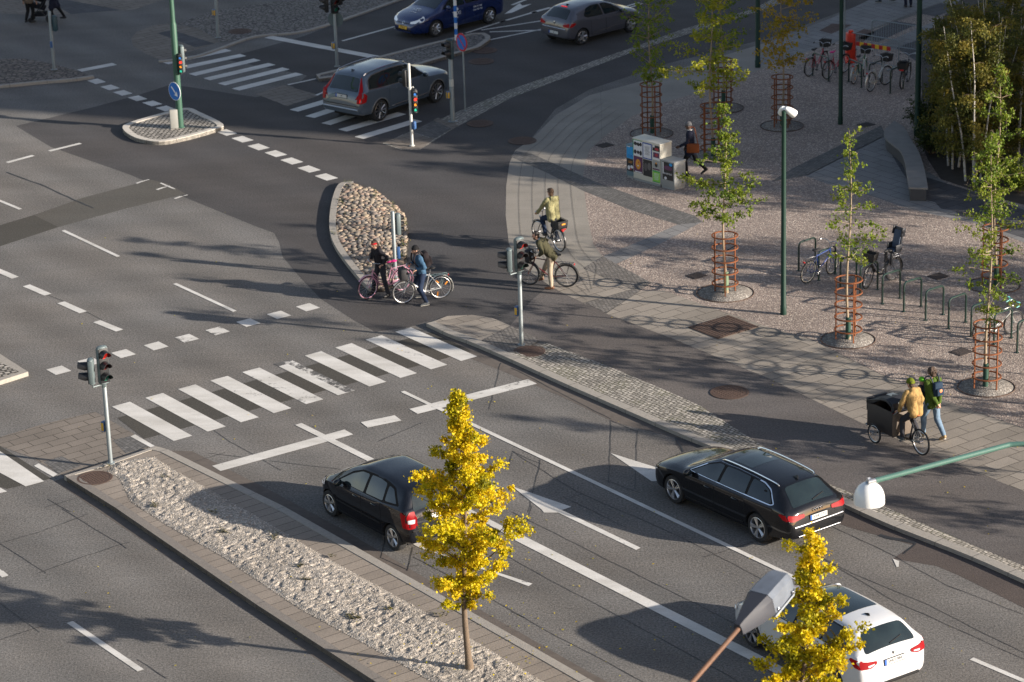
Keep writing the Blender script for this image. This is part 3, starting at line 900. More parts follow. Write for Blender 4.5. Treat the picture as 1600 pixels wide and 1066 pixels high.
manhole((375, 49), .4, 'brown manhole cover in the grey cobbles by the kerb at top left')
manhole((750, 193), .4, 'dark manhole cover in the cycle path near the no parking sign')
m = MB()
c = P(1130, 511, .016)
m.box((0, 0, .004), (1.45, 1.25, .012))
for k in range(14):
    m.box((-.66 + k * .102, 0, .012), (.06, 1.15, .008))
o = m.build('drain_cover', RUST, smooth=False, loc=c); o.rotation_euler.z = VA
tag(o, 'large square rusty cover set in the pale slabs near the tall green lamp', 'ground cover')
for px, py, lab in ((1088, 431, 'small dark drain grate in the plaza left of a tree guard'), (1466, 432, 'small dark drain grate in the plaza beside the bike racks'), (1502, 550, 'small dark drain grate beside the rightmost front tree pit'), (945, 227, 'small dark drain grate near the poster covered cabinets'), (1353, 195, 'small dark drain grate between two dark green lamp posts')):
    m = MB(); m.box((0, 0, .004), (.5, .42, .012))
    m.mi = 0
    for k in range(6): m.box((0, -.15 + k * .06, .012), (.4, .03, .008))
    o = m.build('drain_grate', plain('iron_grate', (.045, .035, .032), .7, .3), smooth=False, loc=P(px, py, .008)); o.rotation_euler.z = VA
    tag(o, lab, 'drain grate', 'small drain grates in the plaza')
# ================================================================== VEHICLES
def pchip(keys):
    xs = [k[0] for k in keys]; ys = [k[1] for k in keys]; n = len(xs)
    h = [xs[i + 1] - xs[i] for i in range(n - 1)]; d = [(ys[i + 1] - ys[i]) / h[i] for i in range(n - 1)]
    m = [0] * n; m[0], m[-1] = d[0], d[-1]
    for i in range(1, n - 1):
        if d[i - 1] * d[i] > 0:
            w1, w2 = 2 * h[i] + h[i - 1], h[i] + 2 * h[i - 1]
            m[i] = (w1 + w2) / (w1 / d[i - 1] + w2 / d[i])
    def f(x):
        if x <= xs[0]: return ys[0]
        if x >= xs[-1]: return ys[-1]
        i = 0
        while xs[i + 1] < x: i += 1
        t = (x - xs[i]) / h[i]
        return (ys[i] * (2 * t ** 3 - 3 * t * t + 1) + m[i] * h[i] * (t ** 3 - 2 * t * t + t) + ys[i + 1] * (3 * t * t - 2 * t ** 3) + m[i + 1] * h[i] * (t ** 3 - t * t))
    return f

def carpaint(name, col, metal=0.0, rough=.3, spec=.5):
    b = NB(name)
    f = b.noise(b.coords(), 60, 2)
    c = b.mix(f, sc(col, .93), sc(col, 1.07))
    g = b.noise(b.coords(), 2.3, 3)
    b.b.inputs['Coat Weight'].default_value = 1; b.b.inputs['Coat Roughness'].default_value = .04
    r = b.ramp(g, .3, .7, (rough * .85,) * 3, (rough * 1.15,) * 3)
    return b.fin(c, r, metal, spec)

GLASS = NB('car_glass')
GLASS.b.inputs['Coat Weight'].default_value = .45; GLASS.b.inputs['Coat Roughness'].default_value = .02
GLASS = GLASS.fin(GLASS.mix(GLASS.noise(GLASS.coords(), 2.4, 3), (.004, .006, .007), (.018, .03, .032)), .03, 0, .5)
TYRE = plain('tyre_rubber', (.018, .018, .019), .85, var=.2)
ALLOY = plain('alloy', (.55, .55, .56), .32, .85, var=.06)
DALLOY = plain('dark_alloy', (.28, .28, .29), .3, .85, var=.06)
BRAKE = plain('brake_disc', (.05, .05, .05), .5, .6)
BLACKP = plain('black_plastic', (.012, .012, .013), .75, var=.15, spec=.2)
CHROME = plain('chrome', (.72, .73, .75), .14, 1.0, var=.04)
LAMP_R = plain('tail_lamp', (.20, .003, .006), .4, 0, var=.1, spec=.15, emis=(.5, .004, .004), es=.03)
LAMP_ON = plain('lit_tail_lamp', (.3, .006, .006), .4, 0, spec=.15, emis=(1, .02, .012), es=.34)
LAMP_W = plain('clear_lamp', (.6, .62, .66), .1, .3, coat=1)
LAMP_DRL = plain('lit_headlamp', (.45, .47, .5), .1, .2, coat=1, emis=(.8, .9, 1), es=.08)
PLATE = plain('plate_white', (.52, .52, .50), .5, var=.03)
PLATEB = plain('plate_blue', (.02, .10, .45), .5, var=.03)
PLATEY = plain('plate_yellow', (.75, .42, .02), .5, var=.03)
INK = plain('plate_ink', (.02, .02, .025), .6)
SEAM = plain('panel_gap', (.006, .006, .007), .9)
WHITEL = plain('white_lettering', (.65, .67, .7), .5, var=.04)

FONT = {}
def text_mesh(s, size, depth=.002):
    cu = bpy.data.curves.new('t', 'FONT'); cu.body = s; cu.size = size; cu.extrude = depth
    cu.align_x = 'CENTER'; cu.align_y = 'CENTER'
    o = bpy.data.objects.new('t', cu); COL.objects.link(o)
    dg = bpy.context.evaluated_depsgraph_get(); dg.update()
    me = bpy.data.meshes.new_from_object(o.evaluated_get(dg))
    bpy.data.objects.remove(o); bpy.data.curves.remove(cu)
    b = bmesh.new(); b.from_mesh(me); bpy.data.meshes.remove(me)
    return b

def wheel(parent, x, y, rad, wid, spokes, rimmat, rr=.66, spk_w=.03, twin=True):
    """y sign tells the side; origin at hub"""
    sg = 1 if y > 0 else -1
    hub = MB()
    hub.lathe([(0, -.02), (rr * rad * .95, -.02), (rr * rad * .95, .0), (0, .0)], axis=(0, sg, 0), c=(0, -sg * .03, 0), seg=28)
    wo = hub.build('wheel', BRAKE, parent, loc=(x, y - sg * wid / 2, rad))
    t = MB()
    R0 = rad
    prof = [(rr * rad, -wid / 2), (R0 * .93, -wid / 2), (R0 * .985, -wid / 2 + .025), (R0, -wid / 4), (R0, wid / 4), (R0 * .985, wid / 2 - .025), (R0 * .93, wid / 2), (rr * rad * 1.02, wid / 2), (rr * rad, wid / 2 - .02)]
    t.lathe(prof, axis=(0, sg, 0), seg=40, caps=False)
    t.build('tyre', TYRE, wo)
    m = MB()
    R1 = rr * rad
    m.lathe([(R1, -.06), (R1 * 1.03, wid / 2 - .004), (R1 * .97, wid / 2 + .002), (R1 * .93, wid / 2 - .02), (R1 * .91, -.06)], axis=(0, sg, 0), seg=40, caps=False)
    m.lathe([(0, wid / 2 - .01), (R1 * .17, wid / 2 - .012), (R1 * .2, wid / 2 - .05)], axis=(0, sg, 0), seg=16, caps=False)
    for k in range(spokes):
        a0 = 2 * PI * k / spokes
        for da in ((-.11, .11) if twin else (0,)):
            a = a0 + da
            m.tube([(math.cos(a0 + da * .4) * R1 * .14, sg * (wid / 2 - .025), math.sin(a0 + da * .4) * R1 * .14), (math.cos(a) * R1 * .55, sg * (wid / 2 - .022), math.sin(a) * R1 * .55), (math.cos(a) * R1 * .95, sg * (wid / 2 - .014), math.sin(a) * R1 * .95)], [spk_w * .8, spk_w, spk_w * 1.2], 5)
    m.build('rim', rimmat, wo)
    return wo

class Car:
    """body lofted from section curves; x forward, y left, origin on the ground at mid wheelbase"""
    def __init__(s, name, label, cat, loc, rz, top, belt, plan, edge, bot, shoulder=.12, crown=.05, beltin=.955, mid=.5):
        s.root = empty(name, label, cat, loc, rz)
        s.top, s.belt, s.plan, s.edge, s.bot = map(pchip, (top, belt, plan, edge, bot))
        s.xr, s.xf = top[0][0], top[-1][0]
        s.shoulder, s.crown, s.beltin, s.mid = shoulder, crown, beltin, mid
        xs = set()
        n = 64
        for i in range(n + 1):
            t = i / n
            xs.add(round(s.xr + (s.xf - s.xr) * (t + .035 * -math.sin(4 * PI * t) * .6 if False else t), 4))
        for i in range(1, 26):
            xs.add(round(s.xr + .022 * i, 4)); xs.add(round(s.xf - .022 * i, 4))
        for k in (top, belt):
            for q in k: xs.add(round(q[0], 4))
        xs = sorted(xs); out = [xs[0]]
        for x in xs[1:]:
            if x - out[-1] > .009: out.append(x)
        s.xs = out
    def section(s, x):
        yl, zb, zt, ye, z0 = s.plan(x), s.belt(x), s.top(x), s.edge(x) , s.bot(x)
        zb = min(zb, zt - .01)
        ye = min(ye, yl * .93)
        yb = yl * s.beltin
        cr = s.crown * min(1, ye / .5) * min(1, max(.25, (zt - z0) / .5))
        ze = max(zt - cr, zb + .004)
        zm = z0 + (zb - z0) * s.mid
        return [(0, z0), (yl * .86, z0), (yl * .955, z0 + .05), (yl * .99, z0 + (zm - z0) * .6), (yl, zm), (yl * .995, zb - s.shoulder * min(1, (zb - z0) * 1.6)), (yl * .985, zb - .035 * min(1, (zb - z0) * 1.6)), (yb, zb),
                (yb + (ye - yb) * .5, zb + (ze - zb) * .55), (ye + (yb - ye) * .07, zb + (ze - zb) * .94), (ye * .93, ze + (zt - ze) * .18), (ye * .72, ze + (zt - ze) * .55), (ye * .38, ze + (zt - ze) * .88), (0, zt)]
    def side(s, x, z, off=0.0, sg=1):
        q = s.section(x)
        for (y0, z0), (y1, z1) in zip(q[1:], q[2:]):
            if z0 <= z <= z1:
                t = (z - z0) / max(1e-6, z1 - z0); y = y0 + (y1 - y0) * t
                return V3((x, sg * (y + off), z))
        return V3((x, sg * (q[-4][0] + off), z))
    def topz(s, x, y):
        q = s.section(x)[::-1]; y = abs(y)
        for (y0, z0), (y1, z1) in zip(q, q[1:]):
            if y0 <= y <= y1:
                return z0 + (z1 - z0) * (y - y0) / max(1e-6, y1 - y0)
        return q[-1][1]
    def topp(s, x, y, off=0.0):
        e = .02
        p = V3((x, y, s.topz(x, y)))
        if off:
            dx = (s.topz(x + e, y) - s.topz(x - e, y)) / (2 * e); dy = (s.topz(x, y + e) - s.topz(x, y - e)) / (2 * e)
            p += V3((-dx, -dy, 1)).normalized() * off
        return p
    def end(s, y, z, off=0.0, rear=True):
        """point of the tail (or nose) at height z"""
        y_ = abs(y)
        n = 160; L = 1.3
        for i in range(n + 1):
            x = (s.xr + L * i / n) if rear else (s.xf - L * i / n)
            if s.plan(x) * .99 >= y_ and s.topz(x, min(y_, s.plan(x) * .93)) >= z and s.side_reach(x, y_, z):
                break
        if i > 0:
            xa = (s.xr + L * (i - 1) / n) if rear else (s.xf - L * (i - 1) / n); xb = x
            for _ in range(8):
                xm = (xa + xb) / 2
                if s.plan(xm) * .99 >= y_ and s.topz(xm, min(y_, s.plan(xm) * .93)) >= z and s.side_reach(xm, y_, z): xb = xm
                else: xa = xm
            x = xb
        return V3((x - off if rear else x + off, y, z))
    def side_reach(s, x, y, z):
        q = s.section(x)
        for (y0, z0), (y1, z1) in zip(q[1:], q[2:]):
            if z0 <= z <= z1: return y <= y0 + (y1 - y0) * (z - z0) / max(1e-6, z1 - z0) + 1e-4
        return True
    def body(s, paint, wb, wr, arch=1.13, archmat=None, name='body', archd=.30):
        m = MB(); rows = []
        for x in s.xs:
            q = s.section(x)
            full = [(x, y, z) for y, z in q] + [(x, -y, z) for y, z in q[-2:0:-1]]
            rows.append([m.bm.verts.new(p) for p in full])
        n = len(rows[0])
        for a, b in zip(rows, rows[1:]):
            for k in range(n):
                m._f((a[k], b[k], b[(k + 1) % n], a[(k + 1) % n]))
        m._f(rows[0]); m._f(rows[-1][::-1])
        bmesh.ops.recalc_face_normals(m.bm, faces=m.bm.faces[:])
        o = m.build(name, [paint, archmat or SEAM], s.root)
        c = MB(); c.mi = 1
        for x in (-wb / 2, wb / 2):
            for sg in (-1, 1):
                yo = s.plan(x)
                c.lathe([(wr * arch, 0), (wr * arch, archd + .2)], c=(x, sg * (yo - archd) if sg > 0 else -(yo - archd), wr), axis=(0, sg, 0), seg=40)
        bmesh.ops.recalc_face_normals(c.bm, faces=c.bm.faces[:])
        co = c.build('cut', [paint, archmat or SEAM])
        md = o.modifiers.new('b', 'BOOLEAN'); md.operation = 'DIFFERENCE'; md.object = co; md.solver = 'EXACT'
        co.matrix_world = s.root.matrix_basis
        dg = bpy.context.evaluated_depsgraph_get(); dg.update()
        me = bpy.data.meshes.new_from_object(o.evaluated_get(dg))
        o.modifiers.clear(); old = o.data; o.data = me; me.name = name
        bpy.data.objects.remove(co); bpy.data.meshes.remove(old)
        me.polygons.foreach_set('use_smooth', [True] * len(me.polygons))
        me.set_sharp_from_angle(angle=R(32))
        s.bodyo = o; s.wb, s.wr, s.arch = wb, wr, arch
        return o
    def dens(s, poly, step=.06):
        out = []
        for a, b in zip(poly, poly[1:] + poly[:1]):
            n = max(1, int(math.hypot(b[0] - a[0], b[1] - a[1]) / step))
            for k in range(n): out.append((a[0] + (b[0] - a[0]) * k / n, a[1] + (b[1] - a[1]) * k / n))
        return out
    def roundp(s, poly, r=.04, n=4):
        out = []; N = len(poly)
        for i in range(N):
            p = V3((*poly[i], 0)); a = V3((*poly[i - 1], 0)); b = V3((*poly[(i + 1) % N], 0))
            da, db = (a - p), (b - p); ra = min(r, da.length * .45, db.length * .45)
            q0, q1 = p + da.normalized() * ra, p + db.normalized() * ra
            for k in range(n + 1):
                t = k / n
                q = q0 * (1 - t) ** 2 + p * 2 * t * (1 - t) + q1 * t * t
                out.append((q.x, q.y))
        return out
    def panel(s, name, poly, mat, fn, parent=None, r=.04, grow=0.0, thick=0.0, mirror=False, smooth=True):
        """a sheet with the given 2D outline laid on the body by fn(u, v)"""
        pl = poly
        if grow:
            cx = sum(p[0] for p in pl) / len(pl); cy = sum(p[1] for p in pl) / len(pl)
            q = []
            N = len(pl)
            ar = sum(pl[i][0] * pl[(i + 1) % N][1] - pl[(i + 1) % N][0] * pl[i][1] for i in range(N))
            sgn = 1 if ar > 0 else -1
            for i in range(N):
                a, p, b = V3((*pl[i - 1], 0)), V3((*pl[i], 0)), V3((*pl[(i + 1) % N], 0))
                n1 = (p - a).normalized().cross(Z) * sgn; n2 = (b - p).normalized().cross(Z) * sgn
                h = (n1 + n2)
                h = h / max(.35, h.length_squared / 2)
                q.append((p.x + h.x * grow, p.y + h.y * grow))
            pl = q
        pl = s.dens(s.roundp(pl, r) if r else pl)
        m = MB()
        # interior grid clipped to the outline keeps the sheet on the curved body
        us = [p[0] for p in pl]; vs_ = [p[1] for p in pl]
        pts2 = [V3((p[0], p[1])) for p in pl]
        ins = []
        st = .09
        u = min(us) + st / 2
        while u < max(us):
            v = min(vs_) + st / 2
            while v < max(vs_):
                q = V3((u, v, 0))
                P3 = [V3((p[0], p[1], 0)) for p in pl]
                if inside(q, P3) and min((q - a).length for a in P3) > .045: ins.append(V3((u, v)))
                v += st
            u += st
        N = len(pts2)
        allp = pts2 + ins
        vv, ee, ff, *_ = geometry.delaunay_2d_cdt(allp, [(i, (i + 1) % N) for i in range(N)], [list(range(N))], 1, 1e-6)
        v3 = [m.bm.verts.new(fn(p.x, p.y)) for p in vv]
        for f in ff: m._f([v3[i] for i in f])
        bmesh.ops.recalc_face_normals(m.bm, faces=m.bm.faces[:])
        # face outwards
        ref = V3((0, 0, .7))
        k = 0
        for f in m.bm.faces:
            k += f.normal.dot(f.calc_center_median() - ref)
        if k < 0: bmesh.ops.reverse_faces(m.bm, faces=m.bm.faces[:])
        return m.build(name, mat, parent or s.root, smooth, 60)
    def both(s, name, poly, mat, off, parent=None, r=.04, grow=0.0):
        outs = []
        for sg in (1, -1):
            outs.append(s.panel(name, poly, mat, lambda x, z, sg=sg: s.side(x, z, off, sg), parent, r, grow))
        return outs
    def window(s, poly, trim=None, r=.05, tgrow=.022):
        ws = s.both('window', poly, GLASS, .006, None, r)
        for sg, wo in zip((1, -1), ws):
            s.panel('window_trim', poly, trim or BLACKP, lambda x, z, sg=sg: s.side(x, z, .003, sg), wo, r + .02, tgrow)
        return ws
    def glasshouse(s, outline, panes, trim=None):
        # bright line round all the side glass, black between, then each pane
        for sg in (1, -1):
            o = s.panel('window_surround', outline, trim or CHROME, lambda x, z, sg=sg: s.side(x, z, .0025, sg), None, .05, .026)
            s.panel('window_pillars', outline, BLACKP, lambda x, z, sg=sg: s.side(x, z, .005, sg), o, .05, .004)
        for p in panes: s.both('window', p, GLASS, .0075, None, .045)
    def doors(s, quads, handles=None, hmat=None, paint=None):
        for i, q in enumerate(quads):
            for sg in (1, -1):
                def grid(off, g):
                    m = MB(); nu, nv = 10, 10; vs = {}
                    (xa, za), (xb, zb_), (xc, zc), (xd, zd) = q     # rear-bottom, front-bottom, front-top, rear-top
                    for a in range(nu + 1):
                        for b in range(nv + 1):
                            u, v = a / nu, b / nv
                            x = (xa * (1 - u) + xb * u) * (1 - v) + (xd * (1 - u) + xc * u) * v
                            z = (za * (1 - u) + zb_ * u) * (1 - v) + (zd * (1 - u) + zc * u) * v
                            x += (2 * u - 1) * g; z += (2 * v - 1) * g
                            vs[a, b] = m.bm.verts.new(s.side(x, z, off, sg))
                    for a in range(nu):
                        for b in range(nv):
                            f = (vs[a, b], vs[a + 1, b], vs[a + 1, b + 1], vs[a, b + 1])
                            m._f(f if sg < 0 else f[::-1])
                    return m
                d = grid(.004, 0).build('door', paint, s.root)
                grid(.0015, .009).build('door_gap', SEAM, d)
                if handles:
                    x, z = handles[i]
                    p = s.side(x, z, .022, sg)
                    h = MB(); h.tube([p + V3((-.1, -sg * .015, 0)), p + V3((-.07, 0, 0)), p + V3((.07, 0, .004)), p + V3((.1, -sg * .015, 0))], .013, 6)
                    h.build('handle', hmat or paint, d)
    def strip(s, pts, mat, fn, wd, name, parent=None, th=.008):
        q = [fn(*p) for p in pts]
        m = MB(); m.tube(q, wd, 6)
        return m.build(name, mat, parent or s.root)
    def wheels(s, wid, y, spokes, rimmat, rr=.66, twin=True, spk_w=.026):
        for x in (-s.wb / 2, s.wb / 2):
            for sg in (1, -1):
                wheel(s.root, x, sg * y, s.wr, wid, spokes, rimmat, rr, spk_w, twin)
    def mirror(s, x, z, mat, foot=.04):
        for sg in (1, -1):
            p = s.side(x, z, 0, sg)
            m = MB()
            m.ell(p + V3((.0, sg * .15, .03)), (.065, .12, .085), seg=14, ring=10)
            m.tube([p, p + V3((.01, sg * .12, .0))], .03, 8)
            mo = m.build('door_mirror', mat, s.root)
            g = MB(); g.ell(p + V3((-.045, sg * .15, .03)), (.026, .095, .066), seg=12, ring=8); g.build('mirror_glass', GLASS, mo)
    def plate(s, y, z, txt, rear=True, bg=PLATE, band=True, w=.50, h=.11, tilt=0.06):
        p = s.end(y, z, .012, rear)
        sgn = -1 if rear else 1
        m = MB(); m.box((0, 0, 0), (.012, w, h))
        o = m.build('licence_plate', bg, s.root, False, loc=p)
        fm = MB(); fm.box((-sgn * .004, 0, 0), (.010, w + .03, h + .03)); fm.build('plate_frame', BLACKP, o, False); o.rotation_euler.y = tilt * (1 if rear else -1)
        if band:
            b = MB(); b.box((sgn * .0055, (w / 2 - .025) * (1 if rear else -1), 0), (.006, .05, h * .98))
            b.build('plate_band', PLATEB, o, False)
        if txt:
            b = MB(); tb = text_mesh(txt, .098)
            rot = Matrix(((0, 0, sgn), (sgn, 0, 0), (0, 1, 0)))       # text x -> +-y, y -> z, normal -> +-x
            b.merge(tb, Matrix.Translation((sgn * .0085, (.02 if rear else -.02) * -1 if band else 0, 0)) @ rot.to_4x4())
            b.build('plate_text', INK, o, False)
        return o
    def lamp(s, poly_yz, poly_xz, mat, rear=True, off=.018, name='tail_light', inner=None, innermat=None):
        """lamp cluster wrapping from tail to flank, one mesh per side"""
        for sg in (1, -1):
            o = None
            if poly_yz:
                o = s.panel(name, poly_yz, mat, lambda y, z, sg=sg: s.end(sg * y, z, off, rear), None, .03)
            if poly_xz:
                o2 = s.panel(name if o is None else 'lens', poly_xz, mat, lambda x, z, sg=sg: s.side(x, z, off, sg), o, .03)
                o = o or o2
            if inner:
                s.panel('reversing_lens', inner, innermat or LAMP_W, lambda y, z, sg=sg: s.end(sg * y, z, off + .006, rear), o, .015)
    def under(s, zlo=.16):
        m = MB(); x0, x1 = s.xr + .35, s.xf - .35
        m.box(((x0 + x1) / 2, 0, (zlo + s.bot(0) + .06) / 2), (x1 - x0, 1.25, s.bot(0) + .06 - zlo))
        m.build('underbody', SEAM, s.root, False)
    def rails(s, pts, mat, r=.017, name='roof_rail'):
        for sg in (1, -1):
            q = []
            for i, (x, y, h) in enumerate(pts):
                q.append(V3((x, sg * y, s.topz(x, y) + h)))
            m = MB(); m.tube(crom(q, 5), r, 8); m.build(name, mat, s.root)
    def fin(s, x, y=0, mat=None, h=.06):
        m = MB(); z = s.topz(x, y) - .004
        vs = [(x - .09, y - .018, z), (x + .09, y - .018, z), (x + .09, y + .018, z), (x - .09, y + .018, z), (x - .085, y - .004, z + h), (x - .05, y - .004, z + h), (x - .05, y + .004, z + h), (x - .085, y + .004, z + h)]
        v = [m.bm.verts.new(p) for p in vs]
        for f in ((0, 1, 5, 4), (1, 2, 6, 5), (2, 3, 7, 6), (3, 0, 4, 7), (4, 5, 6, 7)): m._f([v[i] for i in f])
        m.build('roof_antenna', mat or BLACKP, s.root, False)
    def text_on(s, txt, size, fn, rot, name, mat=WHITEL, parent=None):
        pass

def lane_loc(px_r, px_f, wb, half, left_visible=True):
    """ground contact pixels of a rear and a front wheel -> car origin and heading"""
    a, b = P(*px_r), P(*px_f)
    d = (b - a).normalized()
    lf = Z.cross(d)
    c = (a + b) / 2 - lf * half * (1 if left_visible else -1)
    return c, math.atan2(d.y, d.x)

def lettering(car, txt, size, org, xdir, ydir, name, mat=WHITEL, parent=None, depth=.001):
    b = text_mesh(txt, size, depth); xd, yd = V3(xdir).normalized(), V3(ydir).normalized(); zd = xd.cross(yd)
    mm = Matrix.Identity(4)
    for i, a in enumerate((xd, yd, zd)):
        for j in range(3): mm[j][i] = a[j]
    mm.translation = V3(org)
    m = MB(); m.merge(b, mm)
    return m.build(name, mat, parent or car.root, False)

# ---------------------------------------------------------------- black estate car
BLACKC = carpaint('black_paint', (.004, .0045, .006), .0, .5, .08)
c, h = lane_loc((1188, 845), (1058, 785), 2.912, .80)
k = Car('estate_car', 'black estate car with roof rails, brake lights red, in the kerb side lane', 'car', c, h,
    top=[(-2.52, .56), (-2.48, .76), (-2.42, .95), (-2.30, 1.06), (-2.05, 1.26), (-1.85, 1.385), (-1.55, 1.425), (-.9, 1.455), (-.3, 1.462), (.15, 1.435), (.55, 1.30), (1.0, 1.08), (1.18, 1.01), (1.6, .96), (2.0, .88), (2.25, .78), (2.38, .66), (2.42, .50)],
    belt=[(-2.52, .54), (-2.46, .74), (-2.3, .97), (-2.0, 1.0), (-1, .975), (0, .95), (.9, .92), (1.2, .90), (2.0, .78), (2.3, .66), (2.42, .47)],
    plan=[(-2.52, .68), (-2.47, .80), (-2.35, .87), (-2.0, .915), (-1, .935), (0, .937), (1.0, .935), (1.6, .925), (2.0, .88), (2.25, .78), (2.38, .62), (2.42, .5)],
    edge=[(-2.52, .62), (-2.42, .70), (-2.3, .70), (-2.05, .62), (-1.7, .575), (-.5, .585), (.1, .585), (.5, .66), (1.1, .76), (1.6, .76), (2.1, .68), (2.42, .42)],
    bot=[(-2.52, .36), (-2.2, .27), (-1, .2), (1, .2), (2.1, .2), (2.42, .26)])
k.body(BLACKC, 2.912, .345)
k.wheels(.225, .80 + .10, 5, ALLOY, .70)
k.doors([((-1.12, .30), (-.03, .30), (-.03, .93), (-1.0, .95)), ((.01, .30), (1.02, .32), (.98, .90), (.01, .93))], [(-.72, .83), (.22, .82)], BLACKC, BLACKC)
k.glasshouse([(.92, .995), (.44, 1.255), (.14, 1.36), (-.5, 1.375), (-1.04, 1.36), (-1.4, 1.335), (-1.65, 1.26), (-1.90, 1.05), (-1.84, 1.03)],
             [[(-.04, 1.00), (-.07, 1.355), (.12, 1.35), (.42, 1.245), (.86, 1.00)], [(-.13, 1.003), (-.16, 1.36), (-.5, 1.37), (-.96, 1.355), (-.99, 1.012)], [(-1.07, 1.015), (-1.05, 1.35), (-1.4, 1.325), (-1.64, 1.245), (-1.85, 1.06), (-1.81, 1.036)]])
for sg in (1, -1):
    k.strip([(x, .34) for x in (-1.0, -.5, 0, .5, 1.0)], BLACKP, lambda x, z, sg=sg: k.side(x, z, .004, sg), .018, 'sill_strip')
k.panel('windscreen', [(1.12, -.64), (1.12, .64), (.30, .50), (.30, -.50)], GLASS, lambda x, y: k.topp(x, y, .005), r=.06)
k.panel('rear_window', [(-2.33, -.62), (-2.33, .62), (-1.90, .50), (-1.90, -.50)], GLASS, lambda x, y: k.topp(x, y, .006), r=.07)
k.panel('sunroof', [(-.1, -.42), (-.1, .42), (-.75, .42), (-.75, -.42)], GLASS, lambda x, y: k.topp(x, y, .003), r=.05)
k.rails([(-1.78, .53, .0), (-1.65, .55, .045), (-.9, .555, .05), (-.1, .55, .045), (.12, .53, .0)], CHROME)
k.lamp([(.40, .88), (.84, .90), (.84, .79), (.74, .76), (.40, .80)], [(-2.42, .90), (-2.22, .93), (-2.16, .90), (-2.30, .80), (-2.42, .78)], LAMP_R)
for sg in (1, -1):
    lo = k.panel('brake_light', [(.44, .855), (.80, .875), (.82, .80), (.79, .80), (.775, .845), (.44, .83)], LAMP_ON, lambda y, z, sg=sg: k.end(sg * y, z, .013), r=.006)
k.plate(0, .74, 'XHE 273')
k.strip([(y, .63) for y in (-.72, -.5, 0, .5, .72)], CHROME, lambda y, z: k.end(y, z, .012), .018, 'bumper_trim')
k.strip([(y, .40) for y in (-.62, -.3, 0, .3, .62)], DALLOY, lambda y, z: k.end(y, z, .010), .008, 'bumper_trim')
for i in range(4):
    m = MB(); m.torus(k.end(-.105 + .07 * i, .885, .012), (1, 0, .2), .042, .006, 20, 6); m.build('emblem', CHROME, k.root)
m = MB(); a, b = k.topp(-2.30, .02, .02), k.topp(-2.22, -.36, .016); m.tube([a, (a + b) / 2 + V3((-.01, 0, .012)), b], .011, 6); m.build('rear_wiper', BLACKP, k.root)
k.fin(-1.72, 0, BLACKC, .07); k.mirror(.82, .97, BLACKC); k.under()
for sg in (1, -1):
    m = MB(); m.lathe([(.035, 0), (.04, .04), (.03, .045)], c=k.end(sg * .5, .42, -.06), axis=(-1, 0, 0), seg=12); m.build('exhaust', CHROME, k.root)
k.lamp([(.50, .70), (.80, .76), (.78, .62), (.52, .62)], [(2.05, .80), (2.3, .72), (2.3, .62), (2.05, .68)], LAMP_W, rear=False, name='headlight')
audi = k

# ---------------------------------------------------------------- black one-box hatchback
BLACKM = carpaint('black_paint_soft', (.004, .005, .008), .0, .5, .08)
c, h = lane_loc((625, 859), (519, 806), 2.568, .75)
h = R(180) + UA
k = Car('hatchback_car', 'small black one-box hatchback half hidden by the yellow tree', 'car', c, h,
    top=[(-1.92, .52), (-1.90, .74), (-1.86, 1.0), (-1.78, 1.10), (-1.62, 1.38), (-1.5, 1.49), (-1.2, 1.545), (-.6, 1.585), (0, 1.575), (.45, 1.47), (.9, 1.26), (1.25, 1.07), (1.5, .97), (1.75, .85), (1.88, .72), (1.93, .5)],
    belt=[(-1.92, .50), (-1.88, .76), (-1.75, 1.10), (-1.3, 1.10), (-.5, 1.04), (.3, .99), (.9, .95), (1.3, .92), (1.6, .82), (1.85, .66), (1.93, .46)],
    plan=[(-1.92, .62), (-1.87, .76), (-1.7, .84), (-1.2, .875), (-.5, .885), (.5, .885), (1.1, .875), (1.5, .83), (1.8, .68), (1.93, .45)],
    edge=[(-1.92, .58), (-1.8, .66), (-1.6, .58), (-1.2, .56), (0, .58), (.45, .60), (.9, .68), (1.3, .74), (1.7, .62), (1.93, .4)],
    bot=[(-1.92, .34), (-1.6, .26), (-.8, .2), (1, .2), (1.6, .2), (1.93, .28)], beltin=.95)
k.body(BLACKM, 2.568, .315)
k.wheels(.205, .75 + .10, 5, ALLOY, .68)
k.doors([((-.92, .32), (-.12, .30), (-.12, 1.0), (-.85, 1.04)), ((-.08, .30), (.92, .32), (.92, .92), (-.08, 1.0))], [(-.62, .93), (.12, .90)], BLACKM, BLACKM)
k.glasshouse([(.94, 1.02), (.47, 1.31), (.1, 1.45), (-.6, 1.49), (-.9, 1.46), (-1.17, 1.41), (-1.47, 1.15), (-.92, 1.09)],
             [[(-.14, 1.055), (-.17, 1.45), (.1, 1.435), (.45, 1.295), (.88, 1.03)], [(-.24, 1.065), (-.26, 1.46), (-.6, 1.475), (-.86, 1.445), (-.92, 1.10)], [(-1.0, 1.12), (-.96, 1.425), (-1.15, 1.395), (-1.42, 1.16)]], BLACKP)
k.panel('windscreen', [(1.22, -.62), (1.22, .62), (.42, .50), (.42, -.50)], GLASS, lambda x, y: k.topp(x, y, .005), r=.06)
k.panel('rear_window', [(-1.80, -.60), (-1.80, .60), (-1.60, .50), (-1.60, -.50)], GLASS, lambda x, y: k.topp(x, y, .006), r=.04)
k.lamp([(.58, 1.06), (.72, 1.06), (.80, .98), (.80, .68), (.62, .70)], [(-1.90, .95), (-1.68, 1.06), (-1.64, 1.02), (-1.72, .70), (-1.90, .68)], LAMP_R, inner=[(.62, .90), (.79, .90), (.79, .81), (.64, .81)])
k.plate(0, .86, 'B', band=True)
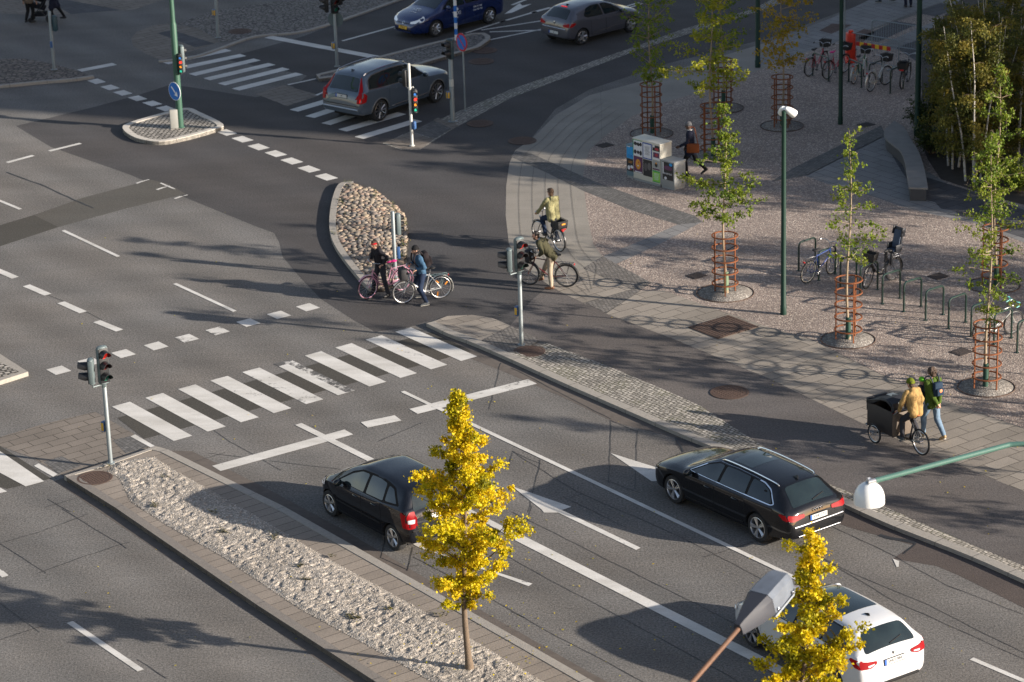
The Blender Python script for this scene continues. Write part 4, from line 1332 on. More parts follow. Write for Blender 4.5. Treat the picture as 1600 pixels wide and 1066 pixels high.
for sg in (1, -1):
    k.strip([(x, .55) for x in (-.85, -.4, 0, .5, .9)], BLACKP, lambda x, z, sg=sg: k.side(x, z, .006, sg), .018, 'rub_strip')
k.strip([(y, .62) for y in (-.70, -.4, 0, .4, .70)], BLACKP, lambda y, z: k.end(y, z, .006), .025, 'bumper_trim')
lettering(k, 'A 150', .07, k.end(.52, .93, .012) , (0, -1, 0), (0, 0, 1), 'model_badge', CHROME)
k.mirror(.72, 1.02, BLACKM); k.under(); k.fin(-1.2, 0, BLACKP, .05)
k.lamp([(.42, .78), (.68, .84), (.66, .68), (.44, .66)], [(1.45, .90), (1.72, .82), (1.74, .70), (1.45, .74)], LAMP_W, rear=False, name='headlight')

# ---------------------------------------------------------------- white estate car
WHITEC = carpaint('white_paint', (.52, .53, .54), 0, .35)
PH = R(180) + UA
cc = P(1326, 1077) ; hd = V3((math.cos(PH), math.sin(PH), 0)); lf = Z.cross(hd)
c = cc + hd * 1.365 - lf * .86 + V3((-.30, -.02, 0)) - hd * .15
PH -= R(2.5)
k = Car('white_estate_car', 'white estate car with black glass roof behind the lower yellow tree', 'car', c, PH,
    top=[(-2.30, .50), (-2.28, .72), (-2.24, .94), (-2.14, 1.06), (-1.92, 1.27), (-1.72, 1.40), (-1.4, 1.45), (-.7, 1.475), (-.1, 1.47), (.3, 1.42), (.7, 1.26), (1.12, 1.05), (1.35, .98), (1.7, .91), (2.0, .80), (2.2, .66), (2.27, .5)],
    belt=[(-2.30, .48), (-2.25, .74), (-2.12, 1.0), (-1.8, 1.02), (-1, .98), (0, .95), (.9, .92), (1.3, .89), (2.0, .74), (2.2, .6), (2.27, .46)],
    plan=[(-2.30, .70), (-2.26, .80), (-2.15, .87), (-1.8, .905), (-1, .92), (0, .92), (1.0, .92), (1.6, .90), (2.0, .82), (2.2, .66), (2.27, .5)],
    edge=[(-2.30, .62), (-2.2, .70), (-2.1, .70), (-1.9, .62), (-1.6, .57), (-.4, .58), (.2, .58), (.6, .65), (1.15, .75), (1.6, .74), (2.0, .64), (2.27, .4)],
    bot=[(-2.30, .34), (-2.0, .26), (-1, .19), (1, .19), (2.0, .2), (2.27, .26)])
k.body(WHITEC, 2.73, .32)
k.wheels(.215, .79 + .10, 5, DALLOY, .70)
k.doors([((-1.02, .30), (-.03, .30), (-.03, .93), (-.95, .95)), ((.01, .30), (1.0, .32), (.96, .90), (.01, .93))], [(-.7, .85), (.22, .83)], WHITEC, WHITEC)
k.glasshouse([(.98, .99), (.52, 1.25), (.2, 1.36), (-.5, 1.39), (-.95, 1.38), (-1.35, 1.36), (-1.64, 1.28), (-1.82, 1.07), (-1.72, 1.03)],
             [[(.0, 1.0), (-.04, 1.355), (.2, 1.345), (.5, 1.235), (.92, 1.0)], [(-.08, 1.0), (-.11, 1.36), (-.5, 1.375), (-.92, 1.365), (-.95, 1.015)], [(-1.0, 1.02), (-.97, 1.36), (-1.35, 1.345), (-1.62, 1.265), (-1.78, 1.08), (-1.7, 1.04)]], BLACKP)
k.panel('windscreen', [(1.14, -.64), (1.14, .64), (.36, .50), (.36, -.50)], GLASS, lambda x, y: k.topp(x, y, .005), r=.06)
k.panel('rear_window', [(-2.15, -.66), (-2.15, .66), (-1.80, .52), (-1.80, -.52)], GLASS, lambda x, y: k.topp(x, y, .006), r=.09)
k.panel('glass_roof', [(.26, -.49), (.26, .49), (-1.12, .49), (-1.12, -.49)], GLASS, lambda x, y: k.topp(x, y, .004), r=.05)
k.lamp([(.44, .88), (.84, .93), (.84, .77), (.60, .76), (.44, .82)], [(-2.24, .95), (-1.98, .98), (-1.94, .94), (-2.1, .80), (-2.24, .77)], LAMP_R, inner=[(.50, .84), (.68, .83), (.66, .785), (.52, .81)])
k.plate(0, .78, 'SMO 984')
k.strip([(y, .36) for y in (-.62, -.3, 0, .3, .62)], BLACKP, lambda y, z: k.end(y, z, .012), .03, 'bumper_trim')
m = MB(); a, b = k.topp(-2.12, .0, .02), k.topp(-2.05, -.34, .016); m.tube([a, b], .011, 6); m.build('rear_wiper', BLACKP, k.root)
k.fin(-1.38, 0, BLACKP, .05); k.mirror(.85, .97, WHITEC); k.under()
m = MB(); m.ell(k.end(0, .93, .006), (.008, .035, .04)); m.build('emblem', CHROME, k.root)
k.root.scale = (.935, 1, 1)
k.lamp([(.44, .70), (.70, .76), (.68, .62), (.46, .62)], [(1.9, .78), (2.1, .70), (2.1, .6), (1.9, .66)], LAMP_W, rear=False, name='headlight')

# ---------------------------------------------------------------- grey sport utility estate
GREYV = carpaint('blue_grey_paint', (.078, .103, .135), .25, .32, .4)
c, h = lane_loc((592, 189), (680, 159), 2.984, .84, False)
k = Car('grey_suv', 'large grey suv with tall red tail lights standing on the far zebra crossing', 'car', c, h,
    top=[(-2.47, .62), (-2.44, .85), (-2.38, 1.06), (-2.28, 1.20), (-2.08, 1.52), (-1.98, 1.66), (-1.7, 1.735), (-1.0, 1.775), (-.3, 1.775), (.15, 1.72), (.6, 1.50), (1.0, 1.25), (1.18, 1.16), (1.6, 1.12), (2.1, 1.06), (2.3, .96), (2.42, .80), (2.46, .55)],
    belt=[(-2.47, .60), (-2.42, .84), (-2.28, 1.16), (-2.0, 1.19), (-1, 1.15), (0, 1.12), (.9, 1.08), (1.2, 1.05), (2.1, .96), (2.35, .80), (2.46, .5)],
    plan=[(-2.47, .78), (-2.42, .87), (-2.25, .935), (-1.8, .96), (-1, .965), (1.0, .965), (1.7, .96), (2.1, .91), (2.35, .76), (2.46, .55)],
    edge=[(-2.47, .70), (-2.35, .76), (-2.2, .72), (-2.0, .66), (-1.6, .64), (-.4, .65), (.1, .65), (.5, .70), (1.1, .80), (1.7, .80), (2.1, .72), (2.46, .45)],
    bot=[(-2.47, .42), (-2.2, .34), (-1, .26), (1, .26), (2.1, .27), (2.46, .36)])
k.body(GREYV, 2.984, .385, 1.1)
k.wheels(.255, .84 + .115, 10, DALLOY, .74, False, .028)
k.doors([((-1.02, .38), (-.05, .38), (-.05, 1.09), (-.98, 1.12)), ((-.01, .38), (1.02, .40), (.98, 1.06), (-.01, 1.09))], [(-.72, 1.02), (.22, 1.0)], GREYV, GREYV)
k.glasshouse([(.96, 1.14), (.52, 1.465), (.16, 1.625), (-.6, 1.66), (-1.06, 1.645), (-1.6, 1.605), (-1.82, 1.52), (-1.97, 1.23), (-1.0, 1.175)],
             [[(-.05, 1.16), (-.08, 1.625), (.15, 1.615), (.5, 1.455), (.90, 1.15)], [(-.15, 1.163), (-.18, 1.635), (-.6, 1.65), (-.98, 1.635), (-1.0, 1.18)], [(-1.08, 1.185), (-1.06, 1.635), (-1.6, 1.595), (-1.80, 1.515), (-1.94, 1.24)]])
k.panel('windscreen', [(1.10, -.68), (1.10, .68), (.26, .56), (.26, -.56)], GLASS, lambda x, y: k.topp(x, y, .005), r=.06)
k.panel('rear_window', [(-2.30, -.66), (-2.30, .66), (-2.03, .56), (-2.03, -.56)], GLASS, lambda x, y: k.topp(x, y, .006), r=.05)
k.lamp([(.72, .80), (.90, .80), (.90, 1.10), (.72, 1.42), (.63, 1.60), (.60, 1.60), (.66, 1.36), (.74, 1.08)], [(-2.42, .80), (-2.20, .84), (-2.14, 1.06), (-2.2, 1.10), (-2.26, 1.16), (-2.42, 1.02)], LAMP_R)
k.panel('brake_light', [(.76, .84), (.86, .84), (.86, .96), (.78, .96)], LAMP_ON, lambda y, z: k.end(-y, z, .014), r=.01)
k.plate(0, .98, 'M', band=True)
for sg in (1, -1):
    k.strip([(x, .44 + .02 * x) for x in (-.9, -.4, 0, .5, .95)], CHROME, lambda x, z, sg=sg: k.side(x, z, .006, sg), .02, 'sill_strip')
    for x0 in (-1.492, 1.492):
        q = [k.side(x0 + .44 * math.cos(a), max(.42, .385 + .44 * math.sin(a)), .006, sg) for a in [PI * j / 12 for j in range(13)]]
        m = MB(); m.tube(q, .022, 6); m.build('arch_trim', plain('arch_trim', (.16, .17, .185), .4, .5), k.root)
k.strip([(y, .58) for y in (-.78, -.4, 0, .4, .78)], plain('silver_trim', (.4, .41, .43), .35, .8), lambda y, z: k.end(y, z, .012), .03, 'bumper_trim')
k.strip([(y, .70) for y in (-.80, -.4, 0, .4, .80)], SEAM, lambda y, z: k.end(y, z, .004), .012, 'bumper_gap')
k.rails([(-1.9, .60, 0), (-1.7, .62, .05), (-.9, .625, .055), (0, .62, .05), (.2, .60, 0)], CHROME, .022)
k.fin(-1.75, 0, GREYV, .07); k.mirror(.80, 1.13, GREYV); k.under(.22)
k.lamp([(.50, .86), (.84, .94), (.84, .80), (.52, .78)], [(2.05, 1.0), (2.3, .92), (2.3, .80), (2.05, .86)], LAMP_W, rear=False, name='headlight')

# ---------------------------------------------------------------- grey hatchback far back
GREYH = carpaint('warm_grey_paint', (.088, .09, .108), .25, .32, .4)
c, h = lane_loc((907, 70), (984, 50), 2.589, .74, False)
k = Car('grey_hatchback', 'grey hatchback with lit red tail lamps driving away beyond the SUV', 'car', c, h,
    top=[(-1.98, .50), (-1.96, .74), (-1.90, .95), (-1.82, 1.05), (-1.62, 1.24), (-1.42, 1.37), (-1.0, 1.425), (-.4, 1.448), (.1, 1.42), (.5, 1.30), (.95, 1.07), (1.15, 1.0), (1.5, .93), (1.8, .82), (2.0, .66), (2.07, .48)],
    belt=[(-1.98, .48), (-1.93, .74), (-1.8, .98), (-1.5, 1.02), (-.8, .97), (0, .93), (.9, .89), (1.2, .86), (1.8, .74), (2.0, .58), (2.07, .44)],
    plan=[(-1.98, .66), (-1.94, .76), (-1.8, .84), (-1.3, .872), (-.5, .866), (.5, .866), (1.2, .868), (1.6, .82), (1.9, .68), (2.07, .48)],
    edge=[(-1.98, .58), (-1.85, .66), (-1.6, .58), (-1.3, .54), (-.4, .55), (.1, .55), (.5, .62), (1.0, .70), (1.5, .68), (2.07, .38)],
    bot=[(-1.98, .34), (-1.7, .26), (-.8, .19), (1, .19), (1.8, .2), (2.07, .26)])
k.body(GREYH, 2.589, .315)
k.wheels(.20, .75 + .10, 5, ALLOY, .70, False, .05)
k.doors([((-.80, .32), (-.08, .30), (-.08, .91), (-.86, .95)), ((-.04, .30), (.95, .32), (.92, .87), (-.04, .91))], [(-.5, .86), (.15, .82)], GREYH, GREYH)
k.window([(-.08, .98), (-.12, 1.335), (.12, 1.32), (.42, 1.22), (.82, .97)], BLACKP)
k.window([(-.18, .985), (-.21, 1.34), (-.6, 1.345), (-.9, 1.28), (-1.12, 1.07), (-1.0, 1.02)], BLACKP)
k.panel('windscreen', [(1.02, -.60), (1.02, .60), (.26, .48), (.26, -.48)], GLASS, lambda x, y: k.topp(x, y, .005), r=.06)
k.panel('rear_window', [(-1.83, -.56), (-1.83, .56), (-1.50, .46), (-1.50, -.46)], GLASS, lambda x, y: k.topp(x, y, .006), r=.07)
k.lamp([(.48, .84), (.78, .90), (.78, .76), (.50, .76)], [(-1.92, .90), (-1.66, .92), (-1.64, .86), (-1.8, .78), (-1.92, .76)], LAMP_R)
for sg in (1, -1): k.panel('brake_light', [(.55, .81), (.76, .85), (.76, .79), (.57, .78)], LAMP_ON, lambda y, z, sg=sg: k.end(sg * y, z, .014), r=.01)
m = MB(); m.box(k.topp(-1.40, 0, .006), (.03, .3, .02)); m.build('high_brake_light', LAMP_ON, k.root, False)
k.plate(0, .50, 'L', band=True)
k.strip([(y, .68) for y in (-.62, -.3, 0, .3, .62)], CHROME, lambda y, z: k.end(y, z, .006), .010, 'chrome_strip')
m = MB(); m.ell(k.end(0, .86, .006), (.008, .05, .06)); m.build('emblem', CHROME, k.root)
k.mirror(.70, .96, GREYH); k.under(); k.fin(-1.2, 0, BLACKP, .05)
for sg in (1, -1): k.strip([(x, .40 + .06 * max(0, x + .3)) for x in (-.7, -.3, 0, .5, .9)], CHROME, lambda x, z, sg=sg: k.side(x, z, .004, sg), .008, 'sill_strip')
k.lamp([(.40, .70), (.70, .78), (.68, .64), (.42, .62)], [(1.6, .84), (1.85, .76), (1.85, .66), (1.6, .72)], LAMP_W, rear=False, name='headlight')

# ---------------------------------------------------------------- dark blue taxi
BLUET = carpaint('dark_blue_paint', (.004, .016, .085), .1, .3)
a, b = P(762, 37), P(681, 57)
c, h = lane_loc((762, 37), (681, 57), 2.78, .77, True)
k = Car('blue_taxi', 'dark blue taxi with white lettering and a yellow number plate', 'car', c, h,
    top=[(-2.28, .52), (-2.25, .78), (-2.18, 1.02), (-2.05, 1.15), (-1.85, 1.36), (-1.65, 1.47), (-1.2, 1.54), (-.5, 1.575), (.0, 1.55), (.5, 1.40), (1.05, 1.13), (1.3, 1.02), (1.7, .93), (2.0, .84), (2.22, .70), (2.32, .5)],
    belt=[(-2.28, .50), (-2.22, .80), (-2.05, 1.08), (-1.5, 1.07), (-.5, 1.0), (.5, .96), (1.1, .92), (1.6, .85), (2.0, .74), (2.25, .58), (2.32, .44)],
    plan=[(-2.28, .66), (-2.2, .78), (-2.0, .86), (-1.3, .885), (0, .888), (1.1, .885), (1.7, .86), (2.05, .76), (2.25, .58), (2.32, .44)],
    edge=[(-2.28, .6), (-2.1, .68), (-1.8, .58), (-1.3, .56), (0, .57), (.5, .64), (1.1, .73), (1.6, .72), (2.0, .60), (2.32, .36)],
    bot=[(-2.28, .36), (-2, .27), (-1, .2), (1, .2), (2.0, .2), (2.32, .24)])
k.body(BLUET, 2.78, .325)
k.wheels(.205, .77 + .10, 8, ALLOY, .66, False, .03)
k.doors([((-.98, .32), (-.1, .30), (-.1, .96), (-.9, 1.0)), ((-.06, .30), (1.0, .32), (1.0, .90), (-.06, .96))], [(-.65, .92), (.12, .88)], BLUET, BLUET)
k.window([(-.1, 1.03), (-.14, 1.44), (.12, 1.43), (.5, 1.30), (1.0, .99)], BLACKP)
k.window([(-.2, 1.035), (-.23, 1.45), (-.6, 1.455), (-.95, 1.43), (-1.0, 1.06)], BLACKP)
k.window([(-1.08, 1.08), (-1.05, 1.42), (-1.45, 1.36), (-1.72, 1.15)], BLACKP)
k.panel('windscreen', [(1.22, -.63), (1.22, .63), (.32, .50), (.32, -.50)], GLASS, lambda x, y: k.topp(x, y, .005), r=.06)
k.panel('rear_window', [(-2.08, -.58), (-2.08, .58), (-1.75, .48), (-1.75, -.48)], GLASS, lambda x, y: k.topp(x, y, .006), r=.05)
k.lamp([(.36, .66), (.66, .76), (.72, .72), (.62, .62), (.38, .60)], [(1.82, .86), (2.1, .74), (2.12, .66), (1.98, .68)], LAMP_DRL, rear=False, name='headlight')
k.lamp([(.48, .90), (.78, 1.02), (.78, .84), (.50, .80)], [(-2.2, 1.0), (-1.98, 1.06), (-1.96, 1.0), (-2.2, .84)], LAMP_R)
k.plate(0, .42, 'JYN 52', rear=False, bg=PLATEY, band=False, w=.46, tilt=.15)
k.panel('grille', [(-.5, .30), (.5, .30), (.42, .36), (-.42, .36)], BLACKP, lambda y, z: k.end(y, z, .01, False), r=.02)
m = MB(); m.torus(k.end(0, .60, .012, False), (1, 0, .5), .05, .008, 20, 6); m.build('emblem', CHROME, k.root)
k.panel('grille', [(-.36, .575), (.36, .575), (.33, .60), (-.33, .60)], BLACKP, lambda y, z: k.end(y, z, .006, False), r=.008)
k.mirror(.82, 1.02, BLUET); k.under()
sd = k.side(.35, .72, .012, 1)
lettering(k, 'TAXI', .20, sd + V3((0, 0, .02)), (-1, 0, 0), (0, 0, 1), 'door_lettering')
lettering(k, '040', .09, sd + V3((0, .002, -.15)), (-1, 0, 0), (0, 0, 1), 'door_lettering')
m = MB(); m.ell(sd + V3((.0, .003, .18)), (.09, .006, .07)); m.build('door_emblem', WHITEL, k.root)
sd = k.side(-.75, .80, .012, 1)
lettering(k, '040-79 900', .095, sd + V3((0, 0, .03)), (-1, 0, 0), (0, 0, 1), 'door_lettering')
lettering(k, '046-700 000', .095, sd + V3((0, 0, -.09)), (-1, 0, 0), (0, 0, 1), 'door_lettering')
p = k.topp(1.66, 0, .012); q = k.topp(1.5, 0, .012); yd = (q - p).normalized()
lettering(k, 'TAXI', .20, k.topp(1.60, .0, .016), (0, 1, 0), yd, 'bonnet_lettering')
lettering(k, '040-79 900', .085, k.topp(1.78, .0, .016), (0, 1, 0), yd, 'bonnet_lettering')
m = MB(); m.ell(k.topp(1.47, 0, .01), (.06, .13, .006)); m.build('bonnet_emblem', WHITEL, k.root)
# ================================================================== STREET FURNITURE
GALV = plain('galvanised_steel', (.22, .25, .26), .5, .4, var=.15, scale=12)
SIGW = plain('white_pole_paint', (.46, .46, .43), .5, var=.1)
HOUS = plain('signal_housing', (.105, .135, .14), .5, .1, var=.12)
HOUSD = plain('signal_black', (.012, .013, .015), .5, var=.15)
GRNP = plain('green_pole_paint', (.006, .030, .020), .55, 0, var=.12, spec=.3)
GRNL = plain('pale_green_pole_paint', (.040, .095, .066), .5, 0, var=.1, spec=.3)
GRNA = plain('sea_green_paint', (.07, .15, .122), .35, 0, var=.08, coat=.3)
GRNH = plain('dark_green_hoop_paint', (.005, .024, .018), .4, 0, var=.1, coat=.2)
COR = plain('corten_steel', (.17, .053, .016), .85, .1, var=.35, scale=22, bump=.4)
LWHITE = plain('white_lamp_enamel', (.74, .75, .73), .35, var=.04, coat=.3)
BTNY = plain('button_yellow', (.55, .33, .03), .5); BTNB = plain('button_blue', (.04, .10, .24), .45)
L_RED = plain('red_lens_lit', (.4, .02, .01), .3, emis=(1, .03, .02), es=.16)
L_RED0 = plain('red_lens', (.07, .006, .006), .25); L_AMB0 = plain('amber_lens', (.16, .06, .01), .25); L_GRN0 = plain('green_lens', (.01, .10, .07), .25)
L_RED2 = plain('bright_red_lens', (.65, .03, .02), .4, emis=(1, .05, .03), es=.5); L_AMB2 = plain('bright_amber_lens', (.75, .26, .02), .4); L_GRN2 = plain('bright_green_lens', (.02, .42, .30), .4); L_BLU2 = plain('bright_blue_lens', (.03, .16, .5), .4)
SBLUE = plain('sign_blue', (.015, .15, .50), .4, var=.04); SRED = plain('sign_red', (.50, .02, .035), .4, var=.05); SWHITE = plain('sign_white', (.75, .75, .75), .4, var=.03)
ZERO3 = V3((0, 0, 0))

def signal_head(parent, pos, ang, n, lenses, hous, h=None, wid=.27, name='signal_head', visor=True, vis_len=.17):
    """housing with n lenses, facing ang"""
    sp = wid * .98; h = n * sp + .06
    o = MB()
    o.box((0, 0, h / 2), (.13, wid, h), bev=.03)
    o.ell((0, 0, h), (.085, wid * .5, .045)); o.ell((0, 0, 0), (.08, wid * .48, .035))
    ho = o.build(name, hous, parent, loc=pos); ho.rotation_euler.z = ang
    b = MB(); b.box((.069, 0, h / 2), (.014, wid * .86, h * .97), bev=.004)
    b.build('front_plate', HOUSD, ho)
    for i in range(n):
        z = h - .03 - sp * (i + .5)
        l = MB(); l.lathe([(0, .012), (wid * .2, .008), (wid * .36, 0)], c=(.078, 0, z), axis=(1, 0, 0), seg=20, caps=False)
        l.build('lens', lenses[i], ho)
        if visor:
            v = MB(); N = 14; rad = wid * .42
            ro, ri = [], []
            for k in range(N + 1):
                a = R(-35) + (PI + R(70)) * k / N
                y, zz = rad * math.cos(a), rad * math.sin(a)
                L = vis_len * (1 if zz > 0 else max(.25, 1 + zz / rad * 1.2))
                ro.append((v.bm.verts.new((.07, y, z + zz)), v.bm.verts.new((.07 + L, y * .96, z + zz * .96 - .01))))
                ri.append((v.bm.verts.new((.07, y * .93, z + zz * .93)), v.bm.verts.new((.07 + L, y * .89, z + zz * .89 - .01))))
            for k in range(N):
                v._f((ro[k][0], ro[k + 1][0], ro[k + 1][1], ro[k][1])); v._f((ri[k][0], ri[k][1], ri[k + 1][1], ri[k + 1][0])); v._f((ro[k][1], ro[k + 1][1], ri[k + 1][1], ri[k][1]))
            bmesh.ops.recalc_face_normals(v.bm, faces=v.bm.faces[:])
            v.build('visor', HOUSD, ho)
    return ho

def pole_base(parent, r, h, mat, h2=None, r2=None, cap=True, name='pole'):
    m = MB()
    prof = [(r * 1.9, 0), (r * 1.9, .018), (r * 1.05, .03), (r, .06), (r2 or r, h)]
    if cap: prof += [((r2 or r) * .8, h + .02), (0, h + .03)]
    m.lathe(prof, seg=14, caps=not cap)
    return m.build(name, mat, parent)

def button(parent, z, ang, r=.06, face=BTNY):
    d = V3((math.cos(ang), math.sin(ang), 0))
    m = MB(); m.box((0, 0, 0), (.10, .13, .26), bev=.015)
    o = m.build('push_button_box', BTNB, parent, loc=d * (r + .05) + Z * z); o.rotation_euler.z = ang
    b = MB(); b.box((.053, 0, 0), (.012, .10, .20), bev=.004); b.build('button_face', face, o)
    b = MB(); b.box((0, .067, 0), (.07, .012, .2), bev=.003); b.build('button_side', BTNY, o)

# the two big lights before the zebra
def big_light(px, label, hz):
    t = empty('traffic_light', label, 'traffic light', P(*px, hz), group='two headed traffic lights at the zebra crossing')
    pole_base(t, .055, 2.02, GALV)
    m = MB(); m.box((0, 0, 2.06), (.10, .12, .16), bev=.02); m.tube([(0, 0, 2.06), (-V.x * .30, -V.y * .30, 2.05), (-V.x * .30, -V.y * .30, 2.14)], .022, 8)
    m.build('bracket', HOUS, t)
    signal_head(t, V3((0, 0, 2.10)) + U * .02, UA, 3, [L_RED, L_RED0, L_GRN0], HOUS, wid=.285, vis_len=.2)
    signal_head(t, V3((0, 0, 2.16)) - V * .31, UA + R(232), 2, [L_RED0, L_GRN0], HOUS, wid=.27, vis_len=.24)
    button(t, .95, UA + R(200))
    return t
big_light((173, 724), 'traffic light with red lit on the tip of the gravel median', .115)
big_light((815, 539), 'traffic light with red lit in the sett strip before the cyclist with the dark jacket', .06)

# bicycle signal on the field stone island
t = empty('bicycle_signal', 'grey pole with a dark signal and blue box on the round stone island', 'traffic light', P(618, 433, .12))
pole_base(t, .055, 1.95, GALV)
hd = signal_head(t, V3((.14, .05, 1.28)), R(20), 3, [L_RED0, L_AMB0, L_GRN0], HOUS, wid=.18, vis_len=.1)
m = MB(); m.tube([(0, 0, 1.75), (.14, .05, 1.78)], .02, 6); m.tube([(0, 0, 1.3), (.14, .05, 1.27)], .02, 6); m.build('bracket', GALV, t)
m = MB(); m.box((0, 0, 0), (.09, .12, .34), bev=.015); o = m.build('push_button_box', BTNB, t, loc=(.12, .03, .72))

# white pole with the small four lens signal
t = empty('bicycle_signal', 'white pole with a four lens bicycle signal on the paved tip by the suv', 'traffic light', P(644, 228, .02))
pole_base(t, .050, 2.80, SIGW)
m = MB(); m.torus((0, 0, 2.0), (0, 0, 1), .07, .018, 16, 6); m.tube([(0, 0, 2.0), (.13, -.03, 2.02)], .03, 8); m.tube([(0, 0, 1.16), (.13, -.03, 1.16)], .022, 8); m.build('clamp', SIGW, t)
signal_head(t, V3((.15, -.04, 1.16)), R(-70), 4, [L_BLU2, L_RED2, L_AMB2, L_GRN2], HOUSD, wid=.18, vis_len=.06)
signal_head(t, V3((-.12, .06, 2.05)), R(150), 2, [L_RED0, L_GRN0], HOUSD, wid=.24)
button(t, .72, R(-30), .06, BTNB)

# tall light at the far side with three heads
t = empty('traffic_light', 'grey pole with three dark signal heads behind the suv', 'traffic light', P(527, 104, .10))
pole_base(t, .06, 2.35, GALV)
m = MB(); m.tube([(-.28, -.1, 2.36), (.2, .1, 2.36)], .03, 8); m.build('bracket', GALV, t)
signal_head(t, V3((-.28, -.1, 2.1)), R(196), 3, [L_RED0, L_AMB0, L_GRN0], HOUSD, wid=.26)
signal_head(t, V3((.02, -.13, 2.05)), R(-62), 3, [L_RED0, L_RED0, L_GRN0], HOUSD, wid=.27)
signal_head(t, V3((.18, .14, 2.3)), R(40), 3, [L_RED0, L_AMB0, L_GRN0], HOUSD, wid=.27)
m = MB(); m.lathe([(.30, -.008), (.30, .008)], c=(.02, .1, 1.75), axis=(.3, .95, 0), seg=24); m.build('sign_back', HOUS, t)
button(t, .80, R(200))

# two lens light by the no parking sign
t = empty('traffic_light', 'grey pole with a two lens signal seen from its back beside the no parking sign', 'traffic light', P(707.6, 190, .02))
pole_base(t, .085, 2.2, GALV, r2=.075)
signal_head(t, V3((0, 0, 2.22)), VA + PI, 2, [L_RED0, L_GRN0], plain('dark_teal_housing', (.03, .055, .065), .5), wid=.30, vis_len=.22)
button(t, .95, R(200), .085)
m = MB(); m.lathe([(.082, 1.25), (.082, 1.5)], seg=14, caps=False); m.build('sticker_band', SIGW, t)
# far left pole
t = empty('traffic_light', 'grey pole with a dark teal signal on its right near the pram', 'traffic light', P(85, 109, .02))
pole_base(t, .06, 2.2, GALV)
signal_head(t, V3((.16, -.03, 1.50)), R(35), 2, [L_RED0, L_GRN0], plain('teal_housing', (.02, .055, .07), .5), wid=.24, visor=False)
m = MB(); m.tube([(0, 0, 1.62), (.16, -.03, 1.55)], .022, 6); m.tube([(0, 0, 1.95), (.16, -.03, 1.95)], .022, 6); m.build('bracket', GALV, t)
m = MB(); m.box((-.02, -.075, .98), (.09, .07, .24), bev=.01); m.build('push_button_box', BTNB, t)
t = empty('traffic_light', 'grey pole with a yellow faced button box among the grey cobbles at the top', 'traffic light', P(341, 59, .02))
pole_base(t, .062, 2.5, GALV)
signal_head(t, V3((.1, .05, 2.0)), R(60), 2, [L_RED0, L_GRN0], HOUSD, wid=.26)
button(t, 1.0, R(200))

def round_sign(parent, c, ang, rad, kind):
    m = MB(); m.lathe([(rad, -.006), (rad, .006)], axis=(1, 0, 0), seg=36)
    o = m.build('sign_plate', SRED if kind == 'no_parking' else SWHITE, parent, loc=c); o.rotation_euler.z = ang
    m = MB(); m.lathe([(rad * (.80 if kind == 'no_parking' else .95), 0), (0, 0)], c=(.009, 0, 0), axis=(1, 0, 0), seg=36, caps=False)
    m.build('sign_face', SBLUE, o)
    if kind == 'no_parking':
        m = MB(); m.box((.012, 0, 0), (.003, rad * 1.62, rad * .16), Matrix.Rotation(R(-45), 3, 'X')); m.build('sign_slash', SRED, o, False)
    else:
        # white arrow down to the right as the driver sees it (driver looks along -x; right is +y)
        m = MB(); rot = Matrix.Rotation(R(-45), 3, 'X')
        m.box(rot @ V3((.012, -rad * .12, 0)), (.003, rad * 1.05, rad * .17), rot)
        tip = rot @ V3((.0125, rad * .74, 0))
        m.poly([tip, rot @ V3((.0125, rad * .22, rad * .36)), rot @ V3((.0125, rad * .38, 0)), rot @ V3((.0125, rad * .22, -rad * .36))])
        m.build('arrow', SWHITE, o, False)
    b = MB(); b.lathe([(rad * .98, -.012), (rad * .98, -.007)], axis=(1, 0, 0), seg=36); b.build('sign_back', GALV, o)
    return o
t = empty('no_parking_sign', 'round blue no parking sign with red ring on a thin grey post', 'road sign', P(727, 174, .02))
pole_base(t, .032, 2.75, GALV)
round_sign(t, V3((0, 0, 2.46)) - V * .045, VA + PI, .32, 'no_parking')
# striped post on the narrow island
t = empty('striped_post', 'thin post with blue and white bands on the narrow island beside the taxi', 'post', P(713, 63, .10))
m = MB(); m.lathe([(.05, 0), (.05, 3.6), (0, 3.62)], seg=12); m.build('pole', GALV, t)
for i in range(7):
    m = MB(); m.lathe([(.062, .0 + .225 * i), (.062, .225 * (i + 1))], seg=12); m.build('band', SWHITE if i % 2 == 0 else SBLUE, t)

# keep-right island: tall green lamp post, control box, signals
t = empty('lamp_post', 'pale green lamp post with keep right sign on the white kerbed island', 'lamp post', P(282, 199, .12))
m = MB(); m.lathe([(.15, 0), (.15, .02), (.115, .04), (.11, 3.6), (.10, 3.62), (.082, 3.7), (.06, 8.0), (0, 8.05)], seg=16); m.build('pole', GRNL, t)
m = MB(); m.tube(crom([(0, 0, 7.9), (-.3, .25, 8.3), (-1.6, 1.3, 8.5)], 5), .045, 8); m.build('arm', GRNL, t)
m = MB(); m.lathe([(0, .32), (.12, .30), (.24, .18), (.28, 0)], c=(-1.7, 1.36, 8.15), seg=20, caps=False); m.build('lamp_shade', LWHITE, t)
round_sign(t, V3((0, 0, 1.30)) - V * .14 + U * .02, VA + PI + R(8), .32, 'keep')
signal_head(t, V3((.16, -.10, 1.92)), R(-75), 4, [L_BLU2, L_RED2, L_AMB2, L_GRN2], HOUSD, wid=.155, vis_len=.05)
signal_head(t, V3((.20, .06, 1.95)), R(25), 3, [L_RED0, L_AMB0, L_GRN0], HOUS, wid=.28, vis_len=.08)
m = MB(); m.tube([(0, 0, 2.5), (.2, .03, 2.5)], .025, 6); m.tube([(0, 0, 1.95), (.2, .0, 1.97)], .025, 6); m.build('bracket', GALV, t)
t = empty('control_box', 'small pale grey box at the foot of the green post on the island', 'box', P(272.5, 200, .12), R(12))
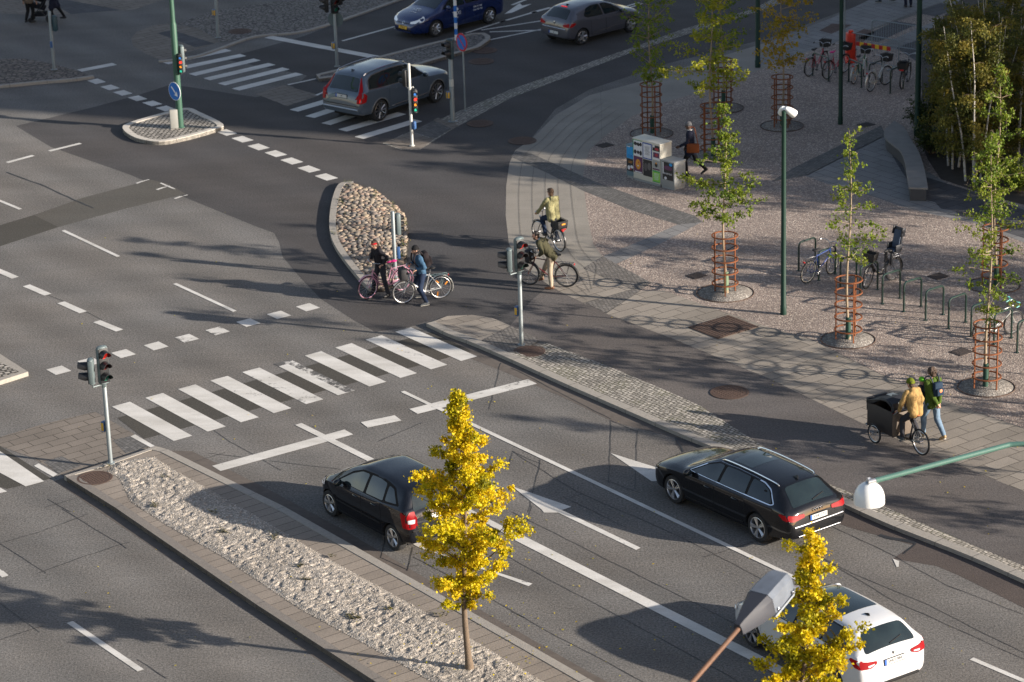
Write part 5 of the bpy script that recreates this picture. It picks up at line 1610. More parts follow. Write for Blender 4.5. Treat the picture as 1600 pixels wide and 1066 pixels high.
m = MB(); m.box((0, 0, .33), (.27, .22, .66), bev=.015); m.build('box', plain('box_paint', (.26, .26, .24), .6, var=.08), t)
m = MB(); m.box((-.137, 0, .50), (.006, .14, .04)); m.box((-.137, 0, .42), (.006, .14, .02)); m.build('vents', HOUSD, t, False)

# green lamp posts of the plaza
def plaza_lamp(px, label, h=5.75, ang=0.0, r=.075, mat=None):
    t = empty('lamp_post', label, 'lamp post', P(*px, .008), ang, 'dark green lamp posts of the plaza')
    m = MB(); m.lathe([(r * 1.15, 0), (r * 1.15, .25), (r, .27), (r * .8, h), (0, h + .03)], seg=16); m.build('pole', mat or GRNP, t)
    for s_, dx in ((1, .0), (-1, .0)):
        d = V3((.97, s_ * .25, 0)) if s_ > 0 else V3((-.05, .98, 0))
        b = V3((0, 0, h - .02)) + d * .10
        ax = (d * .8 - Z * .6).normalized()
        m = MB(); m.tube([(0, 0, h - .06), b + Z * .05], .03, 8); fx = m.build('lamp_arm', mat or GRNP, t)
        m = MB(); m.lathe([(0, -.07), (.05, -.07), (.07, -.03), (.09, .02), (.105, .10), (.115, .20), (.115, .26), (.105, .27), (0, .255)], c=b + Z * .06, axis=ax, seg=20)
        m.build('lamp_head', LWHITE, t)
    return t
plaza_lamp((1224, 491), 'tall dark green lamp post with two white spot heads in the open plaza')
plaza_lamp((1313, 194), 'dark green lamp post rising out of the picture left of the five parked bicycles', 6.4)
plaza_lamp((1433, 211), 'dark green lamp post rising out of the picture beside the birches', 6.4, r=.10)
plaza_lamp((1184, 105), 'dark green lamp post at the far edge of the slab walkway', 6.4, r=.09)

# street lamp with white bell on the right, its post stands outside the picture
H0 = 8.0
a = P(1368, 751, H0); b = P(1588, 692, H0 + .25); e = P(1645, 703, H0 + .2)
t = empty('street_lamp', 'white bell lamp hanging from a sea green arm above the right hand kerb', 'street lamp', V3((e.x, e.y, 0)))
o0 = V3((e.x, e.y, 0))
m = MB(); m.lathe([(.14, 0), (.14, .3), (.09, .32), (.06, H0 + .1)], seg=16); m.build('pole', GRNA, t)
pts = [a - o0, b - o0 - (b - a).normalized() * .15] + crom([b - o0 - (b - a).normalized() * .12, b - o0 + (e - b) * .3 + V3((0, 0, .0)), V3((0, 0, H0 + .1))], 5)
m = MB(); m.tube(pts, .045, 12); m.build('arm', GRNA, t)
dc = P(1358.5, 752, H0 - .02) - o0
m = MB(); m.tube([a - o0 + (b - a).normalized() * .02, a - o0 - (b - a).normalized() * .12, dc + Z * .02, dc - Z * .02], [.042, .042, .045, .07], 12); m.build('lamp_neck', plain('lamp_neck_metal', (.55, .56, .57), .3, .7), t)
m = MB(); m.lathe([(0, 0), (.07, -.008), (.125, -.03), (.185, -.08), (.225, -.145), (.247, -.22), (.255, -.30), (.255, -.36), (.245, -.36), (.22, -.2), (.1, -.06), (0, -.04)], c=dc - Z * .02, seg=40, caps=False); m.build('lamp_shade', LWHITE, t)

# old grey street lamp head in front, seen from above
H1 = 8.25
a = P(1157, 979, H1 - .02); b = P(1080, 1068, H1 - .18); e = P(1015, 1145, H1 - .55); tip = P(1224, 902, H1 + .30)
base = V3((e.x, e.y, 0))
t = empty('street_lamp', 'old grey box lamp head on a rusty brown arm in front of the white car', 'street lamp', base)
m = MB(); m.lathe([(.13, 0), (.13, .9), (.08, 1.0), (.06, H1 - 1.2)], seg=14); m.build('pole', RUST, t)
m = MB(); m.tube(crom([V3((0, 0, H1 - 1.25)), V3((0, 0, H1 - .75)), e - base + (b - e) * .25 + Z * .05, b - base], 6) + [a - base], .036, 12); m.build('arm', plain('rusty_arm', (.12, .062, .036), .7, .1, var=.3, scale=14, bump=.3), t)
ax = (tip - a).normalized(); sd = ax.cross(Z).normalized(); upv = sd.cross(ax).normalized()
fr = Matrix((sd, ax, upv)).transposed().to_4x4(); fr.translation = a - base
LG = plain('weathered_grey_lamp', (.135, .155, .185), .5, .2, var=.3, scale=7); DG = plain('dark_grey_lamp', (.03, .033, .043), .65, var=.15, scale=7)  # both greys darkened so the colour carries shade on the lamp head
L = (tip - a).length; KL = L / .89
def lampshell(st, mat, name):
    m = MB(); rings = []
    for y, w_, zt, zb in st:
        q = [(-w_ * .62, zt), (w_ * .62, zt), (w_ * .93, zt - .06), (w_, zb + .03), (w_, zb), (-w_, zb), (-w_, zb + .03), (-w_ * .93, zt - .06)]
        rings.append([m.bm.verts.new(fr @ V3((x * 1.1, y * KL, z * 1.1))) for x, z in q])
    for r1, r2 in zip(rings, rings[1:]):
        for k in range(8): m._f((r1[k], r1[(k + 1) % 8], r2[(k + 1) % 8], r2[k]))
    m._f(rings[0][::-1]); m._f(rings[-1])
    bmesh.ops.recalc_face_normals(m.bm, faces=m.bm.faces[:])
    return m.build(name, mat, t, angle=30)
lampshell([(-.05, .07, .08, -.07), (.02, .085, .10, -.09), (.22, .15, .14, -.12), (.42, .205, .165, -.13)], DG, 'lamp_gear_cover')
lampshell([(.423, .208, .170, -.12), (.6, .21, .17, -.12), (.78, .20, .155, -.11), (.86, .17, .125, -.10), (.89, .12, .08, -.09)], LG, 'lamp_cover')
lampshell([(.40, .225, -.10, -.16), (.80, .215, -.10, -.16), (.90, .15, -.09, -.15)], plain('lamp_bowl', (.3, .33, .36), .2), 'lamp_bowl')
for y, s_ in ((.47, 1), (.77, 1), (.47, -1)):
    m = MB(); m.ell(fr @ V3((s_ * .244, y * KL, -.09)), (.022, .022, .03), seg=8, ring=6); m.build('clip', CHROME, t)

# ------------------------------------------------------------------ tree guards and pits
def tree_guard(px, label, h=1.72, ang=0.0, posts=4, rr=.36, rings=5, label_group='corten tree guards of the plaza'):
    t = empty('tree_guard', label, 'tree guard', P(*px, .01), ang, label_group)
    for i in range(rings):
        z = .30 + (h - .32) * i / (rings - 1)
        m = MB(); m.lathe([(rr + .018, -.016), (rr + .018, .016), (rr - .018, .016), (rr - .018, -.016), (rr + .018, -.016)], c=(0, 0, z), seg=36, caps=False)
        m.build('ring', COR, t)
    for k in range(posts):
        a = 2 * PI * k / posts + .35
        m = MB(); m.box((math.cos(a) * (rr - .035), math.sin(a) * (rr - .035), h / 2), (.032, .032, h), Matrix.Rotation(a, 3, 'Z'))
        m.build('post', COR, t, False)
    m = MB(); m.tube([(.05, 0, 1.25), (rr * .5, .05, 1.3), (rr - .02, .1, 1.36)], .012, 5); m.build('tie', BLACKP, t)
    return t
def pit(px, r=.72):
    c = P(*px, .010)
    m = MB(); m.lathe([(r, .0), (r, .008), (0, .012)], seg=40, caps=False)
    struct(m.build('tree_pit', PITG, smooth=True, angle=180, loc=c))
    m = MB(); m.lathe([(r + .014, 0), (r + .014, .02), (r, .02), (r, 0)], seg=40, caps=False); struct(m.build('pit_edge', RUST, smooth=False, loc=c))
GUARDS = [((1133, 458), 'rusty five ring guard of the tree left of the tall plaza lamp', .1), ((1325, 531), 'rusty five ring guard of the tree right of the tall plaza lamp', .5), ((1541, 605), 'rusty guard of the tree behind the walker in green', .9),
          ((1018, 209), 'dull rusty guard standing behind the poster covered cabinets', .0), ((1112, 244), 'rusty guard just right of the pedestrian with the bag', .3), ((1129, 169), 'far rusty guard half hidden by the bright green crown', .7), ((1222, 197), 'rusty guard of the thin yellowish tree near the red bicycles', .2),
          ((1553, 446), 'rusty guard behind the crown of the tree at the right edge', .6)]
for px, lab, a in GUARDS:
    tree_guard(px, lab, ang=a, posts=3 if px[1] > 400 else 4); pit(px, .80 if px[0] == 1133 else .72)

# ------------------------------------------------------------------ bicycle hoops
def hoop(l, r_, label, h=.84, group='green bicycle hoops in a row'):
    a, b = P(*l, .008), P(*r_, .008)
    t = empty('bike_hoop', label, 'bike rack', (a + b) / 2, group=group)
    c = (a + b) / 2; A, B = a - c, b - c; d = (B - A).normalized(); q = .11
    pts = [A, A + Z * (h - q)] + [A + d * (q - q * math.cos(x)) + Z * (h - q + q * math.sin(x)) for x in (.5, 1.0, PI / 2)] + [B - d * (q - q * math.sin(x)) + Z * (h - q + q * math.cos(x)) for x in (0.0, .5, 1.0)] + [B + Z * (h - q) , B]
    m = MB(); m.tube(pts, .028, 8); m.build('hoop', GRNH, t)
    for e in (A, B):
        m = MB(); m.lathe([(.06, 0), (.06, .008), (0, .01)], c=e, seg=12); m.build('foot_plate', GRNH, t)
    return t
HL = [((1248, 423), (1274, 414), 'green bike hoop behind the blue bicycle'), ((1279, 438), (1305, 428), 'green bike hoop carrying the front wheel of the blue bicycle'), ((1313, 450), (1338, 441), 'green bike hoop hidden behind the slender tree trunk'), ((1344, 461.5), (1371, 452.5), 'green bike hoop under the bicycle with the child seat'),
      ((1378.5, 475), (1406, 466), 'empty green hoop next to the bicycle with the child seat'), ((1412, 487), (1439, 478.5), 'empty green hoop, second from the child seat bicycle'), ((1446, 500.5), (1473.5, 491.5), 'empty green hoop, third from the child seat bicycle'), ((1482, 513.5), (1508.5, 503.5), 'empty green hoop, fourth from the child seat bicycle'),
      ((1517, 525.5), (1544, 516), 'green hoop partly behind the slender trunk, left of the teal bicycle'), ((1553, 538), (1580, 528), 'green hoop the teal bicycle leans on'), ((1589, 551), (1616, 541), 'green hoop cut by the right edge of the picture')]
for l, r_, lab in HL: hoop(l, r_, lab)
for l, r_, lab in (((1270, 118), (1295, 127), 'dark hoop between the two red bicycles'), ((1326, 128), (1346, 137), 'dark hoop beside the green bicycle in the far row'), ((1358, 137), (1378, 130), 'dark hoop holding the silver bicycle'), ((1391, 146), (1411, 138), 'dark hoop at the wheel of the black bicycle with crate')):
    hoop(l, r_, lab, group='hoops of the far bicycle stand')

# ------------------------------------------------------------------ cabinets with posters
CABW = plain('cream_cabinet', (.55, .53, .45), .55, var=.08, scale=4); CABG = plain('grey_cabinet', (.26, .27, .265), .6, var=.1, scale=4); CABB = plain('teal_cabinet', (.13, .2, .23), .6, var=.1, scale=4)
fa, fb = P(990, 281), P(1032, 292.5)
fx = (fb - fa).normalized(); ang = math.atan2(fx.y, fx.x); wmain = (fb - fa).length
def cabinet(label, origin, w_, d_, h_, mat):
    t = empty('utility_cabinet', label, 'cabinet', origin, ang, 'cabinets plastered with posters')
    m = MB(); m.box((w_ / 2, d_ / 2, .05), (w_ - .04, d_ - .04, .1)); m.build('plinth', CABG, t, False)
    m = MB(); m.box((w_ / 2, d_ / 2, .08 + (h_ - .13) / 2), (w_, d_, h_ - .13), bev=.008); m.build('body', mat, t)
    m = MB(); m.box((w_ / 2, d_ / 2, h_ - .025), (w_ + .03, d_ + .03, .05), bev=.01); m.build('lid', mat, t)
    return t
def pcol(n, c): return plain('poster_' + n, c, .6, var=.25, scale=22)
PK = pcol('black', (.02, .018, .02)); PV = pcol('violet', (.10, .03, .08)); PWH = pcol('white', (.62, .62, .64)); PG = pcol('green', (.22, .5, .06)); PB = pcol('blue', (.02, .07, .30)); PLB = pcol('light_blue', (.02, .27, .58)); PR = pcol('red', (.35, .03, .04)); PO = pcol('orange', (.6, .25, .03)); PGD = pcol('leaf_green', (.02, .28, .09))
def poster(t, x0, x1, z0, z1, base, bits=()):
    m = MB(); m.box(((x0 + x1) / 2, -.004, (z0 + z1) / 2), (x1 - x0, .004, z1 - z0)); o = m.build('poster', base, t, False)
    for mat, a0, a1, b0, b1, kind in bits:
        m = MB(); X0, X1 = x0 + (x1 - x0) * a0, x0 + (x1 - x0) * a1; Z0, Z1 = z0 + (z1 - z0) * b0, z0 + (z1 - z0) * b1
        if kind == 'o': m.ell(((X0 + X1) / 2, -.0075, (Z0 + Z1) / 2), ((X1 - X0) / 2, .002, (Z1 - Z0) / 2), seg=14, ring=8)
        elif kind == 'l':
            n = max(2, int((Z1 - Z0) / .035))
            for k in range(n): m.box(((X0 + X1) / 2, -.0075, Z0 + (Z1 - Z0) * (k + .5) / n), ((X1 - X0) * rnd.uniform(.7, 1), .002, .012))
        else: m.box(((X0 + X1) / 2, -.0075, (Z0 + Z1) / 2), (X1 - X0, .002, Z1 - Z0))
        m.build('printed_shape', mat, o, False)
    return o
W = wmain
t = cabinet('tall cream cabinet covered with posters, the biggest of three', fa, W, .52, 1.40, CABW)
poster(t, .0, W * .34, .83, 1.37, PWH, [(PGD, .0, 1, .93, 1, 'b'), (PGD, 0, .06, 0, 1, 'b'), (PK, .08, .45, .62, .84, 'o'), (PK, .4, .75, .6, .82, 'o'), (PK, .72, .98, .62, .85, 'o'), (PK, .08, .40, .1, .36, 'o'), (PK, .42, .7, .12, .34, 'o'), (PK, .7, .98, .06, .36, 'o')])
poster(t, W * .36, W * .70, .80, 1.33, PB, [(PWH, .08, .92, .07, .93, 'b'), (PK, .2, .8, .25, .8, 'l')])
poster(t, W * .73, W * .99, 1.14, 1.32, PK, [(PR, .3, .9, .1, .6, 'o'), (PWH, .05, .3, .6, 1, 'b')])
poster(t, W * .73, W * .99, .86, 1.12, PWH, [(PV, .08, .95, .25, .9, 'b'), (PR, .3, .8, .4, .8, 'o')])
poster(t, W * .02, W * .35, .28, .81, PV, [(PO, .2, .8, .2, .85, 'o'), (PWH, .3, .7, .3, .6, 'o'), (PR, .4, .7, .5, .75, 'o'), (PWH, .15, .9, .02, .08, 'b')])
poster(t, W * .37, W * .70, .24, .78, PK, [(pcol('grey', (.09, .08, .08)), .1, .5, .3, .8, 'o'), (pcol('grey', (.12, .11, .11)), .5, .9, .4, .85, 'o')])
poster(t, W * .72, W * .99, .52, .84, pcol('grey', (.3, .31, .3)), [(PK, .3, .7, .3, .75, 'o'), (PO, .38, .62, .5, .8, 'o'), (PV, .05, .95, 0, .15, 'b')])
poster(t, W * .72, W * .99, .12, .50, PG, [(PGD, 0, 1, .9, 1, 'b'), (PGD, 0, 1, 0, .06, 'b'), (PWH, .12, .88, .2, .8, 'l')])
t = cabinet('low grey cabinet with a black concert poster, right of the three', fb + fx * .02, .60, .50, .92, CABG)
po = poster(t, .09, .55, .30, .88, PK, [(PV, .1, .95, .55, .8, 'o'), (PLB, .62, .95, .80, .98, 'o'), (PWH, .02, .1, .3, .95, 'b'), (PWH, .15, .4, .0, .16, 'o')])
lm = MB(); tb = text_mesh('ENSEMBLE', .075, .001)
lm.merge(tb, Matrix.Translation((.33, -.008, .50)) @ Matrix.Rotation(PI / 2, 4, 'X')); lm.build('poster_text', PWH, po, False)
t = cabinet('narrow teal cabinet with a blue poster, left of the three', fa - fx * .36 + V3((-fx.y, fx.x, 0)) * .05, .34, .45, 1.10, CABB)
poster(t, .02, .33, .66, 1.08, PLB, [(PB, .1, .9, .1, .3, 'l'), (PWH, .1, .5, .88, .95, 'b')])
poster(t, .02, .33, .24, .64, PK, [(PO, .15, .85, .66, .85, 'l'), (PWH, .1, .5, .1, .45, 'o'), (PWH, .5, .95, .25, .5, 'o'), (PR, .4, .7, .1, .3, 'o')])

# ------------------------------------------------------------------ barriers, bench
def fence_panel(a, b, h, label, z0=.12, n=22):
    A, B = P(*a, .01), P(*b, .01); t = empty('crowd_barrier', label, 'barrier', A, group='galvanised crowd barriers')
    d = B - A; L = d.length; d.normalize()
    m = MB(); q = .12
    m.tube([d * 0 + Z * z0, Z * (h - q), d * q * .3 + Z * (h - q * .3), d * q + Z * h, d * (L - q) + Z * h, d * (L - q * .3) + Z * (h - q * .3), d * L + Z * (h - q), d * L + Z * z0], .02, 8)
    m.tube([Z * z0, d * L + Z * z0], .018, 8); m.build('frame', GALV, t)
    m = MB()
    for k in range(1, n): m.tube([d * (L * k / n) + Z * z0, d * (L * k / n) + Z * h], .006, 5)
    m.build('bars', GALV, t)
    s_ = d.cross(Z)
    for f in (.12, .88):
        m = MB(); m.box(d * L * f + Z * .02, (.06, .62, .03), Matrix.Rotation(math.atan2(d.y, d.x), 3, 'Z')); m.tube([d * L * f + Z * .02, d * L * f + Z * z0], .015, 6); m.build('foot', GALV, t)
    return t, d, L
t, d, L = fence_panel((1322, 96), (1404, 110), 1.1, 'grey crowd barrier with a red and yellow board behind the parked bicycles')
m = MB(); ang = math.atan2(d.y, d.x)
for i in range(9):
    m = MB(); m.box(d * (L * .17 + .15 + i * .165) - d.cross(Z) * -.03 + Z * .74, (.165, .02, .15), Matrix.Rotation(ang, 3, 'Z')); m.build('board_block', plain('board_yellow', (.75, .45, .02), .5) if i % 2 else plain('board_red', (.45, .02, .02), .5), t, False)
fence_panel((1362, 72), (1443, 84), 1.0, 'grey crowd barrier farther back, right of the red plastic barrier')
t = empty('plastic_barrier', 'bright red ribbed plastic barrier standing by the bicycle stand', 'barrier', P(1329, 97, .01), .1)
RPL = plain('red_plastic', (.62, .035, .012), .45, var=.08)
m = MB(); m.box((0, 0, .60), (.36, .34, .98), taper=.86, bev=.03)
for k in (-1, 0, 1): m.box((k * .1, 0, .62), (.05, .38, .90), taper=.86, bev=.015)
m.build('body', RPL, t)
m = MB(); m.box((0, 0, .08), (.46, .46, .16), taper=.9, bev=.03); m.build('base', RPL, t)
m = MB(); m.box((0, 0, 1.14), (.16, .14, .1), bev=.03); m.build('grip', RPL, t)
t = empty('fence_post', 'thin grey post beside the red plastic barrier', 'post', P(1319, 102, .01))
m = MB(); m.lathe([(.05, 0), (.028, .02), (.028, 3.2), (0, 3.21)], seg=10); m.build('pole', GALV, t)

t = empty('curved_bench', 'curved stone bench with a grey slatted seat in front of the birches', 'bench', P(1400, 240, .01))
o0 = P(1400, 240, .01)
le = crom([P(*q, .45) for q in ((1395, 190), (1382, 202), (1383, 214), (1394, 224), (1407, 235), (1414, 252), (1417, 272), (1420, 292))], 5)
ri = crom([P(*q, .45) for q in ((1397, 188), (1412, 197), (1422, 214), (1430, 226), (1437, 240), (1443, 258), (1447, 275), (1450, 293))], 5)
m = MB(); v = []
for a, b in zip(le, ri):
    a, b = a - o0, b - o0; i_ = (b - a) * .08
    v.append([m.bm.verts.new(V3((p.x, p.y, z))) for p, z in ((a + i_, 0), (a + i_, .36), (b - i_, .36), (b - i_, 0))])
for r1, r2 in zip(v, v[1:]):
    for k in range(3): m._f((r1[k], r1[k + 1], r2[k + 1], r2[k]))
m._f(v[0]); m._f(v[-1][::-1]); bmesh.ops.recalc_face_normals(m.bm, faces=m.bm.faces[:])
m.build('base', plain('bench_stone', (.055, .055, .058), .8, var=.15), t, angle=30)
m = MB()
for (a, b), (a2, b2) in zip(list(zip(le, ri)), list(zip(le, ri))[1:]):
    n = max(1, int(((a2 + b2) / 2 - (a + b) / 2).length / .09))
    for k in range(n):
        f0, f1 = (k + .1) / n, (k + .9) / n
        q = [a.lerp(a2, f0) - o0, b.lerp(b2, f0) - o0, b.lerp(b2, f1) - o0, a.lerp(a2, f1) - o0]
        m.prism([(p.x, p.y) for p in q], .362, .42)
m.build('slats', plain('weathered_slats', (.20, .19, .18), .8, var=.25, scale=3), t, False)

# ------------------------------------------------------------------ the office block whose shadow lies over the far street
sv = V3((sun_dir.x, sun_dir.y, 0)).normalized()
bc = V3((.2, 91.1, 0)) + sv * 62
t = empty('office_building', 'brick office block standing outside the picture to the right', 'building', bc, VA)
BRK = pavers('brick', (.22, .12, .08), .24, .08, 0, .01, (.25, .22, .2), var=.15)
m = MB(); m.box((13, 26, 17), (26, 52, 34)); m.build('wall', BRK, t, False)
m = MB(); m.box((13, 26, 34.2), (26.6, 52.6, .5)); m.build('roof', CABG, t, False)
m = MB()
for fl in range(10):
    for k in range(14): m.box((-.02, 2.5 + k * 3.6, 2 + fl * 3.2), (.1, 1.8, 1.7))
    for k in range(7): m.box((2 + k * 3.6, -.02, 2 + fl * 3.2), (1.8, .1, 1.7))
tag(m.build('window', GLASS, t, False), kind='stuff')
# ================================================================== TREES
LEAF_Y = leafmat('yellow_leaves', ((.20, .195, .010), (.50, .42, .006), (.66, .53, .010), (.66, .45, .008), (.36, .35, .010)), .4)
LEAF_G = leafmat('young_green_leaves', ((.06, .11, .012), (.12, .18, .016), (.19, .235, .02), (.16, .18, .02)), .4)
LEAF_L = leafmat('lime_leaves', ((.12, .17, .015), (.22, .26, .02), (.34, .33, .02), (.2, .22, .02)), .45)
LEAF_YG = leafmat('yellowing_leaves', ((.16, .15, .015), (.30, .23, .015), (.42, .26, .012), (.22, .18, .02)), .4)
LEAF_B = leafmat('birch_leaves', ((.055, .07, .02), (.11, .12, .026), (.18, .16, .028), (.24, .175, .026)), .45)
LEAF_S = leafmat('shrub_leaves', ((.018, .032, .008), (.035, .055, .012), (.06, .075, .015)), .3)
BARK = plain('brown_bark', (.13, .095, .065), .9, var=.35, scale=14, bump=.6)
BARKP = plain('pale_bark', (.26, .20, .135), .9, var=.25, scale=16, bump=.4)
b = NB('birch_bark'); vec = b.coords(scale=(1, 1, 3)); 
TWIG = plain('birch_twig', (.09, .06, .045), .8)
BIRCH = b.fin(b.mix(b.ramp(b.noise(vec, 5, 4, .7), .56, .64), (.52, .48, .42), (.05, .04, .035)), .8)
WRAP = plain('green_trunk_wrap', (.012, .05, .034), .7, var=.2)
WRAPL = plain('grey_green_trunk_wrap', (.14, .20, .12), .7, var=.2)

class Leaves:
    def __init__(s, seed): s.v, s.f, s.t, s.r = [], [], [], random.Random(seed)
    def leaf(s, p, size, tint, droop=0.0):
        r = s.r
        n = V3((r.gauss(0, 1), r.gauss(0, 1), r.gauss(.5, .8))).normalized()
        a = n.orthogonal().normalized(); a = (a * math.cos(q := r.uniform(0, 2 * PI)) + n.cross(a) * math.sin(q)); a.z -= droop; a.normalize()
        b_ = n.cross(a).normalized()
        i = len(s.v); w_ = size * r.uniform(.38, .55)
        s.v += [p, p + a * size * .55 + b_ * w_ + n * size * .12, p + a * size, p + a * size * .55 - b_ * w_ + n * size * .12]
        s.f += [(i, i + 1, i + 2), (i, i + 2, i + 3)]
        s.t += [min(1, max(0, tint + r.gauss(0, .12)))] * 4
    def build(s, name, mat, parent):
        me = bpy.data.meshes.new(name); me.from_pydata([tuple(v) for v in s.v], [], s.f)
        me.materials.append(mat)
        at = me.attributes.new('tint', 'FLOAT', 'POINT'); at.data.foreach_set('value', s.t)
        o = bpy.data.objects.new(name, me); COL.objects.link(o); o.parent = parent
        return o

def prof(keys, x):
    for (a, b), (c, d) in zip(keys, keys[1:]):
        if a <= x <= c: return b + (d - b) * (x - a) / max(1e-6, c - a)
    return keys[-1][1]

def leader_tree(name, label, loc, H, crown, leafmat_, seed, r0=.045, nb=40, per=60, lsize=.06, spread=.10, rise=.55, bark=None, wrap=None, clump=1.0, lean=(0, 0), group=None, twig=.008, tint=(.2, .8), cat='tree', whorl=0, buttress=1.25, rag=.6):
    """a central leader with side branches carrying leaf tufts; crown = (height, reach) pairs"""
    r = random.Random(seed)
    t = empty(name, label, cat, loc, 0, group)
    def tp(z):
        k = z / H
        return V3((lean[0] * k + .05 * math.sin(z * 1.3 + seed), lean[1] * k + .05 * math.cos(z * 1.7 + seed * 2), z))
    zs = [H * i / 22 for i in range(23)]
    m = MB(); m.tube([tp(0) - Z * .05, tp(.08)] + [tp(z) for z in zs[1:]], [r0 * buttress * 1.12, r0 * buttress] + [r0 * (1 - .86 * (z / H) ** .9) for z in zs[1:]], 10)
    m.build('trunk', bark or BARK, t)
    if wrap:
        m = MB(); m.lathe([(r0 + .028, 0), (r0 + .026, .62), (r0, .63)], c=tp(.3) - Z * .3, seg=12, caps=False); m.build('trunk_wrap', wrap, t)
    lv = Leaves(seed + 5); bm_ = MB()
    z0, z1 = crown[0][0], crown[-1][0]
    ang = r.uniform(0, 6)
    for i in range(nb):
        f = (i + r.uniform(0, .8)) / nb
        if whorl: f = (math.floor(f * whorl) + .5 + r.gauss(0, .13)) / whorl; f = min(.995, max(0, f))
        z = z0 + (z1 - z0) * f
        ang += 2.399 + r.gauss(0, .3)
        L = prof(crown, z) * r.uniform(rag, 1.12)
        if L < .05: L = .05
        base = tp(max(z - L * rise * .5, z0 * .92)); d = V3((math.cos(ang), math.sin(ang), 0))
        up = rise * r.uniform(.4, 1.3)
        pts = []
        n = 7
        for k in range(n + 1):
            q = k / n
            pts.append(base + d * L * q + Z * (L * up * q * (1.15 - .25 * q)) + V3((noise.noise(V3((q * 3, i, seed))), noise.noise(V3((q * 3, i + 50, seed))), noise.noise(V3((q * 3, i + 90, seed))))) * .10 * q)
        bm_.tube(pts, [max(.003, twig * (1.5 - 1.2 * k / n) * (.6 + L * .5)) for k in range(n + 1)], 5)
        tn = r.uniform(*tint)
        cnt = int(per * clump * (.35 + L))
        # tufts along the branch
        ntuft = max(3, int(L / .085))
        for k in range(ntuft):
            q = (k + r.uniform(.2, .9)) / ntuft
            if q < .16 and L > .5 and r.random() < .7: continue
            idx = min(n - 1, int(q * n)); c = pts[idx].lerp(pts[idx + 1], q * n - idx)
            sp = spread * r.uniform(.6, 1.35)
            side = V3((r.gauss(0, 1), r.gauss(0, 1), r.gauss(0, .8))) * sp * .9
            c = c + side
            if side.length > .12: bm_.tube([pts[idx].lerp(pts[idx + 1], q * n - idx), c], twig * .4, 3)
            tt = tn + r.gauss(0, .12)
            for j in range(max(2, cnt // ntuft)):
                p = c + V3((r.gauss(0, 1), r.gauss(0, 1), r.gauss(0, .75))) * sp * .55
                lv.leaf(p, lsize * r.uniform(.7, 1.25), tt)
    # tip tufts on the leader
    for k in range(int(per * .5)):
        z = r.uniform(z0 + (z1 - z0) * .55, H)
        lv.leaf(tp(z) + V3((r.gauss(0, .08), r.gauss(0, .08), 0)), lsize, r.uniform(*tint))
    bm_.build('branches', bark or BARK, t)
    lv.build('crown', leafmat_, t)
    return t

YC = [(1.55, .45), (2.0, .95), (2.5, 1.30), (3.1, 1.38), (3.6, 1.25), (4.1, 1.05), (4.6, .85), (5.0, .5), (5.4, .24), (6.1, .06)]
leader_tree('yellow_tree', 'bright yellow young tree rooted in the gravel of the median', P(733, 1045, .15), 6.1, YC, LEAF_Y, 3, r0=.075, nb=52, per=680, lsize=.058, spread=.096, rise=.66, rag=.45, twig=.011, group='yellow trees on the median', tint=(.15, .85), whorl=0)
# its neighbour stands below the lower edge of the picture
tb = P(733, 1045, .15); 
tt = P(1275, 838, 0)
# place so that the top of a 6 m tree shows at pixel (1275, 838)
d_ = (P(1272, 840, 6.0)); n2 = V3((d_.x - .33, d_.y, .12))
leader_tree('yellow_tree', 'yellow tree in front of the white car, its trunk below the picture', n2, 5.9, [(z * .97, w_ * .84) for z, w_ in YC], LEAF_Y, 8, r0=.075, nb=50, per=640, lsize=.058, spread=.096, rise=.72, rag=.45, lean=(.28, 0), twig=.011, group='yellow trees on the median', tint=(.1, .75), whorl=0)

YG = 'young trees of the plaza in rusty guards'
leader_tree('young_tree', 'young green tree left of the tall plaza lamp', P(1133, 458, .01), 5.5, [(2.15, .9), (2.4, 1.35), (3.0, 1.15), (3.4, 1.2), (3.9, .65), (4.4, .40), (5.0, .22), (5.5, .08)], LEAF_G, 21, nb=34, per=125, lsize=.070, spread=.09, rise=.28, bark=BARKP, wrap=WRAPL, group=YG, whorl=9)
leader_tree('young_tree', 'thin green tree right of the tall plaza lamp between the hoops and the path', P(1325, 531, .01), 5.8, [(2.2, .6), (2.6, 1.25), (3.2, .75), (3.7, 1.05), (4.2, .45), (4.8, .32), (5.4, .18), (5.8, .06)], LEAF_G, 34, nb=26, per=80, lsize=.070, spread=.09, rise=.25, bark=BARKP, wrap=WRAP, group=YG, whorl=8)
leader_tree('young_tree', 'young green tree at the right edge behind the walker in green', P(1541, 605, .01), 6.6, [(1.9, .55), (2.5, .7), (3.0, 1.1), (3.5, 1.3), (4.2, .9), (4.9, .6), (5.6, .6), (6.2, .3), (6.6, .08)], LEAF_G, 47, nb=30, per=85, lsize=.070, spread=.09, rise=.3, bark=BARKP, wrap=WRAP, group=YG, whorl=9)
leader_tree('young_tree', 'green tree behind the one at the right edge, in front of the birches', P(1553, 446, .01), 6.3, [(1.9, .4), (2.6, .9), (3.4, 1.0), (4.2, .8), (5.0, .6), (5.8, .3), (6.3, .1)], LEAF_G, 58, nb=30, per=95, lsize=.072, spread=.10, rise=.3, bark=BARKP, wrap=WRAP, group=YG, whorl=8)
leader_tree('young_tree', 'dull olive tree in shade right of the grey hatchback', P(1018, 209, .01), 6.2, [(1.75, .45), (2.3, 1.0), (3.0, .9), (3.8, 1.1), (4.6, .9), (5.4, .5), (6.2, .1)], LEAF_G, 63, nb=34, per=75, lsize=.085, spread=.12, rise=.4, bark=BARKP, wrap=WRAP, group=YG, whorl=9)
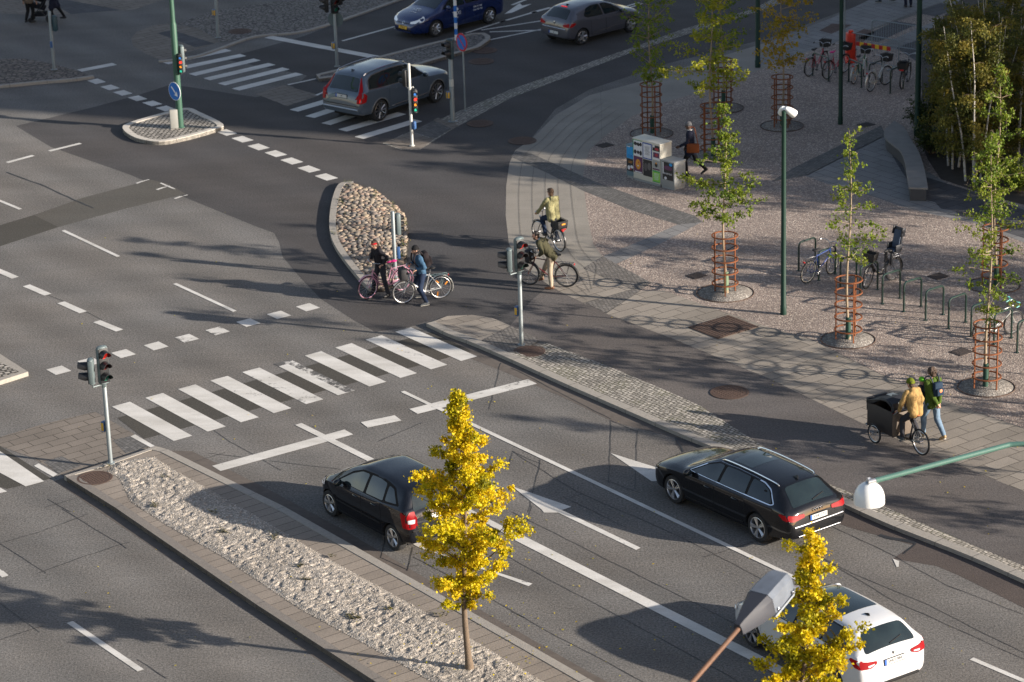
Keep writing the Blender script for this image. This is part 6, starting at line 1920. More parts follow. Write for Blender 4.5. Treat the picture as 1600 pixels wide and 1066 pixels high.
leader_tree('young_tree', 'lime green sunlit tree between the pedestrian and the far lamp post', P(1112, 244, .01), 6.4, [(2.1, .9), (2.6, 1.7), (3.4, 1.8), (3.9, 1.1), (4.4, .7), (5.0, .7), (5.8, .5), (6.4, .15)], LEAF_L, 77, nb=34, per=120, lsize=.075, spread=.11, rise=.16, bark=BARKP, wrap=WRAP, group=YG, whorl=8)
leader_tree('young_tree', 'dim green tree behind the sunlit lime green one', P(1129, 169, .01), 6.0, [(1.9, .5), (2.6, 1.1), (3.4, 1.1), (4.4, .9), (5.4, .5), (6.0, .1)], LEAF_G, 82, nb=28, per=70, lsize=.085, spread=.12, rise=.4, bark=BARKP, wrap=WRAP, group=YG, whorl=8)
leader_tree('young_tree', 'thin yellowish tree near the red bicycles', P(1222, 197, .01), 5.8, [(2.0, .5), (2.7, 1.25), (3.4, 1.0), (4.2, 1.1), (5.2, .6), (5.8, .1)], LEAF_YG, 94, nb=28, per=80, lsize=.085, spread=.12, rise=.5, bark=BARKP, wrap=WRAP, group=YG, whorl=7)
leader_tree('young_tree', 'young tree of the same row outside the picture to the right', P(1690, 640, .01), 5.6, [(2.1, .5), (2.6, 1.0), (3.4, .9), (4.2, .6), (5.0, .3), (5.6, .08)], LEAF_G, 101, nb=30, per=110, lsize=.085, spread=.11, rise=.3, bark=BARKP, wrap=WRAP, group=YG, whorl=8)
# the row goes on outside the picture and throws its shadows over the path
for i, (x, y) in enumerate(((18.1, 59.7), (21.2, 55.6), (18.6, 66.5), (21.6, 62.3))):
    leader_tree('young_tree', 'young tree of the same row outside the picture to the right', V3((x, y, .01)), 5.8, [(2.1, .5), (2.6, 1.1), (3.4, .95), (4.2, .7), (5.0, .4), (5.8, .08)], LEAF_G, 120 + i, nb=26, per=90, lsize=.095, spread=.12, rise=.3, bark=BARKP, wrap=WRAP, group=YG, whorl=8)

def birch(label, loc, H, stems, seed, reach=1.1, nl=5200, z0=1.0, mat=None, name='birch_tree', bark=None, lsize=.065, group='birches behind the bench'):
    r = random.Random(seed); t = empty(name, label, 'tree', loc, 0, group); lv = Leaves(seed)
    br = MB(); tips = []
    for s_ in range(stems):
        a = 2 * PI * s_ / stems + r.uniform(-.4, .4); out = r.uniform(.16, .5) * H * .5; h = H * r.uniform(.8, 1.0)
        b0 = V3((math.cos(a), math.sin(a), 0)) * r.uniform(.12, .38)
        d = V3((math.cos(a), math.sin(a), 0))
        pts = []
        for k in range(13):
            q = k / 12
            pts.append(b0 + d * out * (q ** 1.3) + Z * h * q + V3((noise.noise(V3((q * 2.5, s_, seed))), noise.noise(V3((q * 2.5, s_ + 9, seed))), 0)) * .22 * q)
        m = MB(); m.tube(pts, [(.040 * (1 - .85 * k / 12)) * r.uniform(.9, 1.1) for k in range(13)], 8); m.build('stem', bark or BIRCH, t)
        for k in range(26):
            q = r.uniform(.16, 1.0); i = min(11, int(q * 12)); p = pts[i].lerp(pts[i + 1], q * 12 - i)
            L = reach * r.uniform(.35, 1.0) * (1.15 - .6 * q); aa = r.uniform(0, 2 * PI); dd = V3((math.cos(aa), math.sin(aa), r.uniform(.15, .9))).normalized()
            bp = [p + dd * L * x - Z * (x * x * L * .45) for x in (0, .25, .5, .75, 1)]
            br.tube(bp, [.010, .008, .006, .004, .003], 4); tips.append(bp)
    br.build('branches', TWIG, t)
    tn = [r.uniform(.1, .9) for _ in tips]
    for k in range(int(nl * 1.9)):
        i = r.randrange(len(tips)); bp = tips[i]; q = r.uniform(.25, 1.1) * 4; j = min(3, int(q)); p = bp[j].lerp(bp[j + 1], q - j)
        if p.z < z0 and r.random() < .6: continue
        p = p + V3((r.gauss(0, .1), r.gauss(0, .1), -abs(r.gauss(0, .16))))
        lv.leaf(p, lsize * r.uniform(.7, 1.3), tn[i], .5)
    lv.build('crown', mat or LEAF_B, t)
    return t
for i, (px, H, st, lab, rc, nl) in enumerate((((1524, 283), 5.6, 4, 'white stemmed birch with its foot nearest the bench', 1.1, 7500), ((1541, 268), 6.0, 4, 'white stemmed birch in the middle of the clump', 1.15, 7500), ((1490, 262), 4.6, 3, 'leaning birch on the left flank of the clump', 1.0, 6000), ((1590, 262), 5.6, 4, 'birch cut by the right edge of the picture', 1.2, 6500), ((1548, 215), 5.6, 4, 'birch at the back of the clump', 1.3, 7500), ((1496, 215), 4.4, 4, 'low dense birch behind the bench', 1.1, 7000))):
    birch(lab, P(*px, .02), H, st, 200 + i, rc, nl, .8)
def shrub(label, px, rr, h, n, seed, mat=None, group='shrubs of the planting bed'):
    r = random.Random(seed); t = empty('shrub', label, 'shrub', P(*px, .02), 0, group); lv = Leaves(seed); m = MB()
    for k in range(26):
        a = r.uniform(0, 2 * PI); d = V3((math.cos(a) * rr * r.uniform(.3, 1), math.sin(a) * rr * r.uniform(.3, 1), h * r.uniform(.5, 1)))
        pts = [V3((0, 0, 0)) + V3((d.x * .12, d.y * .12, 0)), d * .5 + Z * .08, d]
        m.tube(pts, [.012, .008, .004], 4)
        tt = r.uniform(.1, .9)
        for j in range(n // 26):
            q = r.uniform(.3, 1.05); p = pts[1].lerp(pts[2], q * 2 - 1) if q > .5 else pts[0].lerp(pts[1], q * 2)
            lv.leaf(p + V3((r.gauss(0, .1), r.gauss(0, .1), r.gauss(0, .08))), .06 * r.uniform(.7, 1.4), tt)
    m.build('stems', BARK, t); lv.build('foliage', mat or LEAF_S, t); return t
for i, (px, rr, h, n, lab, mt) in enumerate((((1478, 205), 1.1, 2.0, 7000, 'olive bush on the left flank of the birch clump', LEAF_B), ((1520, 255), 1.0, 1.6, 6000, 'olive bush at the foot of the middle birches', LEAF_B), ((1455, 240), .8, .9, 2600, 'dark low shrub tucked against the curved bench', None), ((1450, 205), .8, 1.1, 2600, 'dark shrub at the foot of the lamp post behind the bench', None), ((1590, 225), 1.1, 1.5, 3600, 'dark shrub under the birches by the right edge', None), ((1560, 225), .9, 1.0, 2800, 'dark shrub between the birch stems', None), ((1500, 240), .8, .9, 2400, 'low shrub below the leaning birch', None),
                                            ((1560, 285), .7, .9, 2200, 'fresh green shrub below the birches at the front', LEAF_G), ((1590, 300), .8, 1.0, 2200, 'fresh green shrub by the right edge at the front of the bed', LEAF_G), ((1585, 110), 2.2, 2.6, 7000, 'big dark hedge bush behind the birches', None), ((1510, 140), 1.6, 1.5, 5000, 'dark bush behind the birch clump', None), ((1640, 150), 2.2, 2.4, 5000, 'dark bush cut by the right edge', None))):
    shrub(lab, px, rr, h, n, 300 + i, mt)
# larger trees outside the picture that break up the low sun
for i, (x, y, H) in enumerate(((30.5, 70.5, 8.5), (35.0, 66.0, 9.0), (38.0, 76.5, 9.5), (25.0, 79.0, 8.5), (31.0, 77.0, 9.0))):
    leader_tree('street_tree', 'street tree standing outside the picture to the right', V3((x, y, 0)), H, [(2.6, 1.2), (3.6, 2.2), (H * .6, 2.3), (H * .8, 1.5), (H, .3)], LEAF_G, 400 + i, r0=.11, nb=46, per=75, lsize=.16, spread=.26, rise=.55, twig=.014, group='street trees outside the picture')
# ================================================================== BICYCLES
SPOKE = plain('spoke_steel', (.42, .42, .43), .4, .8); RIMS = plain('bike_rim', (.5, .5, .5), .35, .8); RIMB = plain('black_rim', (.05, .05, .05), .5)
CRANK = plain('crank_steel', (.35, .35, .36), .35, .8); SADB = plain('black_saddle', (.015, .014, .014), .6); WICK = plain('dark_wire_basket', (.035, .033, .032), .7, var=.3)
REFL_R = plain('red_reflector', (.5, .02, .02), .3); REFL_O = plain('orange_reflector', (.75, .28, .03), .3)
FENDB = plain('black_fender', (.02, .02, .02), .4)
def frame_paint(n, c, metal=0): return plain('bike_' + n, c, .3, metal, var=.05, coat=.5)

def bike(label, loc, rz, col, step=False, rim=None, fender=None, basket=None, rack=True, saddle=None, rear_basket=False, childseat=False, lean=0.0, wb=1.08, wr=.345, steer=0.0, drop=False, orange=False, bag=None, group=None, kick=False, guard=None, tail=True, bar=None):
    t = empty('bicycle', label, 'bicycle', loc, rz, group, tilt=None)
    if lean: t.rotation_euler = Matrix.Rotation(rz, 3, 'Z').__matmul__(Matrix.Rotation(lean, 3, 'X')).to_euler()
    rim = rim or RIMS
    xr, xf = -wb / 2, wb / 2
    def whl(par, x):
        m = MB(); m.torus((0, 0, 0), (0, 1, 0), wr - .018, .019, 40, 8); o = m.build('wheel', TYRE, par, loc=(x, 0, wr))
        m = MB(); m.torus((0, 0, 0), (0, 1, 0), wr - .046, .013, 40, 6); m.build('rim', rim, o)
        m = MB()
        for k in range(18):
            a = 2 * PI * k / 18; sgn = 1 if k % 2 else -1
            m.tube([(.02 * math.cos(a + .8), sgn * .03, .02 * math.sin(a + .8)), ((wr - .045) * math.cos(a), 0, (wr - .045) * math.sin(a))], .0022, 4)
        m.lathe([(.02, -.05), (.02, .05)], axis=(0, 1, 0), seg=10); m.build('spokes', SPOKE, o)
        return o
    whl(t, xr)
    head_b, head_t = V3((xf - .14, 0, .62)), V3((xf - .20, 0, .86)); bb = V3((-.08, 0, .29)); seat_t = V3((-.24, 0, .80))
    m = MB()
    m.tube([bb, seat_t], .017, 8); m.tube([head_b, head_t], .021, 8)
    if step:
        m.tube(crom([head_b + V3((-.01, 0, .04)), V3((xf - .36, 0, .42)), V3((.02, 0, .31)), bb], 5), .021, 8)
        m.tube(crom([head_t - V3((0, 0, .08)), V3((xf - .40, 0, .52)), V3((-.02, 0, .44)), V3((-.125, 0, .45))], 5), .015, 8)
    else:
        m.tube([head_b + V3((0, 0, .03)), bb], .019, 8); m.tube([head_t - V3((0, 0, .04)), seat_t - V3((-.01, 0, .05))], .016, 8)
    for s_ in (-1, 1):
        m.tube([bb + V3((0, s_ * .035, 0)), V3((xr, s_ * .06, wr))], .010, 6); m.tube([seat_t + V3((0, s_ * .02, -.06)), V3((xr, s_ * .06, wr))], .009, 6)
    m.build('frame', col, t)
    # steering assembly as one part with its own pieces
    st = bpy.data.objects.new('fork', None)
    m = MB()
    for s_ in (-1, 1): m.tube([head_b + V3((.0, s_ * .055, .0)), V3((xf - .04, s_ * .055, .45)), V3((xf, s_ * .055, wr))], .012, 6)
    m.tube([head_b + V3((0, -.06, 0)), head_b + V3((0, .06, 0))], .016, 6)
    fk = m.build('fork', col, t)
    if steer:
        pv = head_b; fk.matrix_local = Matrix.Translation(pv) @ Matrix.Rotation(steer, 4, V3((-.06, 0, .24)).normalized()) @ Matrix.Translation(-pv)
    bpy.data.objects.remove(st)
    whl(fk, xf)
    m = MB(); hb = head_t + V3((-.01, 0, .16))
    m.tube([head_t - V3((0, 0, .02)), hb], .014, 8)
    if drop:
        m.tube(crom([hb + V3((.09, .02, .01)), hb + V3((.09, .19, .01)), hb + V3((.17, .21, -.02)), hb + V3((.16, .21, -.11)), hb + V3((.07, .21, -.14))], 4), .014, 6)
        m.tube(crom([hb + V3((.09, -.02, .01)), hb + V3((.09, -.19, .01)), hb + V3((.17, -.21, -.02)), hb + V3((.16, -.21, -.11)), hb + V3((.07, -.21, -.14))], 4), .014, 6); m.tube([hb, hb + V3((.09, 0, .01)), hb + V3((.09, .03, .01)), hb + V3((.09, -.03, .01))], .013, 6)
    else:
        for s_ in (-1, 1): m.tube(crom([hb, hb + V3((.05, s_ * .12, .05)), hb + V3((.0, s_ * .27, .06)), hb + V3((-.14, s_ * .29, .04))], 4), .012, 6)
    hbo = m.build('handlebar', bar or CRANK, fk)
    for s_ in (-1, 1):
        m = MB(); m.tube([hb + V3((-.06, s_ * .285, .05)), hb + V3((-.17, s_ * .29, .035))] if not drop else [hb + V3((.16, s_ * .21, -.11)), hb + V3((.07, s_ * .21, -.14))], .018, 8)
        m.build('grip', SADB if not drop else (bar or SADB), hbo)
    m = MB(); m.ell(head_t + V3((.10, 0, -.02)), (.045, .035, .04)); m.build('front_lamp', CRANK, fk)
    # saddle
    m = MB(); m.tube([seat_t - V3((0, 0, .05)), seat_t + V3((-.02, 0, .13))], .013, 8); m.build('seat_post', CRANK, t)
    m = MB(); s0 = seat_t + V3((-.02, 0, .155))
    m.ell(s0 + V3((-.06, 0, 0)), (.10, .085, .035)); m.ell(s0 + V3((.06, 0, 0)), (.12, .032, .028)); m.build('seat', saddle or SADB, t)
    # cranks
    m = MB(); m.lathe([(.09, -.004), (.09, .004)], c=bb + V3((0, -.05, 0)), axis=(0, 1, 0), seg=20)
    ca = .5
    pd = []
    for s_ in (-1, 1):
        e = bb + V3((s_ * .17 * math.cos(ca), s_ * .075, s_ * .17 * math.sin(ca))); pd.append(e)
        m.tube([bb + V3((0, s_ * .06, 0)), e], .011, 6)
    m.tube([bb + V3((0, -.07, 0)), bb + V3((0, .07, 0))], .014, 6)
    co = m.build('crank', CRANK, t)
    for s_, e in zip((-1, 1), pd):
        m = MB(); m.box(e + V3((0, s_ * .05, 0)), (.09, .08, .022), bev=.005); m.build('pedal', SADB, co)
    if guard:
        m = MB(); m.box(V3(((xr + bb.x) / 2, -.052, (wr + bb.z) / 2)), (abs(xr - bb.x) + .12, .014, .085), Matrix.Rotation(.09, 3, 'Y'), bev=.005); m.build('chain_guard', guard, t)
    else:
        m = MB(); m.tube([bb + V3((0, -.05, .088)), V3((xr, -.05, wr + .035))], .004, 4); m.tube([bb + V3((0, -.05, -.088)), V3((xr, -.05, wr - .035))], .004, 4); m.build('chain', CRANK, t)
    if fender is not None:
        def fend(par, x, a0, a1):
            m = MB(); rad = wr + .028; pr = []
            for k in range(17):
                a = a0 + (a1 - a0) * k / 16
                pr.append([m.bm.verts.new((x + (rad + dz) * math.cos(a), y, wr + (rad + dz) * math.sin(a))) for y, dz in ((-.03, -.012), (-.018, .004), (.018, .004), (.03, -.012))])
            for r1, r2 in zip(pr, pr[1:]):
                for k in range(3): m._f((r1[k], r1[k + 1], r2[k + 1], r2[k]))
            m.build('fender', fender, par)
        fend(t, xr, R(20), R(205)); fend(fk, xf, R(40), R(175))
    if rack:
        m = MB()
        for s_ in (-1, 1):
            m.tube([seat_t + V3((-.02, s_ * .02, -.06)), V3((xr + .13, s_ * .065, wr + .385)), V3((xr - .22, s_ * .065, wr + .385))], .008, 6); m.tube([V3((xr - .10, s_ * .065, wr + .385)), V3((xr, s_ * .065, wr))], .006, 5)
        for k in range(4): m.tube([V3((xr + .10 - k * .1, -.065, wr + .385)), V3((xr + .10 - k * .1, .065, wr + .385))], .006, 5)
        m.build('rack', rack if not isinstance(rack, bool) else CRANK, t)
    if tail:
        m = MB(); m.box((xr - .24, 0, wr + .35), (.03, .07, .045), bev=.008); m.build('rear_light', REFL_R, t)
    if basket:
        bx = head_t + V3((.22, 0, .02))
        basket_mesh('basket', basket, fk, bx, .30, .36, .24)
    if bag:
        m = MB(); bx = head_t + V3((.20, 0, .03)); m.box(bx, (.22, .38, .34), taper=.92, bev=.05); m.build('front_bag', bag, fk)
        m = MB(); m.tube(crom([bx + V3((0, -.1, .16)), bx + V3((0, 0, .23)), bx + V3((0, .1, .16))], 5), .01, 5); m.build('bag_handle', bag, fk)
    if rear_basket:
        basket_mesh('rear_basket', WICK, t, V3((xr - .05, 0, wr + .40)), .42, .34, .24)
        if rear_basket != 'crate':
            m = MB(); m.box((xr - .272, 0, wr + .56), (.012, .12, .04)); m.build('reflector', REFL_O, t)
        m = MB(); m.box((xr - .272, 0, wr + .40), (.014, .16, .05), bev=.005); m.build('tail_reflector', REFL_R, t)
    if orange:
        for a in (1.1, -1.1, 2.6):
            m = MB(); m.box((xr + .2 * math.cos(a), 0, wr + .2 * math.sin(a)), (.11, .02, .035), Matrix.Rotation(-a + .3, 3, 'Y')); m.build('wheel_reflector', REFL_O, t)
    if childseat:
        CS = plain('child_seat_shell', (.018, .02, .026), .5); CP = plain('child_seat_pad', (.05, .07, .11), .8, var=.2)
        m = MB(); c0 = V3((xr + .06, 0, wr + .55))
        m.box(c0, (.30, .34, .06), bev=.02); m.box(c0 + V3((-.17, 0, .33)), (.07, .33, .68), Matrix.Rotation(-.18, 3, 'Y'), bev=.03)
        for s_ in (-1, 1):
            m.box(c0 + V3((-.04, s_ * .16, .12)), (.24, .04, .20), bev=.015); m.box(c0 + V3((-.19, s_ * .17, .56)), (.14, .04, .24), Matrix.Rotation(-.18, 3, 'Y'), bev=.015); m.box(c0 + V3((.16, s_ * .11, -.17)), (.08, .07, .34), bev=.015)
        cs = m.build('child_seat', CS, t)
        m = MB(); m.box(c0 + V3((-.125, 0, .34)), (.04, .25, .52), Matrix.Rotation(-.18, 3, 'Y'), bev=.015); m.box(c0 + V3((.01, 0, .045)), (.22, .25, .04), bev=.01); m.build('pad', CP, cs)
        m = MB(); m.lathe([(.05, -.004), (.05, .004)], c=c0 + V3((-.262, 0, .56)), axis=(1, 0, 0), seg=14); m.build('label_disc', SIGW, cs)
    if kick:
        m = MB(); m.tube([bb + V3((-.04, .04, 0)), bb + V3((-.12, .20, -.28))], .009, 5); m.build('kickstand', CRANK, t)
    return t

def basket_mesh(name, mat, parent, c, lx, ly, h):
    m = MB()
    for k in range(5):
        f = k / 4; s_ = .84 + .16 * f; z = h * f
        q = [V3((sx * lx / 2 * s_, sy * ly / 2 * s_, z)) + c for sx, sy in ((-1, -1), (1, -1), (1, 1), (-1, 1))]
        m.tube(q, .008 if k in (0, 4) else .005, 4, closed=True)
    for k in range(9):
        for sx, sy in ((0, 1), (0, -1), (1, 0), (-1, 0)):
            u = -1 + 2 * k / 8
            a = V3((u * lx / 2, sy * ly / 2, 0)) if sx == 0 else V3((sx * lx / 2, u * ly / 2, 0))
            m.tube([c + V3((a.x * .84, a.y * .84, 0)), c + a + Z * h], .005, 4)
    for k in range(5):
        m.tube([c + V3((-lx * .42, -ly * .42 + ly * .84 * k / 4, 0)), c + V3((lx * .42, -ly * .42 + ly * .84 * k / 4, 0))], .005, 4)
    o = m.build(name, mat, parent)
    m = MB()                                          # woven inner wall
    q0 = [V3((sx * lx / 2 * .83, sy * ly / 2 * .83, .005)) + c for sx, sy in ((-1, -1), (1, -1), (1, 1), (-1, 1))]; q1 = [V3((sx * lx / 2 * .985, sy * ly / 2 * .985, h * .92)) + c for sx, sy in ((-1, -1), (1, -1), (1, 1), (-1, 1))]
    a = [m.bm.verts.new(p) for p in q0]; b_ = [m.bm.verts.new(p) for p in q1]
    for k in range(4): m._f((a[k], a[(k + 1) % 4], b_[(k + 1) % 4], b_[k]))
    m._f(a[::-1]); m.build('lining', mat, o, False)
    return o

# ================================================================== PEOPLE
SKIN = plain('skin', (.46, .26, .18), .55, var=.06); SKIND = plain('dark_skin', (.10, .055, .038), .55, var=.06)
HAIRB = plain('brown_hair', (.05, .028, .016), .7, var=.4, scale=40, bump=.6); HAIRD = plain('dark_hair', (.015, .011, .009), .6, var=.4, scale=40, bump=.6); HAIRM = plain('light_brown_hair', (.09, .05, .026), .7, var=.4, scale=40, bump=.6)
def cloth(n, c, var=.14): return plain('cloth_' + n, c, .9, var=var, scale=7, spec=.15, bump=.15)
EYE = plain('eye', (.02, .015, .012), .2)

def ik(a, b, l1, l2, pole):
    a, b = V3(a), V3(b); d = b - a; L = min(d.length, (l1 + l2) * .998); dn = d.normalized()
    b = a + dn * L
    x = (l1 * l1 - l2 * l2 + L * L) / (2 * L); h = math.sqrt(max(0, l1 * l1 - x * x))
    p = V3(pole); p = (p - dn * p.dot(dn)).normalized()
    return a + dn * x + p * h, b

def person(label, loc, rz, pose, look, group=None):
    """pose: pelvis, lean (forward), yaw (of the shoulders), head (pitch, yaw), hands and feet targets in local metres; x forward, y left"""
    S = look.get('h', 1.76) / 1.76
    t = empty('person', label, 'person', loc, rz, group)
    g = pose.get
    pel = V3(g('pelvis', (0, 0, .93 * S)))
    lean, yaw = g('lean', 0.05), g('yaw', 0.0)
    roll = g('roll', 0.0)
    rot = Matrix.Rotation(yaw, 3, 'Z') @ Matrix.Rotation(roll, 3, 'X') @ Matrix.Rotation(lean, 3, 'Y')
    up, lf, fw = rot @ Z, rot @ V3((0, 1, 0)), rot @ V3((1, 0, 0))
    chest = pel + up * .40 * S - fw * g('hunch', .0); sh = pel + up * .49 * S; neck = sh + up * .045 * S
    hp, hy = g('head', (0.0, 0.0))
    hr = Matrix.Rotation(yaw * .6 + hy, 3, 'Z') @ Matrix.Rotation(hp + lean * .35, 3, 'Y')
    hu, hl, hf = hr @ Z, hr @ V3((0, 1, 0)), hr @ V3((1, 0, 0))
    hc = neck + (up * .3 + hu * .7).normalized() * .145 * S + hf * .02
    L = {}
    for s_, nm in ((1, 'l'), (-1, 'r')):
        so = sh + lf * (s_ * .175 * S) - up * .01
        el, wr_ = ik(so, V3(g('hand_' + nm, (pel.x + .05, pel.y + s_ * .26, pel.z - .05))), .295 * S, .255 * S, g('elbow_' + nm, (-.6, s_ * .5, -.6)))
        hi = pel + V3((0, s_ * .09 * S, -.02))
        kn, an = ik(hi, V3(g('foot_' + nm, (0, s_ * .10, 0))) + V3((-.03, 0, .085 * S)), .43 * S, .43 * S, g('knee_' + nm, (1, s_ * .08, .1)))
        L[nm] = (so, el, wr_, hi, kn, an)
    # ---- body, one continuous surface
    m = MB()
    for s_ in (1, -1):
        m.cap(pel + lf * s_ * .07 * S, .095 * S, chest + lf * s_ * .075 * S, .10 * S)
    m.cap(sh + lf * .15 * S, .055 * S, sh - lf * .15 * S, .055 * S); m.cap(chest, .11 * S, sh, .075 * S)
    m.cap(sh, .062 * S, hc - hu * .05 * S, .052 * S)
    hm = hr.to_4x4()
    def hd(x, y, z): return hc + (hf * x + hl * y + hu * z) * S
    m.ell(hc + hu * .02 * S, (.096 * S, .078 * S, .105 * S), hr); m.ell(hd(.02, 0, -.06), (.062 * S, .056 * S, .062 * S), hr); m.cap(hd(.088, 0, .015), .012, hd(.108, 0, -.022), .017)
    m.ell(hd(.07, 0, -.085), (.022 * S, .025 * S, .018 * S)); m.ell(hd(.088, 0, -.055), (.012, .026, .008), hr)
    for s_ in (1, -1): m.ell(hd(-.005, s_ * .082, -.01), (.022, .012, .032), hr); m.ell(hd(.082, s_ * .034, .036), (.014, .028, .010), hr)
    for s_, nm in ((1, 'l'), (-1, 'r')):
        so, el, wr_, hi, kn, an = L[nm]
        m.cap(so, .050 * S, el, .040 * S); m.cap(el, .041 * S, wr_, .028 * S)
        m.cap(hi, .085 * S, kn, .056 * S); m.cap(kn, .058 * S, an, .040 * S)
        ft = g('toe_' + nm, V3((1, s_ * .12, 0))); ft = V3(ft).normalized()
        m.cap(an - Z * .04 - ft * .03, .034, an - Z * .055 + ft * .15 * S, .026)
        # hand with five fingers
        fd = g('grip_' + nm, None); fa = (wr_ - el).normalized()
        hd_ = V3(fd).normalized() if fd else fa
        pal = g('palm_' + nm, (-lf * s_ if not fd else -Z)); pal = V3(pal); pal = (pal - hd_ * pal.dot(hd_)).normalized()
        sd = hd_.cross(pal).normalized()
        pc = wr_ + hd_ * .05
        for k in (-1.5, -.5, .5, 1.5): m.cap(wr_ + sd * k * .012, .018, wr_ + hd_ * .088 + sd * k * .020, .0135)
        curl = g('curl', .55 if not fd else 1.15)
        for k, ln in zip((-1.5, -.5, .5, 1.5), (.068, .078, .074, .058)):
            a0 = wr_ + hd_ * .092 + sd * k * .021; d1 = (hd_ * math.cos(curl * .5) + pal * math.sin(curl * .5)); d2 = (hd_ * math.cos(curl * 1.4) + pal * math.sin(curl * 1.4))
            m.cap(a0, .0105, a0 + d1 * ln * .5, .0098, 8); m.cap(a0 + d1 * ln * .5, .0098, a0 + d1 * ln * .5 + d2 * ln * .5, .0085, 8)
        th = g('thumb_' + nm, 1)
        a0 = wr_ + hd_ * .03 - sd * .026 * (1 if s_ > 0 else -1) * th; d1 = (hd_ * .7 - sd * .5 * (1 if s_ > 0 else -1) * th + pal * .5).normalized(); m.cap(a0, .013, a0 + d1 * .04, .0115, 8); m.cap(a0 + d1 * .04, .0115, a0 + d1 * .04 + (hd_ * .8 + pal * .5).normalized() * .03, .009, 8)
    remeshed(m, .0078, 1).build('body', look.get('skin', SKIN), t, angle=180)
    for s_ in (1, -1):
        m = MB(); m.ell(hd(.090, s_ * .033, .018), (.010, .012, .007), hr, 8, 6); m.build('eye', EYE, t)
    # ---- trousers
    m = MB(); tw = look.get('leg', 1.0)
    for s_, nm in ((1, 'l'), (-1, 'r')):
        so, el, wr_, hi, kn, an = L[nm]
        m.cap(pel + lf * s_ * .065 * S + up * .06, .098 * S, pel + V3((0, s_ * .075 * S, -.03)), .108 * S); m.cap(hi, .104 * S * tw, kn, .074 * S * tw); m.cap(kn, .074 * S * tw, an + Z * .01 + (kn - an).normalized() * .01, .056 * S * tw)
    remeshed(m, .013, 2, .010, 9, (1, 1, .6)).build('trousers', look['legs'], t, angle=180)
    # ---- jacket
    m = MB(); jw = look.get('fit', 1.0); ln = look.get('hem', .05)
    for s_ in (1, -1):
        m.cap(pel + lf * s_ * .072 * S - up * (ln - .05), .116 * S * jw, chest + lf * s_ * .085 * S, .120 * S * jw)
    if ln > .15:
        for s_, nm in ((1, 'l'), (-1, 'r')):
            hi, kn = L[nm][3], L[nm][4]; m.cap(hi, .125 * S * jw, hi + (kn - hi).normalized() * ln, .125 * S * jw)
    m.cap(chest, .128 * S * jw, sh, .085 * S); m.cap(sh + lf * .155 * S, .072 * S * jw, sh - lf * .155 * S, .072 * S * jw); m.cap(sh + up * .0, .075 * S, sh + up * .055, .060 * S)
    for s_, nm in ((1, 'l'), (-1, 'r')):
        so, el, wr_, hi, kn, an = L[nm]
        m.cap(so, .070 * S * jw, el, .058 * S * jw); m.cap(el, .058 * S * jw, wr_ - (wr_ - el).normalized() * .012, .043 * S * jw)
    if look.get('hood'):
        m.cap(sh + up * .05 - fw * .085 + lf * .05, .05, sh + up * .05 - fw * .085 - lf * .05, .05); m.ell(sh + up * .0 - fw * .11, (.05, .10, .09), rot)
    remeshed(m, .013, 2, .020, 9, (1, 1, .7)).build(look.get('topname', 'jacket'), look['top'], t, angle=180)
    if look.get('collar'):
        m = MB(); m.torus(sh + up * .06, up, .062, .022, 20, 8); m.build('collar', look['collar'], t)
    # ---- shoes
    for s_, nm in ((1, 'l'), (-1, 'r')):
        an = L[nm][5]; ft = V3(g('toe_' + nm, V3((1, s_ * .12, 0)))).normalized()
        m = MB(); sd = ft.cross(Z).normalized()
        m.cap(an - Z * .035 - ft * .045, .046, an - Z * .045 + ft * .08, .044); m.cap(an - Z * .045 + ft * .08, .043, an - Z * .055 + ft * .165 * S, .032); m.cap(an - Z * .03, .048, an + (L[nm][4] - an).normalized() * look.get('boot', .03), .047)
        so_ = remeshed(m, .011, 1).build('shoe', look['shoes'], t, angle=180)
        if look.get('sole'):
            m = MB(); m.cap(an - Z * .075 - ft * .045, .040, an - Z * .075 + ft * .165, .034)
            for v in m.bm.verts: v.co.z = an.z - .075 + (v.co.z - an.z + .075) * .3
            m.build('sole', look['sole'], so_)
    # ---- head wear
    hair = look.get('hair')
    if hair:
        m = MB(); hl_ = look.get('hairlen', 0)
        m.ell(hd(-.018, 0, .036), (.098 * S, .087 * S, .103 * S), hr); m.ell(hd(-.045, 0, -.02), (.06 * S, .074 * S, .085 * S), hr); m.ell(hd(.045, 0, .095), (.045 * S, .06 * S, .035 * S), hr)
        if hl_: m.cap(hd(-.06, 0, -.03), .075, hd(-.07, 0, -.05 - hl_), .06)
        if look.get('curly'):
            for k in range(40):
                a, b_ = rnd.uniform(0, 2 * PI), rnd.uniform(-.25, 1.45); m.ell(hd(-.02 + .095 * math.cos(a) * math.cos(b_), .088 * math.sin(a) * math.cos(b_), .03 + .105 * math.sin(b_)), (.026, .026, .026))
        remeshed(m, .012, 1, .012, 22).build('hair', hair, t, angle=180)
    if look.get('beard'):
        m = MB(); m.ell(hd(.03, 0, -.075), (.058 * S, .060 * S, .05 * S), hr); m.build('beard', look['beard'], t)
    if look.get('beanie'):
        m = MB(); m.ell(hd(-.008, 0, .055), (.107 * S, .093 * S, .095 * S), hr)
        m.cap(hd(.06, .05, .052), .028, hd(-.08, .05, .03), .03); m.cap(hd(.06, -.05, .052), .028, hd(-.08, -.05, .03), .03); m.cap(hd(.075, .03, .052), .024, hd(.075, -.03, .052), .024); m.cap(hd(-.09, .04, .03), .03, hd(-.09, -.04, .03), .03)
        remeshed(m, .012, 2, .004, 30).build('beanie', look['beanie'], t, angle=180)
    if look.get('cap'):
        m = MB(); m.ell(hd(-.008, 0, .06), (.108 * S, .094 * S, .085 * S), hr); m.ell(hd(.10, 0, .055), (.065, .07, .012), hr); m.build('cap', look['cap'], t)
